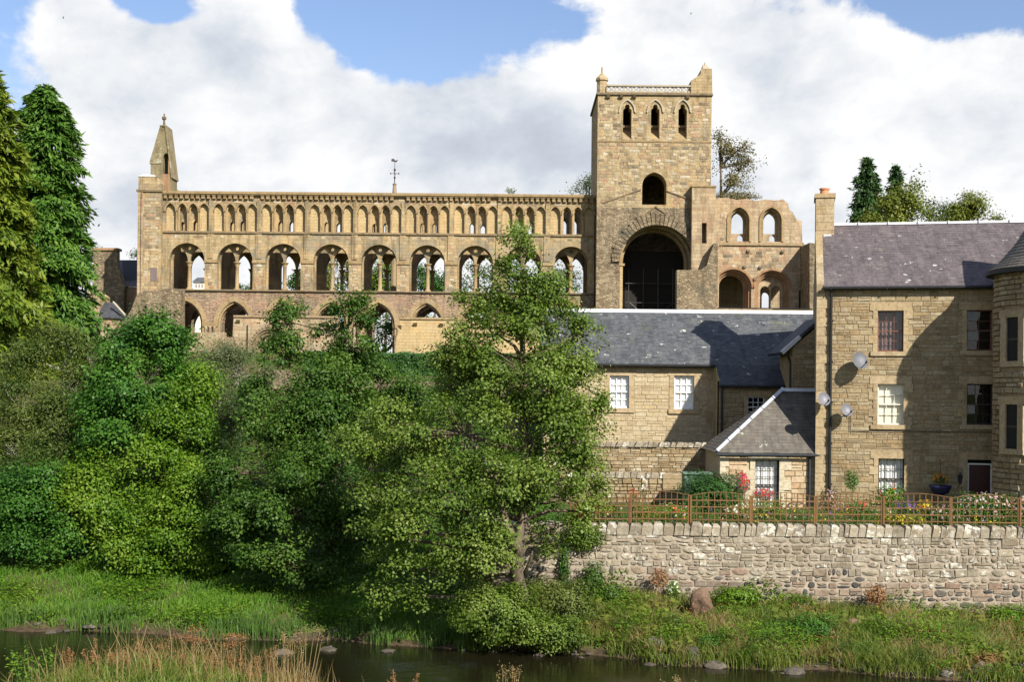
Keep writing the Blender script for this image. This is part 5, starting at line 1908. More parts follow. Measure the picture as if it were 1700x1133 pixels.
slates(lroof, 'slates', 'slate_dark', (WL + 0.04, y0 - 0.27, EZ - 0.27 * sl_), (1, 0, 0), up, EX1 - LX0 - WL, e_len + 0.02, 0.26, 0.16, 32)
mb = MB()
yr = LYR - LY
mb.add([(-0.15, yr - 0.2, LZR - 0.10), (LX2 - LX0, yr - 0.2, LZR - 0.10), (LX2 - LX0, yr, LZR + 0.07), (-0.15, yr, LZR + 0.07), (-0.15, yr + 0.2, LZR - 0.1), (LX2 - LX0, yr + 0.2, LZR - 0.1)], [(0, 1, 2, 3), (3, 2, 5, 4)])
mb.build('ridge_flashing', 'lead_white', lroof, local=True)
mb = MB()
zz = LZE - 0.25 * sl_ - 0.06
mb.tube([(-0.1, -0.32, zz), (WL + 0.05, -0.32, zz)], 0.065, 8)
mb.box(-0.1, WL + 0.05, -0.24, -0.02, zz - 0.06, zz + 0.0)
mb.build('gutter', 'iron_black', lodge, local=True)
mb = MB()
zz = EZ - 0.25 * sl_ - 0.06
mb.tube([(WL - 0.1, y0 - 0.32, zz), (EX1 - LX0, y0 - 0.32, zz)], 0.065, 8)
mb.tube([(EX0 - LX0 + 0.12, y0 - 0.1, zz), (EX0 - LX0 + 0.12, y0 - 0.1, LG)], 0.05, 8)
mb.build('gutter', 'iron_black', lodge, local=True)

# ------------------------------------------------------------------ small rear wing against the tall house
WY = 54.9
q = [P(*p, WY) for p in ((1317, 650), (1366, 650), (1366, 536), (1360, 540), (1316, 578))]
wing = thing('rear_wing', 'small shaded stone wing with slanting roof edge behind the tall house corner', 'house', (q[0].x, WY, 0))
mb = MB().plate([(p.x, p.z if i > 1 else 3.2) for i, p in enumerate(q)], [], WY, WY + 2.6)
mb.build('wall', 'house_stone', wing)
wc = cells(0.02, q[2].x - q[0].x, 3.8, q[2].z, (0.15, 0.25), (0.25, 0.6), [], 41, top=lambda x: q[4].z - 0.25 + (q[2].z - q[4].z) * x / (q[2].x - q[0].x))
lay(wing, wc, -0.02, 'house_stone', depth=0.06, n_own=120, seed=9)
mb = MB()
a, b = P(1298, 589, WY), P(1366, 530, WY)
n = Vector((-(b.z - a.z), 0, b.x - a.x)).normalized() * 0.12
mb.hexa([a, b, b + Vector((0, 2.8, 0)), a + Vector((0, 2.8, 0)), a + n, b + n, b + n + Vector((0, 2.8, 0)), a + n + Vector((0, 2.8, 0))])
wr = mb.build('roof', 'slate_dark', wing)
mb = MB()
a2, b2 = P(1300, 587, WY - 0.12), P(1330, 561, WY - 0.12)
n2 = n * 0.9
mb.hexa([a2 - n * 0.4, b2 - n * 0.2, b2 - n * 0.2 + Vector((0, 0.25, 0)), a2 - n * 0.4 + Vector((0, 0.25, 0)), a2 + n, b2 + n, b2 + n + Vector((0, 0.25, 0)), a2 + n + Vector((0, 0.25, 0))])
mb.build('verge_flashing', 'lead_white', wr)
mb = MB()
p = P(1308, 590, WY - 0.1)
mb.tube([(p.x, WY - 0.1, p.z), (p.x + 0.12, WY - 0.06, p.z - 0.3), (p.x + 0.15, WY - 0.06, 3.9)], 0.05, 6)
mb.build('downpipe', 'iron_black', wing)

# ------------------------------------------------------------------ low hipped outhouse beside the house
OY = 50.95
OX0, OX1 = P(1196, 790, OY).x, P(1362, 790, OY).x
OZE = P(1270, 752, OY).z
outh = thing('outhouse', 'low cream stone outhouse with hipped slate roof between lodge and tall house', 'outhouse', (OX0, OY, 0))
w0, w1 = P(1273, 848, OY), P(1273, 764, OY)
hw = 20 / FOC * OY
win = (w0.x - hw - OX0, w0.x + hw - OX0, w0.z, w1.z)
OW = OX1 - OX0
mb = MB()
mb.plate([(0, GH - 0.3), (OW, GH - 0.3), (OW, OZE), (0, OZE)], [[(win[0], win[2]), (win[1], win[2]), (win[1], win[3]), (win[0], win[3])]], 0.03, 0.4)
mb.add([(0, 0.03, GH - 0.3), (0, 4.6, GH - 0.3), (0, 4.6, OZE), (0, 0.03, OZE)], [(3, 2, 1, 0)])
mb.build('wall', 'mortar_pale', outh, local=True)
rects = dressings(outh, *win, 0.0, 'dressing_cream', lint=0.24, sill=0.1, jw=(0.2, 0.48), jh=0.42)
rects2 = []
z, k = GH, 0
while z < OZE - 0.03:
    h = min(0.33, OZE - z)
    MB().box(-0.02, (0.2, 0.34)[k % 2], -0.02, 0.3, z + 0.005, z + h - 0.005).build('quoin', 'dressing_cream', outh, local=True)
    rects.append((0, (0.2, 0.34)[k % 2], z, z + h))
    z += h
    k += 1
lay(outh, cells(0, OW - 0.1, GH, OZE, (0.16, 0.27), (0.28, 0.6), rects, 51), 0.0, 'outhouse_stone', depth=0.045, n_own=200, joint=0.010, seed=10)
sash(outh, *win, 0.12, 3, 6, 'dark_paint', 'curtain', 0.12, 'blind_white', bar=0.02)
reveal_box(outh, *win, 0.42, 1.0)
RA = P(1300, 648, 52.9)
zr = RA.z
E = 0.2
c0 = Vector((OX0 - E, OY - E, OZE - 0.02))
c1 = Vector((OX1 - 0.1, OY - E, OZE - 0.02))
r0 = Vector((RA.x, 52.9, zr))
r1 = Vector((OX1 + 0.35, 52.9, zr))
b0 = Vector((OX0 - E, 55.2, OZE - 0.02))
b1 = Vector((OX1 + 0.3, 55.2, OZE - 0.02))
mb = MB().add([c0, c1, r1, r0, b0, b1], [(0, 1, 2, 3), (0, 3, 4), (3, 2, 5, 4)])
oroof = mb.build('roof', 'roof_under', outh)
slates_w(oroof, 'slates', 'slate_brown', c0, c1, r1, r0, ew=0.27, eh=0.17, seed=52)
slates_w(oroof, 'slates', 'slate_brown', b0, c0, r0 + Vector((0.0, 0.01, 0)), r0, ew=0.27, eh=0.17, seed=53)
mb = MB()
nrm = Vector((-0.4, -0.6, 0.7)) * 0.07
side = (r0 - c0).cross(Vector((0, 0, 1))).normalized() * 0.13
for k in range(6):
    a = c0.lerp(r0, k / 6 + 0.004) + nrm
    b = c0.lerp(r0, (k + 1) / 6 - 0.004) + nrm
    up = Vector((0, 0, 0.09 + 0.01 * (k % 2)))
    mb.add([a - side, b - side, b + up, a + up, a + side, b + side], [(0, 1, 2, 3), (3, 2, 5, 4), (0, 3, 4), (1, 5, 2)])
mb.build('hip_flashing', 'lead', oroof)
mb = MB()
mb.hexa([r0 + Vector((-0.02, -0.16, -0.06)), r1 + Vector((0, -0.16, -0.06)), r1 + Vector((0, 0.1, -0.06)), r0 + Vector((-0.02, 0.1, -0.06)),
         r0 + Vector((0, -0.1, 0.08)), r1 + Vector((0, -0.1, 0.08)), r1 + Vector((0, 0.1, 0.08)), r0 + Vector((0, 0.1, 0.08))])
mb.build('ridge_flashing', 'lead', oroof)
mb = MB().tube([(c0.x, c0.y - 0.05, OZE - 0.08), (c1.x, c1.y - 0.05, OZE - 0.08)], 0.06, 8)
px_ = P(1343, 800, OY).x
mb.tube([(px_, OY - 0.1, OZE - 0.1), (px_, OY - 0.1, GH)], 0.05, 8)
mb.build('gutter', 'iron_blue', outh)

# ------------------------------------------------------------------ walls of the garden
def coping(parent, x0, x1, y0, y1, z0, h, w, mat, seed, lean=0.15):
    r = random.Random(seed)
    x = x0
    while x < x1:
        ww = r.uniform(*w)
        hh = h * r.uniform(0.88, 1.04)
        l = lean * r.uniform(0.3, 1.2) * hh
        y0_, y1_ = y0 + r.uniform(-0.03, 0.03), y1
        zt = z0 + hh
        g = 0.012
        c = ww * 0.12
        v = [(x + g, y0_, z0), (x + ww - g, y0_, z0), (x + ww - g, y1_, z0), (x + g, y1_, z0),
             (x + g + l, y0_ + 0.01, z0 + hh * 0.8), (x + ww - g + l, y0_ + 0.01, z0 + hh * 0.78), (x + ww - g + l, y1_, z0 + hh * 0.8), (x + g + l, y1_, z0 + hh * 0.8),
             (x + g + l + c, y0_ + 0.08, zt), (x + ww - g + l - c, y0_ + 0.08, zt - 0.02), (x + ww - g + l - c, y1_ - 0.08, zt), (x + g + l + c, y1_ - 0.08, zt)]
        f = [(0, 1, 5, 4), (1, 2, 6, 5), (2, 3, 7, 6), (3, 0, 4, 7), (4, 5, 9, 8), (5, 6, 10, 9), (6, 7, 11, 10), (7, 4, 8, 11), (8, 9, 10, 11)]
        MB().add(v, f).build('coping_stone', mat, parent, local=True)
        x += ww


GWX0, GWX1 = -0.55, 18.2
gw = thing('river_wall', 'long weathered rubble retaining wall with upright coping stones above the river bank', 'wall', (GWX0, 40, 0))
ZW = 3.08
mb = MB().box(0, GWX1 - GWX0, 0.016, 0.5, 0.0, ZW)
mb.box(0, 0.45, 0.5, 9.0, 0.0, ZW)
mb.build('wall_core', 'mortar_pink', gw, local=True)
coping(gw, 0, GWX1 - GWX0, -0.03, 0.45, ZW, 0.38, (0.14, 0.40), 'wall_pale', 61)


def pick_wall(x, z, r):
    lim = 1.95 - 0.02 * x
    if z > lim + 0.25: return ('wall_pale', 'block' if r.random() < 0.55 else 'cobble')
    if z > lim - 0.1 and r.random() < 0.6: return ('wall_pale', 'cobble')
    if r.random() < (0.26 if x < 8 else 0.38): return ('cobble_dark', 'cobble')
    return ('wall_low', 'cobble' if r.random() < 0.4 else 'block')


c1 = cells(0, GWX1 - GWX0, 1.85, ZW, (0.09, 0.27), (0.10, 0.55), [], 62)
c2 = cells(0, GWX1 - GWX0, 0.35, 1.85, (0.12, 0.26), (0.17, 0.5), [], 63)
vis = [c for c in c1 + c2 if c[0] > 0.6 and c[1] > 0.9]
rest_ = [c for c in c1 + c2 if not (c[0] > 0.6 and c[1] > 0.9)]
lay(gw, vis + rest_, 0.0, 'wall_pale', depth=0.07, joint=0.018, wonk=1.0, n_own=300, pick=pick_wall, seed=12)

# taller wall in front of the lodge
BY = 55.0
bx0, bx1 = P(930, 740, BY).x, P(1192, 740, BY).x
bz = P(1095, 735, BY).z
bw = thing('boundary_wall', 'sandstone boundary wall with rounded coping in front of the long lodge', 'wall', (bx0, BY, 0))
MB().box(0, bx1 - bx0, 0.02, 0.45, 2.8, bz - 0.2).build('wall_core', 'mortar_tan', bw, local=True)
coping(bw, 0, bx1 - bx0, -0.08, 0.5, bz - 0.2, 0.2, (0.2, 0.34), 'wall_pale', 64, lean=0.5)
lay(bw, cells(0, bx1 - bx0, 2.9, bz - 0.2, (0.1, 0.2), (0.2, 0.55), [], 65), 0.0, 'backwall_stone', depth=0.07, joint=0.014, n_own=250, seed=13)
# low rough wall with slab coping nearer the garden
QY = 52.4
qx0, qx1 = P(940, 800, QY).x, P(1104, 800, QY).x
qz = P(1060, 786, QY).z
qw = thing('garden_dividing_wall', 'low rough garden wall with pale coping slabs and a squared end pier', 'wall', (qx0, QY, 0))
MB().box(0, qx1 - qx0, 0.05, 0.4, 2.7, qz - 0.2).build('wall_core', 'mortar_pink', qw, local=True)
coping(qw, 0, qx1 - qx0 - 0.1, -0.06, 0.46, qz - 0.2, 0.22, (0.22, 0.4), 'wall_pale', 66, lean=0.1)
lay(qw, cells(0, qx1 - qx0, 2.8, qz - 0.2, (0.1, 0.2), (0.16, 0.42), [], 67), 0.0, 'backwall_stone', depth=0.1, n_own=150, seed=14)
px0, px1 = P(1100, 800, QY).x - qx0, P(1136, 800, QY).x - qx0
for k in range(7):
    z0 = 2.8 + k * 0.2
    zt = min(z0 + 0.2, qz + 0.02)
    if zt <= z0: break
    MB().box(px0 + 0.01 * (k % 2), px1 - 0.01 * ((k + 1) % 2), -0.1 + 0.01 * (k % 3), 0.7, z0 + 0.006, zt - 0.006).build('pier_block', 'backwall_stone', qw, local=True)

# ------------------------------------------------------------------ trellis along the wall top
bounds = [945, 1046, 1145, 1247, 1354, 1465, 1578, 1692, 1806]
places = ['at the left end beside the alder tree', 'second from the alder tree, under the low garden wall', 'third from the alder tree, before the dark shrub', 'in front of the outhouse window and red flowers',
          'below the satellite dishes', 'in front of the lower window of the tall house', 'half hidden by pink flowers below the door', 'last on the right, cut by the picture edge']
for i in range(8):
    x0, x1 = P(bounds[i], 850, 40.55).x, P(bounds[i + 1], 850, 40.55).x
    zb, w = 3.42, P(bounds[i + 1], 850, 40.55).x - P(bounds[i], 850, 40.55).x
    zs = 4.27
    if i == 0: zs = 4.15
    t_ = thing('trellis_panel', 'brown wooden trellis panel ' + places[i], 'trellis', (x0, 40.55 + 0.02 * math.sin(i * 2.3), zb - 0.45 + 0.012 * math.sin(i * 1.7)), group='trellis panels on the river wall')
    zb0 = -0.0
    base = zb - (zb - 0.45)
    hgt = zs - (zb - 0.45)
    rise = 0.12
    top = lambda x: hgt + rise * math.sin(math.pi * min(max(x / w, 0), 1))
    nl = max(6, int(round(w / 0.19)))
    for k in range(nl + 1):
        x = 0.03 + (w - 0.06) * k / nl
        wd = 0.028 if k in (0, nl) else 0.012
        MB().box(x - wd, x + wd, -0.012 - (0.02 if k in (0, nl) else 0), 0.012, 0.0 if k in (0, nl) else base - 0.02, top(x)).build('post' if k in (0, nl) else 'lath', 'trellis_wood', t_, local=True)
    for k in range(4):
        z = base + 0.10 + 0.205 * k
        MB().box(0, w, -0.028, -0.013, z - 0.016, z + 0.016).build('rail', 'trellis_wood', t_, local=True)
    m = MB()
    pts = [(x, top(x)) for x in np.linspace(0, w, 10)]
    m.ring(pts, 0, 0.018, -0.028, 0.012)
    m.build('curved_top', 'trellis_wood', t_, local=True)

# ------------------------------------------------------------------ town houses at the left behind the conifers
HYB = 118.0
def bp_(px, py, y=HYB):
    p = P(px, py, y)
    return (p.x, p.z)


tb = thing('gabled_town_house', 'harled stone house with broad chimney gable and slate roof left of the abbey', 'house', (P(180, 480, HYB).x, HYB, GZ0 - 1))
g = [bp_(152, 545), bp_(206, 545), bp_(206, 476), bp_(194, 440), bp_(194, 415), bp_(155, 417), bp_(155, 470), bp_(150, 490)]
g = [(p[0], p[1] if i > 1 else GZ0 - 1) for i, p in enumerate(g)]
MB().plate(g, [], HYB, HYB + 0.9).build('gable_wall', 'abbey_rubble', tb)
MB().box(bp_(153, 417)[0], bp_(197, 415)[0], HYB - 0.15, HYB + 1.0, bp_(175, 416)[1], bp_(175, 412)[1]).build('chimney_cap', 'moulding_red', tb)
a, b, c, d = P(194, 475, HYB + 0.5), P(236, 477, HYB + 0.5), P(236, 432, HYB + 5), P(196, 432, HYB + 5)
mb = MB().add([a, b, c, d], [(0, 1, 2, 3)])
rf = mb.build('roof', 'roof_under', tb)
slates_w(rf, 'slates', 'slate_purple', a, b, c, d, ew=0.5, eh=0.35, seed=71)
mb = MB().add([(a.x + 0.4, HYB + 0.7, GZ0 - 1), (b.x, HYB + 0.7, GZ0 - 1), (b.x, HYB + 0.7, b.z), (a.x + 0.4, HYB + 0.7, a.z)], [(0, 1, 2, 3)])
mb.build('side_wall', 'pink_stone', tb)
tb2 = thing('low_town_house', 'low slate roofed outbuilding below the gabled town house', 'house', (P(185, 520, 112).x, 112, GZ0 - 1))
a, b, c, d = P(166, 528, 112), P(212, 530, 112), P(193, 503, 114.5), P(166, 502, 114.5)
mb = MB().add([a, b, c, d], [(0, 1, 2, 3)])
rf = mb.build('roof', 'roof_under', tb2)
slates_w(rf, 'slates', 'slate_dark', a, b, c, d, ew=0.45, eh=0.3, seed=72)
mb = MB()
mb.box(a.x, b.x - 0.3, 112.2, 114, GZ0 - 1, a.z - 0.03)
mb.build('wall', 'pink_stone', tb2)
MB().tube([P(188, 502, 113), P(208, 524, 111.9)], 0.1, 6).build('skew', 'moulding_pale', tb2)
MB().plate([bp_(146, 545, 113), bp_(165, 545, 113), bp_(165, 490, 113), bp_(156, 484, 113), bp_(146, 480, 113)], [], 113, 116).build('wing_wall', 'pink_stone', tb2)
tb3 = thing('far_white_house', 'small pale house far off, seen through the westernmost gallery arch', 'house', (P(332, 475, 175).x, 175, GZ0))
p0, p1 = P(321, 480, 175), P(346, 469, 175)
mb = MB().box(p0.x, p1.x, 175, 181, GZ0 - 1, p1.z)
mb.build('wall', 'cream_paint', tb3)
for k in range(5):
    x = p0.x + 0.3 + k * (p1.x - p0.x) / 5
    MB().box(x, x + 0.16, 174.96, 175, p1.z - 0.75, p1.z - 0.25).build('window', 'curtain_dark', tb3)
mb = MB().add([(p0.x - 0.2, 174.8, p1.z), (p1.x + 0.2, 174.8, p1.z), (p1.x + 0.2, 178, p1.z + 0.9), (p0.x - 0.2, 178, p1.z + 0.9), (p0.x - 0.2, 181.2, p1.z), (p1.x + 0.2, 181.2, p1.z)], [(0, 1, 2, 3), (3, 2, 5, 4)])
mb.build('roof', 'slate_grey', tb3)
# ------------------------------------------------------------------ vegetation helpers
def unit(a):
    return a / np.maximum(np.linalg.norm(a, axis=-1, keepdims=True), 1e-9)


def leaf_quads(p, out, ln, wd, rg, up=0.5, jitter=0.42, droop=0.0):
    """p (N,3) leaf bases, out (N,3) outward direction"""
    n = len(p)
    nrm = unit(out * 0.9 + np.array([0, 0, up]) + rg.normal(0, jitter, (n, 3)))
    t = rg.normal(0, 1, (n, 3)) + out * 0.6
    t[:, 2] -= droop
    t = unit(t - nrm * (t * nrm).sum(1, keepdims=True))
    s = np.cross(nrm, t)
    L = (ln * rg.uniform(0.65, 1.25, n))[:, None]
    W = (wd * rg.uniform(0.7, 1.2, n))[:, None]
    fold = nrm * W * 0.18
    return np.stack([p, p + t * L * 0.45 + s * W * 0.5 + fold, p + t * L, p + t * L * 0.45 - s * W * 0.5 + fold], 1)


def lobe_world(l):
    px, py, Y, rx, rz = l[:5]
    c = P(px, py, Y)
    ry = l[5] if len(l) > 5 else 0.8 * (rx + rz) / 2 / FOC * Y
    return np.array(c), np.array([rx / FOC * Y, ry, rz / FOC * Y])


def clusters(lobes, n, rg, shell=0.55):
    """leaf clumps: every lobe is broken into boughs, clumps sit on the upper and outer side of the boughs"""
    ls = [lobe_world(l) for l in lobes]
    subs = []
    for i, (c, r) in enumerate(ls):
        ns = int(np.clip(round(5 + 3.2 * np.mean(r)), 5, 11))
        dd = unit(rg.normal(0, 1, (ns, 3)) + np.array([0, -0.35, 0.15]))
        for j in range(ns):
            f = rg.uniform(0.22, 0.54)
            subs.append((c + dd[j] * r * (1.02 - f * rg.uniform(0.15, 1.0)), np.maximum(r * f * np.array([1, 1, 0.8]), 0.10), i, dd[j]))
    wts = np.array([(s[1][0] * s[1][1] * s[1][2]) ** 0.70 for s in subs])
    k = rg.choice(len(subs), n, p=wts / wts.sum())
    d = unit(rg.normal(0, 1, (n, 3)) + np.array([0, -0.1, 0.38]) + np.array([subs[i][3] for i in k]) * 0.35)
    rad = rg.uniform(shell ** 2.0, 1.0, n) ** 0.5 * rg.uniform(0.9, 1.14, n)
    C = np.array([subs[i][0] for i in k])
    Rr = np.array([subs[i][1] for i in k])
    # hang the rim of every bough a little
    p = C + d * Rr * rad[:, None]
    shoot = rg.uniform(0, 1, n) < 0.12
    p[shoot] += unit(d[shoot] * 0.6 + np.array([0, 0, 0.9])) * rg.uniform(0.15, 0.6, (shoot.sum(), 1)) * np.minimum(Rr[shoot].mean(1, keepdims=True) * 1.6, 0.9)
    return p, d, np.array([subs[i][2] for i in k]), ls


def tree(name, label, cat, base, lobes, nclus, per, leaf, mat, bark='bark', trunk=None, spread=0.33, tr=0.16, group=None, droop=0.15,
         twigs=0.5, shell=0.5, aspect=0.72, up=0.5, limb_r=0.05, flat=0.75):
    rg = rng_for(label)
    base = Vector(base)
    base.z = float(H(base.x, base.y)) - 0.1 if base.z == 0 else base.z
    root = thing(name, label, cat, base, group=group)
    cc, d, k, ls = clusters(lobes, nclus, rg, shell)
    cc[:, 2] = np.maximum(cc[:, 2], H(cc[:, 0], cc[:, 1]) + 0.1)
    m = nclus * per
    idx = np.repeat(np.arange(nclus), per)
    sc = spread * rg.uniform(0.6, 1.4, nclus)[idx][:, None]
    off = rg.normal(0, 1, (m, 3)) * np.array([1, 1, flat]) * sc * 0.62
    p = cc[idx] + off
    keep = p[:, 2] > H(p[:, 0], p[:, 1]) + 0.03
    p, off, idx = p[keep], off[keep], idx[keep]
    out = unit(off * 0.7 + d[idx] * sc[keep] * 1.2 + 1e-6)
    Q = leaf_quads(p, out, leaf, leaf * aspect, rg, up=up, droop=droop)
    crown = tag(quads_mesh('crown', Q, mat, root), kind='stuff')
    # trunk and limbs
    mb = MB()
    mb.smooth = True
    top = np.array(max((l[0] for l in ls), key=lambda c: c[2]))
    if trunk is None:
        mid = (np.array(base) * 0.5 + top * 0.5) + np.array([rg.uniform(-0.3, 0.3), 0, 0])
        trunk = [base, Vector(mid), Vector(top)]
    trunk = [Vector(q) for q in trunk]
    fine = []
    for i in range(len(trunk) - 1):
        for j in range(4):
            q = trunk[i].lerp(trunk[i + 1], j / 4)
            if i or j: q = q + Vector((rg.uniform(-1, 1), rg.uniform(-1, 1), 0)) * tr * 0.35
            fine.append(q)
    fine.append(trunk[-1])
    n = len(fine)
    mb.tube(fine, [tr * (1.45 if i == 0 else 1.0) * (1 - 0.88 * i / (n - 1)) + 0.012 for i in range(n)], 9)
    mb.build('trunk', bark, root)
    bb = MB()
    for (c, r) in ls:
        # nearest trunk point below the lobe
        cand = [q for q in fine if q.z < c[2] - 0.1 * r[2]] or fine[:2]
        s = min(cand, key=lambda q: (q - Vector(c)).length + 0.5 * abs(c[2] - q.z))
        e = Vector(c)
        mid = s.lerp(e, 0.5) + Vector((rg.uniform(-0.2, 0.2), rg.uniform(-0.2, 0.2), rg.uniform(-0.1, 0.25)))
        bb.tube([s, mid, e], [limb_r, limb_r * 0.7, limb_r * 0.4], 5, caps=False)
    sel = rg.choice(nclus, int(nclus * twigs), replace=False)
    for i in sel:
        c = ls[k[i]][0]
        e = Vector(cc[i])
        s = Vector(c).lerp(e, rg.uniform(0.0, 0.35))
        mid = s.lerp(e, 0.55) + Vector(rg.normal(0, 0.06, 3))
        bb.tube([s, mid, e], [limb_r * 0.32, limb_r * 0.22, limb_r * 0.1], 3, caps=False)
    bb.build('branches', bark, root)
    return root


def conifer(name, label, axis_px, top_py, base_py, Y, half_px, mat, n, spray=0.42, group=None, seedk=1.0, power=0.8, nb=34, droop=0.5):
    rg = rng_for(label)
    top = np.array(P(axis_px, top_py, Y))
    bot = np.array(P(axis_px, base_py, Y))
    bz = float(H(bot[0], Y)) - 0.1
    root = thing(name, label, 'conifer', (bot[0], Y, bz), group=group)
    hgt = top[2] - bot[2]
    Rm = half_px / FOC * Y
    # branches: each a drooping line with sprays along it
    nbr = nb * 9
    h = rg.uniform(0.0, 1.0, nbr) ** 0.85
    az = rg.uniform(0, 2 * np.pi, nbr)
    bulge = 1 + 0.22 * np.sin(az * 2 + h * 9) + 0.15 * np.sin(h * 37 + az * 3)
    ln = Rm * ((1 - h) ** power * 1.0 + 0.03) * bulge * rg.uniform(0.72, 1.1, nbr)
    k = rg.choice(nbr, n, p=(ln + 0.15) / (ln + 0.15).sum())
    f = rg.uniform(0.12, 1.0, n) ** 0.6
    a = az[k]
    dirx = np.stack([np.cos(a), np.sin(a), np.zeros(n)], 1)
    z = bot[2] + hgt * h[k] + ln[k] * (0.18 * f - droop * f * f)
    p = np.stack([bot[0] + (top[0] - bot[0]) * h[k] + np.cos(a) * ln[k] * f, Y + np.sin(a) * ln[k] * f, z], 1)
    side = np.stack([-np.sin(a), np.cos(a), np.zeros(n)], 1)
    p += side * (rg.normal(0, 1, n) * 0.16 * ln[k] * (0.25 + f))[:, None] * 0.7 + rg.normal(0, 0.08, (n, 3))
    t = unit(dirx * 0.8 + np.array([0, 0, -0.55]) + rg.normal(0, 0.45, (n, 3)))
    nrm = unit(np.array([0, 0, 0.8]) + dirx * 0.7 + rg.normal(0, 0.5, (n, 3)))
    s = unit(np.cross(nrm, t))
    L = (spray * rg.uniform(0.5, 1.2, n))[:, None]
    W = L * 0.34
    q = np.stack([p - t * L * 0.2, p + s * W * 0.5 + t * L * 0.3, p + t * L * 0.9, p - s * W * 0.5 + t * L * 0.3], 1)
    tag(quads_mesh('crown', q, mat, root), kind='stuff')
    mb = MB()
    mb.smooth = True
    tr = 0.018 * hgt + 0.1
    mb.tube([(bot[0], Y, bz), tuple(bot), tuple(bot * 0.5 + top * 0.5), tuple(top)], [tr * 1.3, tr, tr * 0.6, 0.02], 8)
    mb.build('trunk', 'bark_red', root)
    bb = MB()
    for i in range(0, nbr, 2):
        o = bot + (top - bot) * h[i]
        dx = np.array([np.cos(az[i]), np.sin(az[i]), 0])
        pts = [o, o + dx * ln[i] * 0.5 + np.array([0, 0, ln[i] * (0.09 - droop * 0.25)]), o + dx * ln[i] * 0.95 + np.array([0, 0, ln[i] * (0.17 - droop * 0.9)])]
        bb.tube(pts, [0.04, 0.025, 0.01], 3, caps=False)
    bb.build('branches', 'bark_red', root)
    return root


def bush(name, label, cat, c, r, n, leaf, mat, flowers=(), group=None, stem=True, base=None, aspect=0.6, up=0.5, droop=0.0, zmin=None):
    """small leafy plant: leaf quads in an ellipsoid, flower petals near its skin"""
    rg = rng_for(label)
    c = np.array(c, float)
    r = np.array(r, float)
    b = base if base is not None else (c[0], c[1], c[2] - r[2])
    root = thing(name, label, cat, b, group=group)
    d = unit(rg.normal(0, 1, (n, 3)))
    lump = 1 + 0.25 * np.sin(d[:, 0] * 5 + 1.3) * np.sin(d[:, 2] * 6) + 0.15 * np.sin(d[:, 0] * 11 + d[:, 1] * 7)
    p = c + d * r * (rg.uniform(0.15, 1, n) ** 0.45 * lump)[:, None]
    if zmin is not None:
        keep = p[:, 2] > zmin
        p, d = p[keep], d[keep]
    tag(quads_mesh('foliage', leaf_quads(p, d, leaf, leaf * aspect, rg, up=up, droop=droop), mat, root), kind='stuff')
    for (fm, fn, fs, lo) in flowers:
        d = unit(rg.normal(0, 1, (fn, 3)) + np.array([0, -0.5, lo]))
        p = c + d * r * rg.uniform(0.85, 1.12, (fn, 1))
        # five petals each
        Q = []
        ctr = np.repeat(p, 5, 0)
        nn = unit(np.repeat(d, 5, 0) + rg.normal(0, 0.25, (fn * 5, 3)))
        a = np.tile(np.arange(5) * 2 * np.pi / 5, fn)
        e1 = unit(np.cross(nn, np.array([0.2, 0.3, 1.0])))
        e2 = np.cross(nn, e1)
        t = e1 * np.cos(a)[:, None] + e2 * np.sin(a)[:, None]
        s = np.cross(nn, t)
        Q = np.stack([ctr, ctr + t * fs * 0.6 + s * fs * 0.35 + nn * fs * 0.15, ctr + t * fs + nn * fs * 0.1, ctr + t * fs * 0.6 - s * fs * 0.35 + nn * fs * 0.15], 1)
        tag(quads_mesh('flowers', Q, fm, root), kind='stuff')
    if stem:
        m = MB()
        for k in range(3):
            m.tube([(b[0], b[1], b[2]), (c[0] + rg.uniform(-0.3, 0.3) * r[0], c[1], c[2] + r[2] * 0.3)], [0.02, 0.008], 4)
        m.build('stem', 'bark', root)
    return root


def blades(name, label, x, y, z, h, w, mat, lean=0.35, seed='g', kind='stuff', cat='grass', curve=0.3, wind=(0.0, 0.0)):
    rg = rng_for(seed + label)
    n = len(x)
    p = np.stack([x, y, z], 1)
    a = rg.uniform(0, 2 * np.pi, n)
    s = np.stack([np.cos(a), np.sin(a), np.zeros(n)], 1)
    ld = rg.normal(0, lean, (n, 2)) + np.array(wind)
    tip = p + np.stack([ld[:, 0] * h, ld[:, 1] * h, h], 1)
    W = (w * rg.uniform(0.7, 1.3, n))[:, None]
    mid = p * 0.45 + tip * 0.55 - np.stack([ld[:, 0] * h * curve, ld[:, 1] * h * curve, -h * 0.02], 1)
    Q1 = np.stack([p - s * W * 0.5, p + s * W * 0.5, mid + s * W * 0.38, mid - s * W * 0.38], 1)
    Q2 = np.stack([mid - s * W * 0.38, mid + s * W * 0.38, tip + s * W * 0.06, tip - s * W * 0.06], 1)
    Q = np.empty((2 * n, 4, 3))
    Q[0::2] = Q1
    Q[1::2] = Q2
    o = quads_mesh(name, Q, mat)
    return tag(o, label, cat, kind=kind)


def patch_noise(x, y, s, ph):
    return (np.sin(x * s + ph) + np.sin(y * s * 1.3 + 2 * ph + 0.6 * np.sin(x * s * 0.7)) + np.sin((x + y) * s * 0.77 + 3.1 * ph) + np.sin((x - 1.7 * y) * s * 1.9 + ph)) / 4


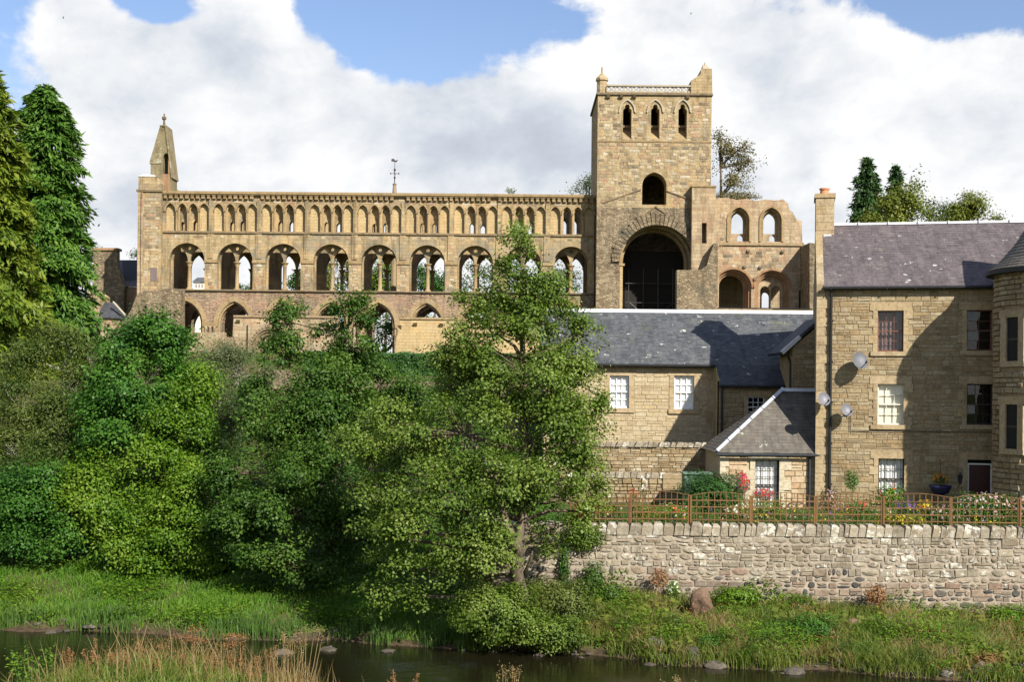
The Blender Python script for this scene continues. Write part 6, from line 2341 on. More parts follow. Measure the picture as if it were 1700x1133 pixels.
# ------------------------------------------------------------------ trees on the river bank
b = P(862, 1077, 37.4)
tree('alder_tree', 'tall alder with forked pale trunk standing at the water edge in the middle', 'tree', (P(864, 1070, 38.0).x, 38.0, 0),
     [(866, 412, 38.2, 34, 40), (846, 450, 38, 26, 26), (862, 485, 38.2, 68, 45), (795, 508, 38.3, 40, 28), (932, 500, 38.3, 30, 28), (772, 592, 38.2, 46, 36), (940, 600, 38.0, 48, 40), (850, 540, 37.4, 60, 40), (815, 485, 38.6, 36, 24), (905, 470, 38.4, 34, 30), (825, 555, 37.8, 68, 48), (915, 540, 38.6, 66, 55), (958, 555, 38, 26, 40), (780, 545, 38, 36, 30),
      (870, 620, 37.6, 105, 60), (965, 640, 38.3, 42, 48), (985, 590, 38.2, 18, 22), (765, 640, 38.6, 72, 52), (900, 712, 37.2, 100, 58), (770, 722, 37.2, 92, 58), (690, 745, 38.6, 66, 52), (650, 700, 39, 42, 40),
      (870, 792, 36.6, 115, 56), (722, 812, 36.8, 88, 52), (645, 832, 37.8, 66, 48), (962, 724, 37.8, 42, 50), (968, 800, 37.4, 36, 54), (985, 690, 37.8, 22, 26), (615, 888, 38.2, 55, 48), (722, 888, 36.6, 92, 46),
      (785, 848, 36.6, 62, 36), (690, 945, 37.2, 92, 34), (775, 905, 36.8, 58, 40), (610, 780, 38.6, 42, 40), (590, 740, 39, 36, 34), (935, 872, 37.4, 46, 28), (640, 990, 37.4, 60, 22), (935, 828, 37.2, 58, 34), (812, 890, 36.2, 34, 36), (800, 935, 36.3, 46, 26), (905, 905, 37.5, 22, 22), (890, 845, 37.0, 45, 26), (980, 850, 37.6, 26, 26)],
     1420, 60, 0.102, 'leaf_alder', tr=0.26, limb_r=0.075, spread=0.28, twigs=0.5,
     trunk=[P(864, 1070, 38.0), P(862, 985, 37.4), P(859, 930, 37.0), P(870, 800, 37.2), P(864, 600, 38.1), P(866, 420, 38.2)])
# the second stem of the fork
root = [o for o in bpy.data.objects if o.name == 'alder_tree'][0]
mb = MB()
mb.smooth = True
mb.tube([P(862, 925, 36.95), P(852, 895, 36.8), P(838, 862, 36.7), P(820, 800, 36.8), P(780, 720, 37.0)], [0.17, 0.13, 0.12, 0.09, 0.04], 9)
mb.tube([P(866, 960, 37.8), P(882, 930, 37.6), P(884, 905, 37.5), P(878, 880, 37.4)], [0.05, 0.045, 0.035, 0.02], 6)
mb.build('trunk', 'bark', root)
bush('alder_regrowth', 'leafy shoots round the foot of the tall alder', 'shrub', P(822, 1015, 36.75), (1.3, 0.7, 0.85), 14000, 0.085, 'leaf_alder', zmin=0.05)
bush('bank_shrub', 'grey green willow scrub on the bank right of the alder trunk', 'shrub', P(930, 1000, 37.9), (1.15, 0.7, 0.75), 8500, 0.075, 'leaf_olive', zmin=0.1)
bush('bank_shrub', 'low scrub at the waterline right of the alder trunk', 'shrub', P(915, 1050, 36.6), (1.2, 0.6, 0.5), 6500, 0.08, 'leaf_alder', zmin=0.05)
bush('wall_climber', 'green climber hanging over the river wall beside the alder', 'climber', P(968, 890, 39.8), (0.75, 0.22, 0.42), 2600, 0.075, 'leaf_alder', droop=0.5)
bush('wall_climber', 'thin ivy trail running down the river wall near the alder', 'climber', P(938, 935, 39.8), (0.16, 0.12, 0.75), 900, 0.07, 'leaf_sycamore', droop=0.5)
bush('wall_climber', 'dark leafy sapling at the wall foot right of the alder', 'climber', P(985, 960, 39.5), (0.35, 0.3, 0.55), 1400, 0.08, 'leaf_alder_dark')
bush('wall_climber', 'ragged stems leaning on the wall foot between alder and tree stump', 'climber', P(1010, 985, 39.4), (0.8, 0.3, 0.3), 1500, 0.07, 'leaf_alder_dark')

tree('bank_tree', 'dark leafy alder with two thin leading shoots left of the middle', 'tree', (P(545, 950, 43).x, 43.0, 0),
     [(480, 535, 45, 24, 36), (582, 512, 44, 24, 30), (592, 575, 44, 40, 46), (540, 560, 45, 22, 30), (475, 605, 44, 50, 50), (540, 645, 43.5, 62, 50), (440, 685, 44, 55, 50), (520, 722, 43, 75, 56), (420, 785, 43.5, 66, 56),
      (565, 782, 42.6, 66, 56), (480, 862, 42.2, 88, 56), (400, 882, 43, 60, 56), (575, 895, 42, 56, 52), (470, 938, 42, 80, 34), (520, 800, 42, 60, 46), (630, 640, 45, 60, 45), (690, 660, 46, 60, 35), (620, 690, 44, 60, 40)],
     1450, 62, 0.11, 'leaf_alder_dark', tr=0.2, spread=0.31,
     trunk=[P(545, 958, 43), P(548, 860, 43), P(575, 700, 44), P(580, 520, 44)])
tree('sycamore_tree', 'bushy dark green sycamore below the west end of the abbey', 'tree', (P(250, 880, 47).x, 47.0, 0),
     [(262, 552, 48, 46, 30), (205, 590, 48.5, 48, 42), (300, 598, 48.5, 42, 38), (168, 640, 48, 42, 44), (242, 642, 47, 76, 48), (315, 665, 48, 40, 46), (222, 705, 46.6, 78, 44), (300, 722, 47, 48, 42), (170, 740, 47, 46, 40)],
     700, 64, 0.125, 'leaf_sycamore', tr=0.18, spread=0.38, aspect=0.85)
tree('willow_tree', 'olive grey willow in front of the tall conifers at the left', 'tree', (P(95, 860, 48).x, 48.0, 0),
     [(112, 578, 50, 56, 38), (58, 602, 50, 38, 38), (158, 615, 49.5, 38, 44), (100, 668, 49, 78, 56), (38, 690, 49, 46, 56), (135, 735, 48, 68, 46), (30, 762, 48, 48, 46), (0, 640, 50, 26, 50), (80, 780, 47.5, 70, 40)],
     820, 56, 0.13, 'leaf_olive', tr=0.14, spread=0.34, aspect=0.38, droop=0.4, bark='bark_pale')
tree('willow_tree', 'thin silvery willow between the sycamore and the cloister wall', 'tree', (P(375, 830, 49).x, 49.0, 0),
     [(358, 598, 51, 32, 36), (400, 625, 51, 34, 40), (360, 662, 50, 38, 46), (398, 702, 50, 42, 46), (352, 745, 49, 40, 36), (430, 650, 51, 26, 40), (330, 630, 51, 26, 40)],
     520, 60, 0.11, 'leaf_willow', tr=0.09, spread=0.36, aspect=0.3, droop=0.2, bark='bark_pale')
for (lab, lobes, n) in (('bright green elder bush at the left edge above the meadow', [(55, 838, 46, 76, 52), (20, 895, 45.6, 46, 40), (100, 895, 45.3, 60, 36), (-20, 820, 46, 40, 60)], 430),
                        ('yellow green hawthorn bush below the sycamore', [(180, 792, 46, 62, 44), (150, 858, 45.2, 66, 46), (215, 850, 45, 56, 44), (185, 905, 44.8, 56, 30)], 430),
                        ('bright lime leaved maple sapling in the middle of the thicket', [(300, 655, 46.4, 40, 26), (325, 705, 46, 38, 28), (285, 700, 46, 38, 28), (335, 640, 46.6, 20, 26)], 170),
                        ('sunlit bramble thicket between hawthorn and dark alder', [(272, 800, 45.6, 74, 50), (340, 838, 45, 58, 52), (285, 872, 44.6, 66, 44), (345, 905, 44.4, 56, 38), (270, 925, 44.2, 50, 24)], 560)):
    bx_ = P(lobes[1][0], 930, lobes[1][2])
    tree('bush', lab, 'bush', (bx_.x, lobes[1][2] + 0.2, 0), lobes, n, 56, 0.115, 'leaf_bright' if 'lime' in lab or 'yellow' in lab or 'sunlit' in lab else 'leaf_sycamore', tr=0.06, limb_r=0.03, spread=0.36, group='bushes on the left bank')

# ------------------------------------------------------------------ conifers at the left and behind the house
conifer('conifer_tree', 'tall golden green conifer cut by the left picture edge', -22, 105, 640, 68, 118, 'leaf_conifer_gold', 46000, 0.46, power=0.6, nb=70)
conifer('conifer_tree', 'tall dark green conifer left of the abbey', 76, 143, 640, 74, 96, 'leaf_conifer', 62000, 0.44, power=0.44, nb=84)
conifer('conifer_tree', 'dark conifer between the golden one and the tall one', 26, 235, 640, 76, 80, 'leaf_conifer', 26000, 0.44, power=0.55, nb=56)
conifer('spruce_tree', 'taller dark spruce behind the purple roof', 1441, 262, 470, 84, 62, 'leaf_spruce', 15000, 0.36, power=0.85, nb=36)
conifer('spruce_tree', 'slimmer dark spruce top right of the taller one', 1487, 275, 470, 86, 42, 'leaf_spruce', 9000, 0.34, power=0.85, nb=30)
tree('garden_tree', 'yellow green tree in front of the spruces behind the purple roof', 'tree', (P(1490, 420, 80).x, 80, 0), [(1480, 348, 80, 24, 24), (1502, 340, 80, 20, 26), (1516, 322, 80, 10, 26), (1520, 352, 80, 18, 18), (1470, 372, 80, 30, 18)], 240, 34, 0.16, 'leaf_yellowgreen', tr=0.16, spread=0.42)
tree('garden_tree', 'thin sparse tree between two denser ones behind the purple roof', 'tree', (P(1552, 420, 82).x, 82, 0), [(1545, 358, 82, 12, 20), (1565, 360, 82, 14, 14), (1540, 345, 82, 8, 14)], 70, 16, 0.15, 'leaf_olive', tr=0.1, spread=0.5)
tree('garden_tree', 'rounded green tree behind the right half of the purple roof', 'tree', (P(1607, 420, 82).x, 82, 0), [(1598, 352, 82, 24, 16), (1620, 342, 82, 16, 20), (1588, 362, 82, 22, 14), (1608, 335, 82, 10, 12), (1652, 364, 82, 6, 8)], 190, 32, 0.15, 'leaf_yellowgreen', tr=0.14, spread=0.4)

# ------------------------------------------------------------------ trees behind the abbey
tree('autumn_tree', 'half bare brown green tree leaning out behind the tower', 'tree', (P(1205, 420, 136).x, 136, 0), [(1197, 232, 136, 14, 18), (1222, 252, 136, 26, 22), (1245, 268, 136, 18, 14), (1200, 275, 136, 20, 26), (1228, 285, 136, 18, 12), (1215, 305, 136, 30, 14)], 150, 17, 0.24, 'leaf_autumn', tr=0.4, spread=0.6, limb_r=0.14, twigs=0.9, bark='bark')
tree('autumn_tree', 'bare topped tree just left of the tower behind the nave', 'tree', (P(975, 420, 134).x, 134, 0), [(972, 308, 134, 13, 11), (980, 300, 134, 8, 12), (960, 318, 134, 12, 8)], 60, 14, 0.2, 'leaf_willow', tr=0.2, spread=0.6, twigs=0.9, limb_r=0.07)
for (lab, lobes, mt, n, per) in (('yellow green tree seen through the fourth gallery arch', [(560, 462, 134, 34, 36), (590, 470, 134, 22, 34), (545, 480, 134, 30, 30)], 'leaf_yellowgreen', 260, 30),
                                 ('green tree seen through the fifth gallery arch', [(640, 462, 135, 34, 30), (655, 480, 135, 30, 28), (625, 478, 135, 26, 26)], 'leaf_bright', 240, 30),
                                 ('small tree seen through the third gallery arch', [(492, 468, 136, 12, 18), (496, 484, 136, 14, 16)], 'leaf_sycamore', 80, 26),
                                 ('dark tree seen through the sixth gallery arch', [(700, 470, 136, 24, 22), (726, 480, 136, 30, 22), (740, 468, 136, 14, 14)], 'leaf_sycamore', 150, 22),
                                 ('loose tree seen through the two arches beside the alder', [(790, 462, 138, 34, 30), (830, 475, 138, 34, 26), (775, 484, 138, 22, 18)], 'leaf_willow', 110, 15),
                                 ('loose tree seen through the arches nearest the tower', [(895, 458, 138, 30, 30), (940, 462, 138, 30, 34), (920, 482, 138, 40, 20)], 'leaf_willow', 150, 18),
                                 ('dark round tree far off, seen through the second gallery arch', [(404, 482, 200, 16, 8), (372, 484, 200, 14, 10), (230, 424, 200, 12, 8)], 'leaf_spruce', 90, 26),
                                 ('dark tree beside the chimney of the gabled town house', [(151, 424, 150, 8, 14), (146, 440, 150, 10, 20)], 'leaf_spruce', 70, 22),
                                 ('green trees seen low through the main arcade', [(620, 545, 130, 60, 30), (690, 540, 130, 40, 26), (560, 545, 130, 40, 26), (300, 548, 130, 20, 20)], 'leaf_sycamore', 300, 26)):
    bb_ = P(lobes[0][0], 560, lobes[0][2])
    tree('distant_tree', lab, 'tree', (bb_.x, lobes[0][2], 0), lobes, n, per, 0.24, mt, tr=0.2, limb_r=0.07, spread=0.6)
bush('wall_top_bush', 'brown bush growing on top of the choir wall', 'bush', P(1222, 326, 111.2), (2.2, 0.5, 0.42), 1500, 0.16, 'leaf_autumn', stem=False)
bush('wall_top_bush', 'tuft of weeds on the nave parapet', 'bush', P(848, 317, 111.3), (0.5, 0.3, 0.25), 160, 0.14, 'leaf_olive', stem=False)

# clipped hedge and grass terrace under the cloister wall
hp0, hp1 = P(628, 622, 94), P(800, 589, 94)
rg = rng_for('hedge')
n = 15000
x = rg.uniform(P(505, 600, 94).x, P(880, 600, 94).x, n)
zt = hp1.z + 0.06 * np.sin(x * 3)
zz = np.minimum(rg.uniform(hp0.z - 0.2, hp1.z + 0.25, n), zt + rg.normal(0, 0.04, n))
yy = 94 + rg.normal(0, 0.06, n) + np.where(zz > zt - 0.06, rg.uniform(0, 1.6, n), 0)
hedge = thing('clipped_hedge', 'long smooth dark green hedge at the foot of the cloister wall', 'hedge', (hp0.x, 94, hp0.z - 0.2))
quads_mesh('foliage', leaf_quads(np.stack([x, yy, zz], 1), np.tile([0, -1.0, 0.3], (n, 1)), 0.16, 0.12, rg, up=0.3, jitter=0.6), 'leaf_hedge', hedge)
MB().box(P(505, 600, 94).x, P(880, 600, 94).x, 94.08, 95.5, hp0.z - 1.0, hp1.z - 0.05).build('hedge_core', 'leaf_hedge', hedge)
# pale terrace wall half hidden by the thicket
q = [P(*p, 61.0) for p in ((400, 760), (860, 760), (860, 648), (790, 642), (690, 632), (600, 628), (520, 620), (430, 612), (330, 560), (250, 560))]
tw_ = thing('terrace_wall', 'pale rubble terrace wall glimpsed through the thicket below the hedge', 'wall', (q[0].x, 61, 5))
MB().plate([(p.x, p.z if i > 1 else 4.0) for i, p in enumerate(q[:8])], [], 61, 61.6).build('wall_face', 'abbey_rubble', tw_)

# ------------------------------------------------------------------ grass and bank plants
rg = rng_for('grass')
n = 62000
x = rg.uniform(-19.5, 2.0, n)
dy = rg.uniform(0, 1, n) ** 0.8 * 9.0
y = edge_y(x) + 0.05 + dy
pn = patch_noise(x, y, 1.3, 0.7)
keep = rg.uniform(0, 1, n) < 0.7 + 0.5 * pn
x, y, pn = x[keep], y[keep], pn[keep]
blades('meadow_grass', 'lush bright green grass on the left river bank', x, y, H(x, y), 0.12 + 0.16 * rg.uniform(0, 1, len(x)) + 0.22 * np.clip(pn, -0.3, 1), 0.026, 'grass_lush', lean=0.5)
n = 5200
x = rg.uniform(-19.5, 0, n)
y = edge_y(x) + rg.uniform(-0.15, 0.9, n) ** 1.0
keep = patch_noise(x, y, 1.6, 2.2) > -0.02
x, y = x[keep], y[keep]
blades('reeds', 'upright reeds along the left waterline', x, y, np.maximum(H(x, y), -0.05), rg.uniform(0.3, 0.62, len(x)), 0.024, 'reed_green', lean=0.16)
# broad weeds in the meadow
rg2 = rng_for('weeds')
n = 30000
x = rg2.uniform(-19, 1, n)
y = edge_y(x) + 0.3 + rg2.uniform(0, 7, n)
keep = patch_noise(x, y, 1.7, 4.0) > 0.16
p = np.stack([x, y, H(x, y) + rg2.uniform(0.08, 0.42, n)], 1)[keep]
o = quads_mesh('meadow_weeds', leaf_quads(p, np.tile([0, 0, 1.0], (len(p), 1)), 0.13, 0.085, rg2, up=0.9), 'leaf_bright')
tag(o, 'broad leaved weeds in the left bank meadow', 'weeds', kind='stuff')

n = 60000
x = rg2.uniform(-22, 1.5, n)
y = rg2.uniform(45, 63, n)
pn = patch_noise(x, y, 1.1, 8.4)
p = np.stack([x, y, H(x, y) + rg2.uniform(0.0, 1, n) * (0.5 + 0.5 * np.clip(pn, -0.5, 1))], 1)
o = quads_mesh('undergrowth', leaf_quads(p, np.tile([0.1, -0.5, 0.8], (n, 1)), 0.17, 0.11, rg2, up=0.7), 'leaf_alder_dark')
tag(o, 'dark undergrowth covering the wooded slope under the trees', 'undergrowth', kind='stuff')

n = 46000
x = rg.uniform(-1.6, 17.5, n)
e = edge_y(x)
y = e - 0.1 + rg.uniform(0, 1, n) * (40.0 - e)
pn = patch_noise(x, y, 1.9, 1.3)
keep = (rg.uniform(0, 1, n) < 0.55 + 1.0 * pn)
x1, y1, p1 = x[keep], y[keep], pn[keep]
blades('bank_grass', 'rough mixed grass on the stony right bank', x1, y1, H(x1, y1), 0.18 + 0.28 * rg.uniform(0, 1, len(x1)) + 0.2 * np.clip(p1, 0, 1), 0.024, 'grass_mixed', lean=0.45)
n = 24000
x = rg.uniform(1.0, 17.5, n)
e = edge_y(x)
y = e + 0.15 + rg.uniform(0, 1, n) * (39.8 - e)
keep = patch_noise(x, y, 2.4, 5.1) > 0.22
x, y = x[keep], y[keep]
blades('dry_grass', 'straw coloured dry grass tufts on the right bank', x, y, H(x, y), rg.uniform(0.25, 0.55, len(x)), 0.02, 'grass_dry', lean=0.4)
n = 60000
x = rg2.uniform(-1.0, 17.5, n)
e = edge_y(x)
y = e + 0.15 + rg2.uniform(0, 1, n) * (39.8 - e)
pn = patch_noise(x, y, 1.5, 2.9)
keep = pn > 0.02
x, y, pn = x[keep], y[keep], pn[keep]
p = np.stack([x, y, H(x, y) + rg2.uniform(0.03, 1, len(x)) ** 1.2 * (0.15 + 1.0 * pn)], 1)
o = quads_mesh('bank_weeds', leaf_quads(p, np.tile([0, -0.3, 1.0], (len(p), 1)), 0.085, 0.062, rg2, up=0.8), 'leaf_bright')
tag(o, 'low leafy weeds covering the right bank', 'weeds', kind='stuff')
n = 20000
x = rg2.uniform(0.5, 17.5, n)
e = edge_y(x)
y = e + 0.2 + rg2.uniform(0, 1, n) * (39.8 - e)
pn = patch_noise(x, y, 2.1, 7.7)
keep = pn > 0.16
x, y, pn = x[keep], y[keep], pn[keep]
p = np.stack([x, y, H(x, y) + rg2.uniform(0.02, 1, len(x)) * (0.1 + 0.5 * pn)], 1)
o = quads_mesh('withered_weeds', leaf_quads(p, np.tile([0, -0.3, 1.0], (len(p), 1)), 0.075, 0.03, rg2, up=0.5, jitter=0.9), 'seed_brown')
tag(o, 'brown withered weeds scattered over the right bank', 'weeds', kind='stuff')
n = 2600
x = rg2.uniform(0.0, 17.5, n)
e = edge_y(x)
y = e + 0.2 + rg2.uniform(0, 1, n) * (39.7 - e)
keep = patch_noise(x, y, 1.3, 9.2) > 0.22
x, y = x[keep], y[keep]
p = np.stack([x, y, H(x, y) + rg2.uniform(0.08, 0.4, len(x))], 1)
o = quads_mesh('butterbur_leaves', leaf_quads(p, np.tile([0, -0.5, 0.8], (len(p), 1)), 0.22, 0.2, rg2, up=0.7), 'leaf_yellowgreen')
tag(o, 'large pale butterbur leaves scattered over the right bank', 'plants', kind='stuff')
bush('bank_shrub', 'rounded dark green shrub low on the bank below the outhouse', 'shrub', P(1352, 1050, 37.2), (0.85, 0.6, 0.62), 5200, 0.075, 'leaf_sycamore', zmin=0.1)
for (px_b, py_b, rx_b, rz_b, mt_b, lab_b) in (
        (1040, 1045, 0.5, 0.4, 'leaf_alder_dark', 'dark nettle clump left of the standing boulder'), (1120, 1040, 0.45, 0.42, 'leaf_olive', 'olive willowherb clump below the stump'),
        (1285, 1045, 0.5, 0.38, 'leaf_alder_dark', 'dark weeds left of the rounded shrub'), (1410, 1085, 0.45, 0.35, 'leaf_alder_dark', 'nettles below the broad red boulder'),
        (1530, 1095, 0.5, 0.32, 'leaf_olive', 'olive weeds near the water right of centre'), (1600, 1050, 0.5, 0.36, 'leaf_sycamore', 'green nettles under the wall towards the right'),
        (1440, 1020, 0.4, 0.3, 'leaf_olive', 'olive tuft above the broad red boulder'), (1175, 1070, 0.5, 0.3, 'leaf_sycamore', 'green weeds between stump and waterline'),
        (1640, 1100, 0.45, 0.3, 'seed_brown', 'rust brown dead weeds near the right edge'), (1330, 1000, 0.45, 0.25, 'leaf_olive', 'thin olive weeds at the wall foot below the drainpipe')):
    for yy_ in np.arange(33.5, 39.7, 0.05):
        q_ = P(px_b, py_b, yy_)
        if q_.z <= float(H(q_.x, yy_)) + rz_b * 0.5: break
    bush('bank_weed', lab_b, 'weeds', P(px_b, py_b, yy_), (rx_b, 0.35, rz_b), 1500, 0.07, mt_b, aspect=0.4, zmin=0.0, group='weed clumps on the right bank')
bush('bank_shrub', 'lime green leafy mound at the wall foot right of the stump', 'shrub', P(1225, 990, 39.3), (0.75, 0.35, 0.28), 2200, 0.09, 'leaf_bright')
bush('bank_shrub', 'bright green butterbur patch falling right of the tree stump', 'shrub', P(1215, 1028, 38.6), (0.55, 0.3, 0.4), 1500, 0.10, 'leaf_bright')
bush('bank_shrub', 'green bramble at the wall foot near the right picture edge', 'shrub', P(1672, 1028, 39.2), (0.75, 0.4, 0.42), 2400, 0.085, 'leaf_bright')
bush('bank_shrub', 'leafy clump low on the bank right of the red boulder', 'shrub', P(1478, 1078, 36.6), (0.6, 0.4, 0.35), 1600, 0.085, 'leaf_sycamore')
bush('bank_shrub', 'white flowered weed at the wall foot left of the stump', 'shrub', P(1118, 978, 39.6), (0.25, 0.2, 0.3), 420, 0.07, 'leaf_bright', flowers=(('petal_white', 40, 0.03, 0.3),))
bush('bank_shrub', 'brown withered dock on the upper bank left of the red boulder', 'shrub', P(1455, 990, 39.5), (0.35, 0.2, 0.35), 700, 0.08, 'seed_brown')
bush('bank_shrub', 'brown withered dock in the middle of the bank', 'shrub', P(1095, 960, 39.5), (0.3, 0.2, 0.3), 500, 0.07, 'seed_brown')
bush('bank_shrub', 'purple brown weeds at the right end of the bank', 'shrub', P(1675, 1085, 36.2), (0.8, 0.4, 0.4), 1600, 0.07, 'seed_brown')


def boulder(label, px, py, Y, r, mat, group='boulders on the right bank', flat=0.75, sink=0.3):
    rg = rng_for(label)
    # where the line of sight meets the bank
    for yy_ in np.arange(33.0, 39.9, 0.05):
        q_ = P(px, py, yy_)
        if q_.z <= max(float(H(q_.x, yy_)), 0.0) + r * flat * 0.05:
            break
    c = P(px, py, yy_) if mat == 'boulder' else P(px, py, Y)
    root = bpy.data.objects.new('boulder', None)
    bm = bmesh.new()
    bmesh.ops.create_icosphere(bm, subdivisions=3, radius=1.0)
    ph = rg.uniform(0, 6, 9)
    planes = unit(rg.normal(0, 1, (9, 3)))
    cut = rg.uniform(0.62, 0.95, 9)
    for v in bm.verts:
        d = np.array(v.co)
        for pl, ct in zip(planes, cut):
            s = d @ pl
            if s > ct: d = d - pl * (s - ct) * 0.9
        w = 1 + 0.06 * math.sin(d[0] * 5 + ph[0]) * math.sin(d[1] * 6 + ph[1]) + 0.03 * math.sin(d[2] * 13 + ph[2] + d[0] * 9)
        v.co = Vector(d * w * np.array([r, r * 0.85, r * flat]))
    me = bpy.data.meshes.new('boulder')
    bm.to_mesh(me)
    bm.free()
    me.materials.append(MATS[mat])
    bpy.data.objects.remove(root)
    o = link('boulder', me)
    o.location = c
    o.rotation_euler = (0, 0, rg.uniform(0, 6))
    tag(o, label, 'boulder', group)


for k_, (px_b, py_b, r_b, fl_b, mt_b, lab_b) in enumerate((
        (1062, 1052, 0.22, 0.7, 'boulder', 'mossy grey stone in the weeds left of the standing boulder'), (1235, 1070, 0.26, 0.6, 'boulder_red', 'stone low on the bank below the lime green mound'),
        (1300, 1085, 0.22, 0.6, 'boulder', 'grey stone left of the dark shrub near the water'), (1395, 1100, 0.28, 0.6, 'boulder', 'dark stone right of the dark shrub near the water'),
        (1445, 1060, 0.2, 0.7, 'boulder_red', 'small stone right of the broad red boulder'), (1585, 1090, 0.3, 0.55, 'boulder', 'grey slab in the weeds below the pale round stone'),
        (1520, 1040, 0.24, 0.5, 'boulder_red', 'flat stone under the wall right of centre'), (1690, 1112, 0.3, 0.7, 'boulder', 'dark rock at the right picture edge near the water'),
        (1210, 1092, 0.2, 0.6, 'boulder', 'small stone above the pale waterline slab'))):
    boulder(lab_b, px_b, py_b, 37.0, r_b, 'boulder', flat=fl_b)
for a in (('tall reddish weathered tree stump like boulder high on the bank', 1165, 1003, 38.9, 0.42, 'boulder_red', 1.15),
          ('broad red brown boulder right of the dark shrub', 1418, 1042, 38.0, 0.36, 'boulder_red', 0.7),
          ('small pale round stone right of the red boulder', 1549, 1061, 37.4, 0.17, 'boulder_pale', 1.1),
          ('dark boulder low on the bank near the right edge', 1632, 1112, 35.9, 0.36, 'boulder', 0.7),
          ('grey pointed boulder standing at the waterline', 1146, 1090, 36.4, 0.34, 'boulder', 0.9),
          ('flat pale slab at the waterline right of the pointed boulder', 1187, 1106, 36.0, 0.36, 'boulder', 0.4),
          ('grey boulder above the waterline in the middle of the bank', 1088, 1075, 36.9, 0.33, 'boulder', 1.0),
          ('pale grey stone half buried left of the stump', 1030, 1030, 38.2, 0.34, 'boulder', 0.6),
          ('squared grey stone at the waterline below the dark shrub', 1318, 1117, 35.3, 0.36, 'boulder', 0.4),
          ('small pale stone high on the bank at the right', 1482, 1030, 38.6, 0.3, 'boulder_red', 0.4),
          ('dark flat rock at the waterline towards the right', 1570, 1118, 35.2, 0.32, 'boulder', 0.45)):
    boulder(a[0], *a[1:5], a[5], flat=a[6])
# stones and riffles in the river near the left weeds
for (lab, px, py, Y, r) in (('dark wet stone in the riffle right of the tall weeds', 470, 1085, 37.2, 0.34), ('flat stone breaking the water in the left riffle', 545, 1080, 37.6, 0.3),
                            ('low wet stone in midstream', 645, 1083, 37.2, 0.25), ('brown stone at the foot of the left bank', 150, 1040, 39.4, 0.3)):
    boulder(lab, px, py, Y, r, 'boulder', group='stones in the river', flat=0.3)

# small stones along the right waterline
rg = rng_for('pebbles')
V_, F_ = [], []
bm = bmesh.new()
bmesh.ops.create_icosphere(bm, subdivisions=1, radius=1.0)
bv = np.array([v.co for v in bm.verts])
bf = [[v.index for v in f.verts] for f in bm.faces]
bm.free()
for i in range(420):
    x_ = rg.uniform(-1.5, 17.5) if i < 360 else rg.uniform(-16, -1.5)
    if math.sin(x_ * 1.9) + math.sin(x_ * 0.83 + 1) < -0.2 and rg.uniform() < 0.85: continue
    up_ = rg.normal(0.1, 0.45)
    y_ = float(edge_y(x_)) + up_
    r_ = rg.uniform(0.03, 0.11) * (2.0 if rg.uniform() < 0.12 else 1)
    z_ = max(float(H(x_, y_)), -0.06)
    b0_ = len(V_)
    j = bv * rg.uniform(0.75, 1.2, (len(bv), 1)) * np.array([r_ * rg.uniform(0.9, 1.6), r_, r_ * rg.uniform(0.4, 0.8)])
    a_ = rg.uniform(0, 6.28)
    j = np.stack([j[:, 0] * math.cos(a_) - j[:, 1] * math.sin(a_), j[:, 0] * math.sin(a_) + j[:, 1] * math.cos(a_), j[:, 2]], 1)
    V_ += (j + np.array([x_, y_, z_ + 0.01])).tolist()
    F_ += [[q + b0_ for q in f] for f in bf]
me = bpy.data.meshes.new('shingle')
me.from_pydata(V_, [], F_)
me.materials.append(MATS['wet_stone'])
tag(link('shingle', me), 'small wet stones strewn along the waterline', 'stones', kind='stuff')

# ------------------------------------------------------------------ weeds on the near bank
rg = rng_for('near')
n = 15000
x = rg.uniform(-9.6, -2.6, n)
y = rg.uniform(17.5, 26.0, n)
z = H(x, y)
vis = z > 7.5 - 0.238 * y - 0.35
x, y, z = x[vis], y[vis], z[vis]
blades('near_grass', 'tussocky green grass on the near bank in the lower left corner', x, y, z, rg.uniform(0.15, 0.45, len(x)), 0.016, 'grass_mixed', lean=0.45)
n = 800
x = np.concatenate([rg.normal(-6.6, 1.0, n // 3), rg.normal(-5.0, 0.8, n // 3), rg.normal(-3.75, 0.35, n // 3)])
y = rg.uniform(20, 24, len(x))
blades('near_dry_grass', 'tall dry straw stalks among the near bank weeds', x, y, H(x, y), rg.uniform(0.35, 0.95, len(x)), 0.013, 'grass_dry', lean=0.2)
# single tall seeding weeds
spots = [(118, 1062, 22, 1), (155, 1058, 21.5, 1), (235, 1062, 22, 2), (205, 1075, 21, 2), (270, 1050, 22.5, 2), (322, 1045, 22.5, 3), (300, 1070, 21.5, 2), (395, 1048, 22.2, 3), (385, 1070, 22, 2),
         (430, 1072, 22, 1), (445, 1068, 21.6, 1), (350, 1078, 21.2, 2), (175, 1080, 21.4, 1), (250, 1085, 20.8, 2), (415, 1090, 21.4, 2), (480, 1050, 21.8, 4), (495, 1058, 21.6, 4), (505, 1040, 21.9, 4), (465, 1075, 21.5, 4), (60, 1090, 21, 5), (40, 1075, 21.3, 5), (75, 1075, 21.5, 5),
         (850, 1112, 21, 4), (840, 1108, 21.2, 4), (660, 1108, 21.4, 1), (690, 1110, 21.6, 1), (1135, 1125, 20.5, 4)]
kinds = {1: 'rusty dock seed spike', 2: 'brown seeding weed', 3: 'tall tan umbel weed', 4: 'bleached straw stalk', 5: 'leafy green weed'}
wh = {}
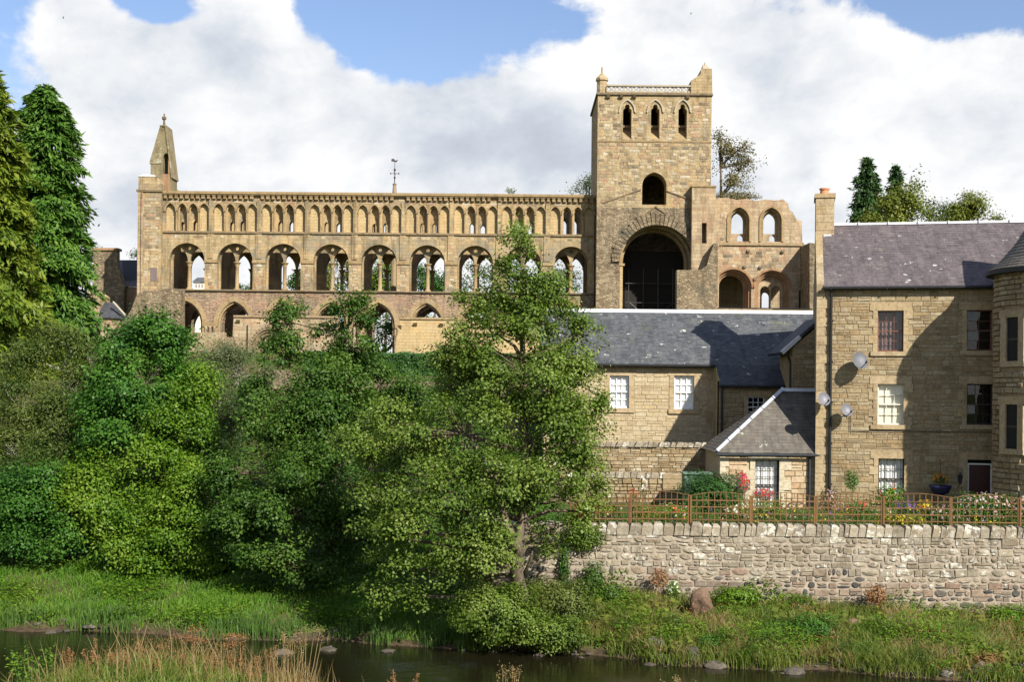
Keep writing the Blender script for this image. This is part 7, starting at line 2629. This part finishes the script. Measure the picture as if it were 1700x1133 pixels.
for i, (px, py, Y, kd) in enumerate(spots):
    tp_ = P(px, py, Y)
    zb = float(H(tp_.x, Y))
    side = 'on the near bank'
    pos_ = ['leftmost', 'far left', 'left', 'left of centre', 'centre left', 'central', 'centre right', 'right of centre', 'right', 'far right', 'rightmost']
    same = sorted(s[0] for s in spots if s[3] == kd)
    rank = same.index(px) + 1
    ordn = ['first', 'second', 'third', 'fourth', 'fifth', 'sixth', 'seventh', 'eighth', 'ninth', 'tenth']
    root = thing('tall_weed', '%s on the near bank, %s such from the left' % (kinds[kd], ordn[rank - 1]), 'weed', (tp_.x, Y, zb), group=kinds[kd] + 's')
    rgw = rng_for('weed%d' % i)
    m = MB()
    tops = []
    ns = {1: 3, 2: 5, 3: 5, 4: 5, 5: 4}[kd]
    for k in range(ns):
        tx, ty = rgw.normal(0, 0.09), rgw.normal(0, 0.08)
        top = Vector((tp_.x + tx * 1.2, Y + ty, tp_.z - rgw.uniform(0, 0.25)))
        bs = Vector((tp_.x + rgw.normal(0, 0.04), Y + rgw.normal(0, 0.04), zb - 0.05))
        m.tube([bs, bs.lerp(top, 0.55) + Vector((tx * 0.1, 0, 0)), top], [0.010, 0.007, 0.004], 4, caps=False)
        tops.append((bs, top))
    m.build('stem', 'grass_dry' if kd != 5 else 'reed_green', root)
    pp_, oo_ = [], []
    for bs, top in tops:
        hgt = (top - bs).length
        if kd == 1:
            f = rgw.uniform(0.55, 1.0, 130)
            q = np.array([bs.lerp(top, v) for v in f]) + rgw.normal(0, 0.018, (130, 3))
        elif kd == 2:
            f = rgw.uniform(0.45, 1.0, 110)
            q = np.array([bs.lerp(top, v) for v in f]) + rgw.normal(0, 1, (110, 3)) * (0.05 * f)[:, None]
        elif kd == 3:
            q = np.array(top) + rgw.normal(0, 1, (130, 3)) * np.array([0.085, 0.085, 0.03])
        elif kd == 4:
            q = np.array(top) + rgw.normal(0, 1, (30, 3)) * np.array([0.03, 0.03, 0.05])
        else:
            f = rgw.uniform(0.3, 1.0, 40)
            q = np.array([bs.lerp(top, v) for v in f]) + rgw.normal(0, 0.05, (40, 3))
        pp_.append(q)
    pp_ = np.concatenate(pp_)
    lf = {1: 0.03, 2: 0.03, 3: 0.03, 4: 0.028, 5: 0.075}[kd]
    tag(quads_mesh('seed_head' if kd != 5 else 'leaves', leaf_quads(pp_, np.tile([0, -0.2, 0.5], (len(pp_), 1)), lf, lf * 0.6, rgw), {1: 'seed_brown', 2: 'seed_brown', 3: 'seed_brown', 4: 'grass_dry', 5: 'leaf_bright'}[kd], root), kind='stuff')

# ------------------------------------------------------------------ garden plants, pots and furniture
def at(px, py, Y):
    return P(px, py, Y)


bush('garden_shrub', 'dark green feathery shrub left of the outhouse', 'shrub', at(1182, 822, 47.0), (1.2, 0.8, 0.85), 15000, 0.14, 'leaf_hedge', aspect=0.25, base=(at(1182, 815, 47.0).x, 47.0, 2.95), up=0.8)
bush('flower_basket', 'hanging basket of red and purple flowers at the outhouse corner', 'flower basket', at(1231, 803, 49.8), (0.28, 0.25, 0.42), 500, 0.06, 'leaf_sycamore', flowers=(('petal_red', 150, 0.045, 0.5), ('petal_purple', 110, 0.045, -0.9)), stem=False)
bush('window_box', 'red geraniums in a box under the outhouse window', 'window box', at(1267, 822, 49.8), (0.42, 0.2, 0.22), 420, 0.06, 'leaf_sycamore', flowers=(('petal_red', 130, 0.045, 0.5), ('petal_purple', 60, 0.04, -0.9)), stem=False)
bush('flower_basket', 'leafy hanging basket on the sunny wall right of the drainpipe', 'flower basket', at(1414, 797, 49.6), (0.30, 0.25, 0.42), 900, 0.065, 'leaf_sycamore', stem=False)
bb_ = bush('flower_tub', 'hanging tub of orange and yellow flowers beside the maroon door', 'flower basket', at(1561, 796, 49.0), (0.34, 0.25, 0.22), 500, 0.06, 'leaf_alder_dark', flowers=(('petal_orange', 50, 0.04, 0.7), ('petal_yellow', 30, 0.04, 0.7)), stem=False)
c = at(1561, 810, 49.0)
mb = MB()
mb.smooth = True
mb.lathe(c.x, c.y, [(0.12, c.z - 0.3), (0.3, c.z - 0.2), (0.4, c.z), (0.42, c.z + 0.08), (0.36, c.z + 0.08)], 14)
mb.build('tub', 'pot_blue', bb_)
mb = MB().tube([(c.x, c.y, c.z + 0.1), (c.x, c.y, c.z + 1.0)], 0.012, 5)
mb.tube([(c.x, c.y, c.z + 1.0), (c.x + 0.03, c.y + 0.2, c.z + 1.05)], 0.015, 5)
mb.build('hanger', 'iron_black', bb_)
bush('flower_bed', 'mass of pale pink flowers on stems in front of the maroon door', 'flowers', at(1635, 843, 42.2), (1.2, 0.5, 0.45), 3600, 0.085, 'leaf_sycamore', flowers=(('petal_pink', 170, 0.045, 0.55), ('petal_white', 35, 0.04, 0.6)))
bush('flower_bed', 'pink flowers spilling left over the trellis before the blue tub', 'flowers', at(1565, 858, 41.6), (0.6, 0.35, 0.35), 1300, 0.08, 'leaf_sycamore', flowers=(('petal_pink', 70, 0.05, 0.4),))
bush('flower_bed', 'pink flowered plant at the extreme right edge behind the trellis', 'flowers', at(1700, 850, 42.0), (0.5, 0.4, 0.5), 1200, 0.08, 'leaf_sycamore', flowers=(('petal_pink', 100, 0.05, 0.5),))
bush('flower_bed', 'low yellow flowers on the wall top behind the trellis', 'flowers', at(1492, 866, 41.1), (0.85, 0.3, 0.2), 900, 0.06, 'leaf_yellowgreen', flowers=(('petal_yellow', 150, 0.04, 0.6),))
bush('flower_bed', 'green leafy plant under the lower house window', 'plant', at(1478, 825, 44.5), (0.55, 0.3, 0.45), 1100, 0.09, 'leaf_bright', flowers=(('petal_red', 14, 0.05, 0.5),), base=(at(1478, 825, 44.5).x, 44.5, 2.95))
bush('flower_bed', 'purple asters behind the trellis below the window', 'flowers', at(1500, 843, 42.5), (0.5, 0.3, 0.22), 500, 0.06, 'leaf_sycamore', flowers=(('petal_purple', 60, 0.04, 0.5),))
bush('flower_bed', 'yellow and orange blooms left of the pink flowers', 'flowers', at(1535, 845, 41.8), (0.25, 0.2, 0.28), 300, 0.06, 'leaf_sycamore', flowers=(('petal_yellow', 16, 0.06, 0.5), ('petal_orange', 14, 0.05, 0.5)))
bush('flower_bed', 'yellow green foliage behind the second trellis panel', 'plant', at(1062, 848, 42.0), (0.45, 0.3, 0.25), 700, 0.07, 'leaf_yellowgreen')
bush('flower_bed', 'yellow leaved plant at the left end of the trellis', 'plant', at(1012, 850, 42.0), (0.5, 0.3, 0.25), 700, 0.07, 'leaf_yellowgreen')
bush('flower_bed', 'mixed green plants behind the third trellis panel', 'plant', at(1115, 850, 42.2), (0.8, 0.4, 0.28), 1100, 0.07, 'leaf_bright', flowers=(('petal_red', 22, 0.045, 0.4), ('petal_white', 18, 0.045, 0.5)))
bush('flower_bed', 'tall pink rose in front of the low garden wall', 'plant', at(1068, 812, 43.5), (0.14, 0.12, 0.35), 120, 0.06, 'leaf_bright', flowers=(('petal_white', 9, 0.06, 0.7), ('petal_pink', 5, 0.05, 0.5)), base=(at(1068, 812, 43.5).x, 43.5, 2.95))
bush('flower_bed', 'dark red rose at the trellis dip', 'plant', at(1051, 822, 41.2), (0.16, 0.12, 0.16), 90, 0.05, 'leaf_bright', flowers=(('petal_red', 12, 0.05, 0.5),), base=(at(1051, 822, 41.2).x, 41.2, 2.95))
bush('flower_bed', 'pale green plant behind the fourth trellis panel', 'plant', at(1222, 850, 42.0), (0.5, 0.3, 0.26), 700, 0.07, 'leaf_yellowgreen', flowers=(('petal_white', 20, 0.05, 0.4),))
bush('flower_bed', 'green bush behind the trellis below the outhouse window', 'plant', at(1275, 845, 43), (0.6, 0.4, 0.4), 1100, 0.08, 'leaf_alder')
bush('flower_bed', 'brown pink seed heads behind the trellis below the drainpipe', 'plant', at(1378, 832, 43), (0.4, 0.3, 0.35), 500, 0.06, 'leaf_autumn', flowers=(('petal_pink', 50, 0.035, 0.5),))
bush('flower_bed', 'mixed red and green border behind the trellis under the dishes', 'plant', at(1425, 845, 43), (0.7, 0.4, 0.35), 1200, 0.07, 'leaf_sycamore', flowers=(('petal_red', 24, 0.04, 0.4),))

# mixed border filling the ground behind the trellis
rgb = rng_for('border')
n = 26000
x = rgb.uniform(1.2, 17.5, n)
y = rgb.uniform(40.75, 44.5, n)
pn = patch_noise(x, y, 1.8, 3.3)
keep = pn > -0.35
x, y, pn = x[keep], y[keep], pn[keep]
p = np.stack([x, y, 2.98 + rgb.uniform(0, 1, len(x)) ** 0.8 * (0.30 + 0.55 * np.clip(pn + 0.2, 0, 1))], 1)
o = quads_mesh('border_plants', leaf_quads(p, np.tile([0, -0.4, 0.8], (len(p), 1)), 0.10, 0.05, rgb, up=0.6), 'leaf_alder_dark')
tag(o, 'dense green border planting behind the trellis', 'plants', kind='stuff')
n = 700
x = rgb.uniform(1.2, 17.5, n)
y = rgb.uniform(40.75, 43.0, n)
keep = patch_noise(x, y, 2.6, 6.1) > 0.2
x, y = x[keep], y[keep]
p = np.stack([x, y, 3.3 + rgb.uniform(0, 0.55, len(x))], 1)
for nm, mt, sl_i in (('border_blossom', 'petal_pink', slice(0, None, 3)), ('border_blossom', 'petal_yellow', slice(1, None, 3)), ('border_blossom', 'petal_purple', slice(2, None, 3))):
    q = np.repeat(p[sl_i], 4, 0) + rgb.normal(0, 0.025, (len(p[sl_i]) * 4, 3))
    o = quads_mesh(nm, leaf_quads(q, np.tile([0, -0.6, 0.6], (len(q), 1)), 0.055, 0.05, rgb), mt)
    tag(o, {'petal_pink': 'scattered pink blossoms in the border behind the trellis', 'petal_yellow': 'scattered yellow blossoms in the border behind the trellis', 'petal_purple': 'scattered purple blossoms in the border behind the trellis'}[mt], 'flowers', kind='stuff')

# wall lamp by the door
c = at(1594, 797, 48.9)
lamp = thing('wall_lamp', 'black lantern on the shaded wall left of the maroon door', 'lamp', c, HROT)
m = MB()
m.lathe(0, 0, [(0.05, -0.16), (0.09, 0.1), (0.11, 0.12), (0.03, 0.22), (0.02, 0.28)], 6)
m.build('lantern', 'iron_black', lamp, local=True)
MB().tube([(0, 0.0, -0.18), (0, 0.12, -0.22), (0, 0.22, -0.1)], 0.015, 5).build('bracket', 'iron_black', lamp, local=True)
# red planter and green shed corner
c0, c1 = at(953, 856, 42.2), at(996, 845, 42.2)
pl = thing('planter', 'terracotta red trough behind the left end of the trellis', 'planter', ((c0.x + c1.x) / 2, 42.4, c0.z))
MB().hexa([(c0.x + 0.04, 42.2, c0.z - 0.25), (c1.x - 0.04, 42.2, c0.z - 0.25), (c1.x - 0.04, 42.6, c0.z - 0.25), (c0.x + 0.04, 42.6, c0.z - 0.25),
           (c0.x, 42.15, c1.z), (c1.x, 42.15, c1.z), (c1.x, 42.65, c1.z), (c0.x, 42.65, c1.z)]).build('trough', 'planter_red', pl)
MB().box(c0.x - 0.03, c1.x + 0.03, 42.12, 42.68, c1.z, c1.z + 0.05).build('rim', 'planter_red', pl)
c0, c1 = at(1136, 830, 50.5), at(1160, 788, 50.5)
sh = thing('green_shed', 'pale green board shed corner behind the feathery shrub', 'shed', (c0.x, 50.5, 2.95))
for k in range(5):
    z0 = 2.95 + k * (c1.z - 2.95) / 5
    MB().box(c0.x, c1.x + 0.5, 50.5 + 0.006 * (k % 2), 51.3, z0 + 0.004, z0 + (c1.z - 2.95) / 5 - 0.004).build('board', 'shed_green', sh)
MB().box(c0.x - 0.05, c1.x + 0.55, 50.42, 51.4, c1.z, c1.z + 0.05).build('roof', 'shed_green', sh)
# old cart wheel leaning behind the trellis
c = at(1322, 842, 44)
cwl = thing('cart_wheel', 'old dark wooden cart wheel leaning behind the trellis', 'wheel', (c.x, 44, 2.95))
m = MB()
pts = [(c.x + 0.42 * math.cos(a), 3.4 + 0.42 * math.sin(a)) for a in np.linspace(0, 2 * math.pi, 21)[:-1]]
m.ring(pts, -0.03, 0.03, 43.97, 44.03, closed=True)
m.build('rim', 'cart_wood', cwl)
for k in range(8):
    a = k * math.pi / 4
    MB().tube([(c.x, 44, 3.4), (c.x + 0.4 * math.cos(a), 44, 3.4 + 0.4 * math.sin(a))], 0.018, 5).build('spoke', 'cart_wood', cwl)
MB().tube([(c.x, 43.93, 3.4), (c.x, 44.07, 3.4)], 0.07, 8).build('hub', 'cart_wood', cwl)

# two birds in the sky
for (px, py, Y, lab) in ((105, 29, 130, 'small dark bird flying high at the left'), (1147, 22, 150, 'tiny bird flying above the tower')):
    c = at(px, py, Y)
    m = MB()
    m.smooth = True
    m.lathe(0, 0, [(0.005, -0.16), (0.03, -0.1), (0.045, 0.0), (0.035, 0.08), (0.03, 0.12), (0.005, 0.17)], 6)
    v = [(y_, z_, x_) for (x_, y_, z_) in m.v]
    m.v = [(p[2], p[0], p[1]) for p in v]
    for s in (-1, 1):
        m.add([(0.06, s * 0.02, 0.02), (0.02, s * 0.16, 0.08), (-0.05, s * 0.3, 0.04), (-0.06, s * 0.14, 0.05), (-0.06, s * 0.02, 0.02)], [(0, 1, 3, 4), (1, 2, 3)])
    o = m.build('bird', 'bird_grey')
    o.location = c
    o.rotation_euler = (0.2, 0, 0.9)
    tag(o, lab, 'bird')
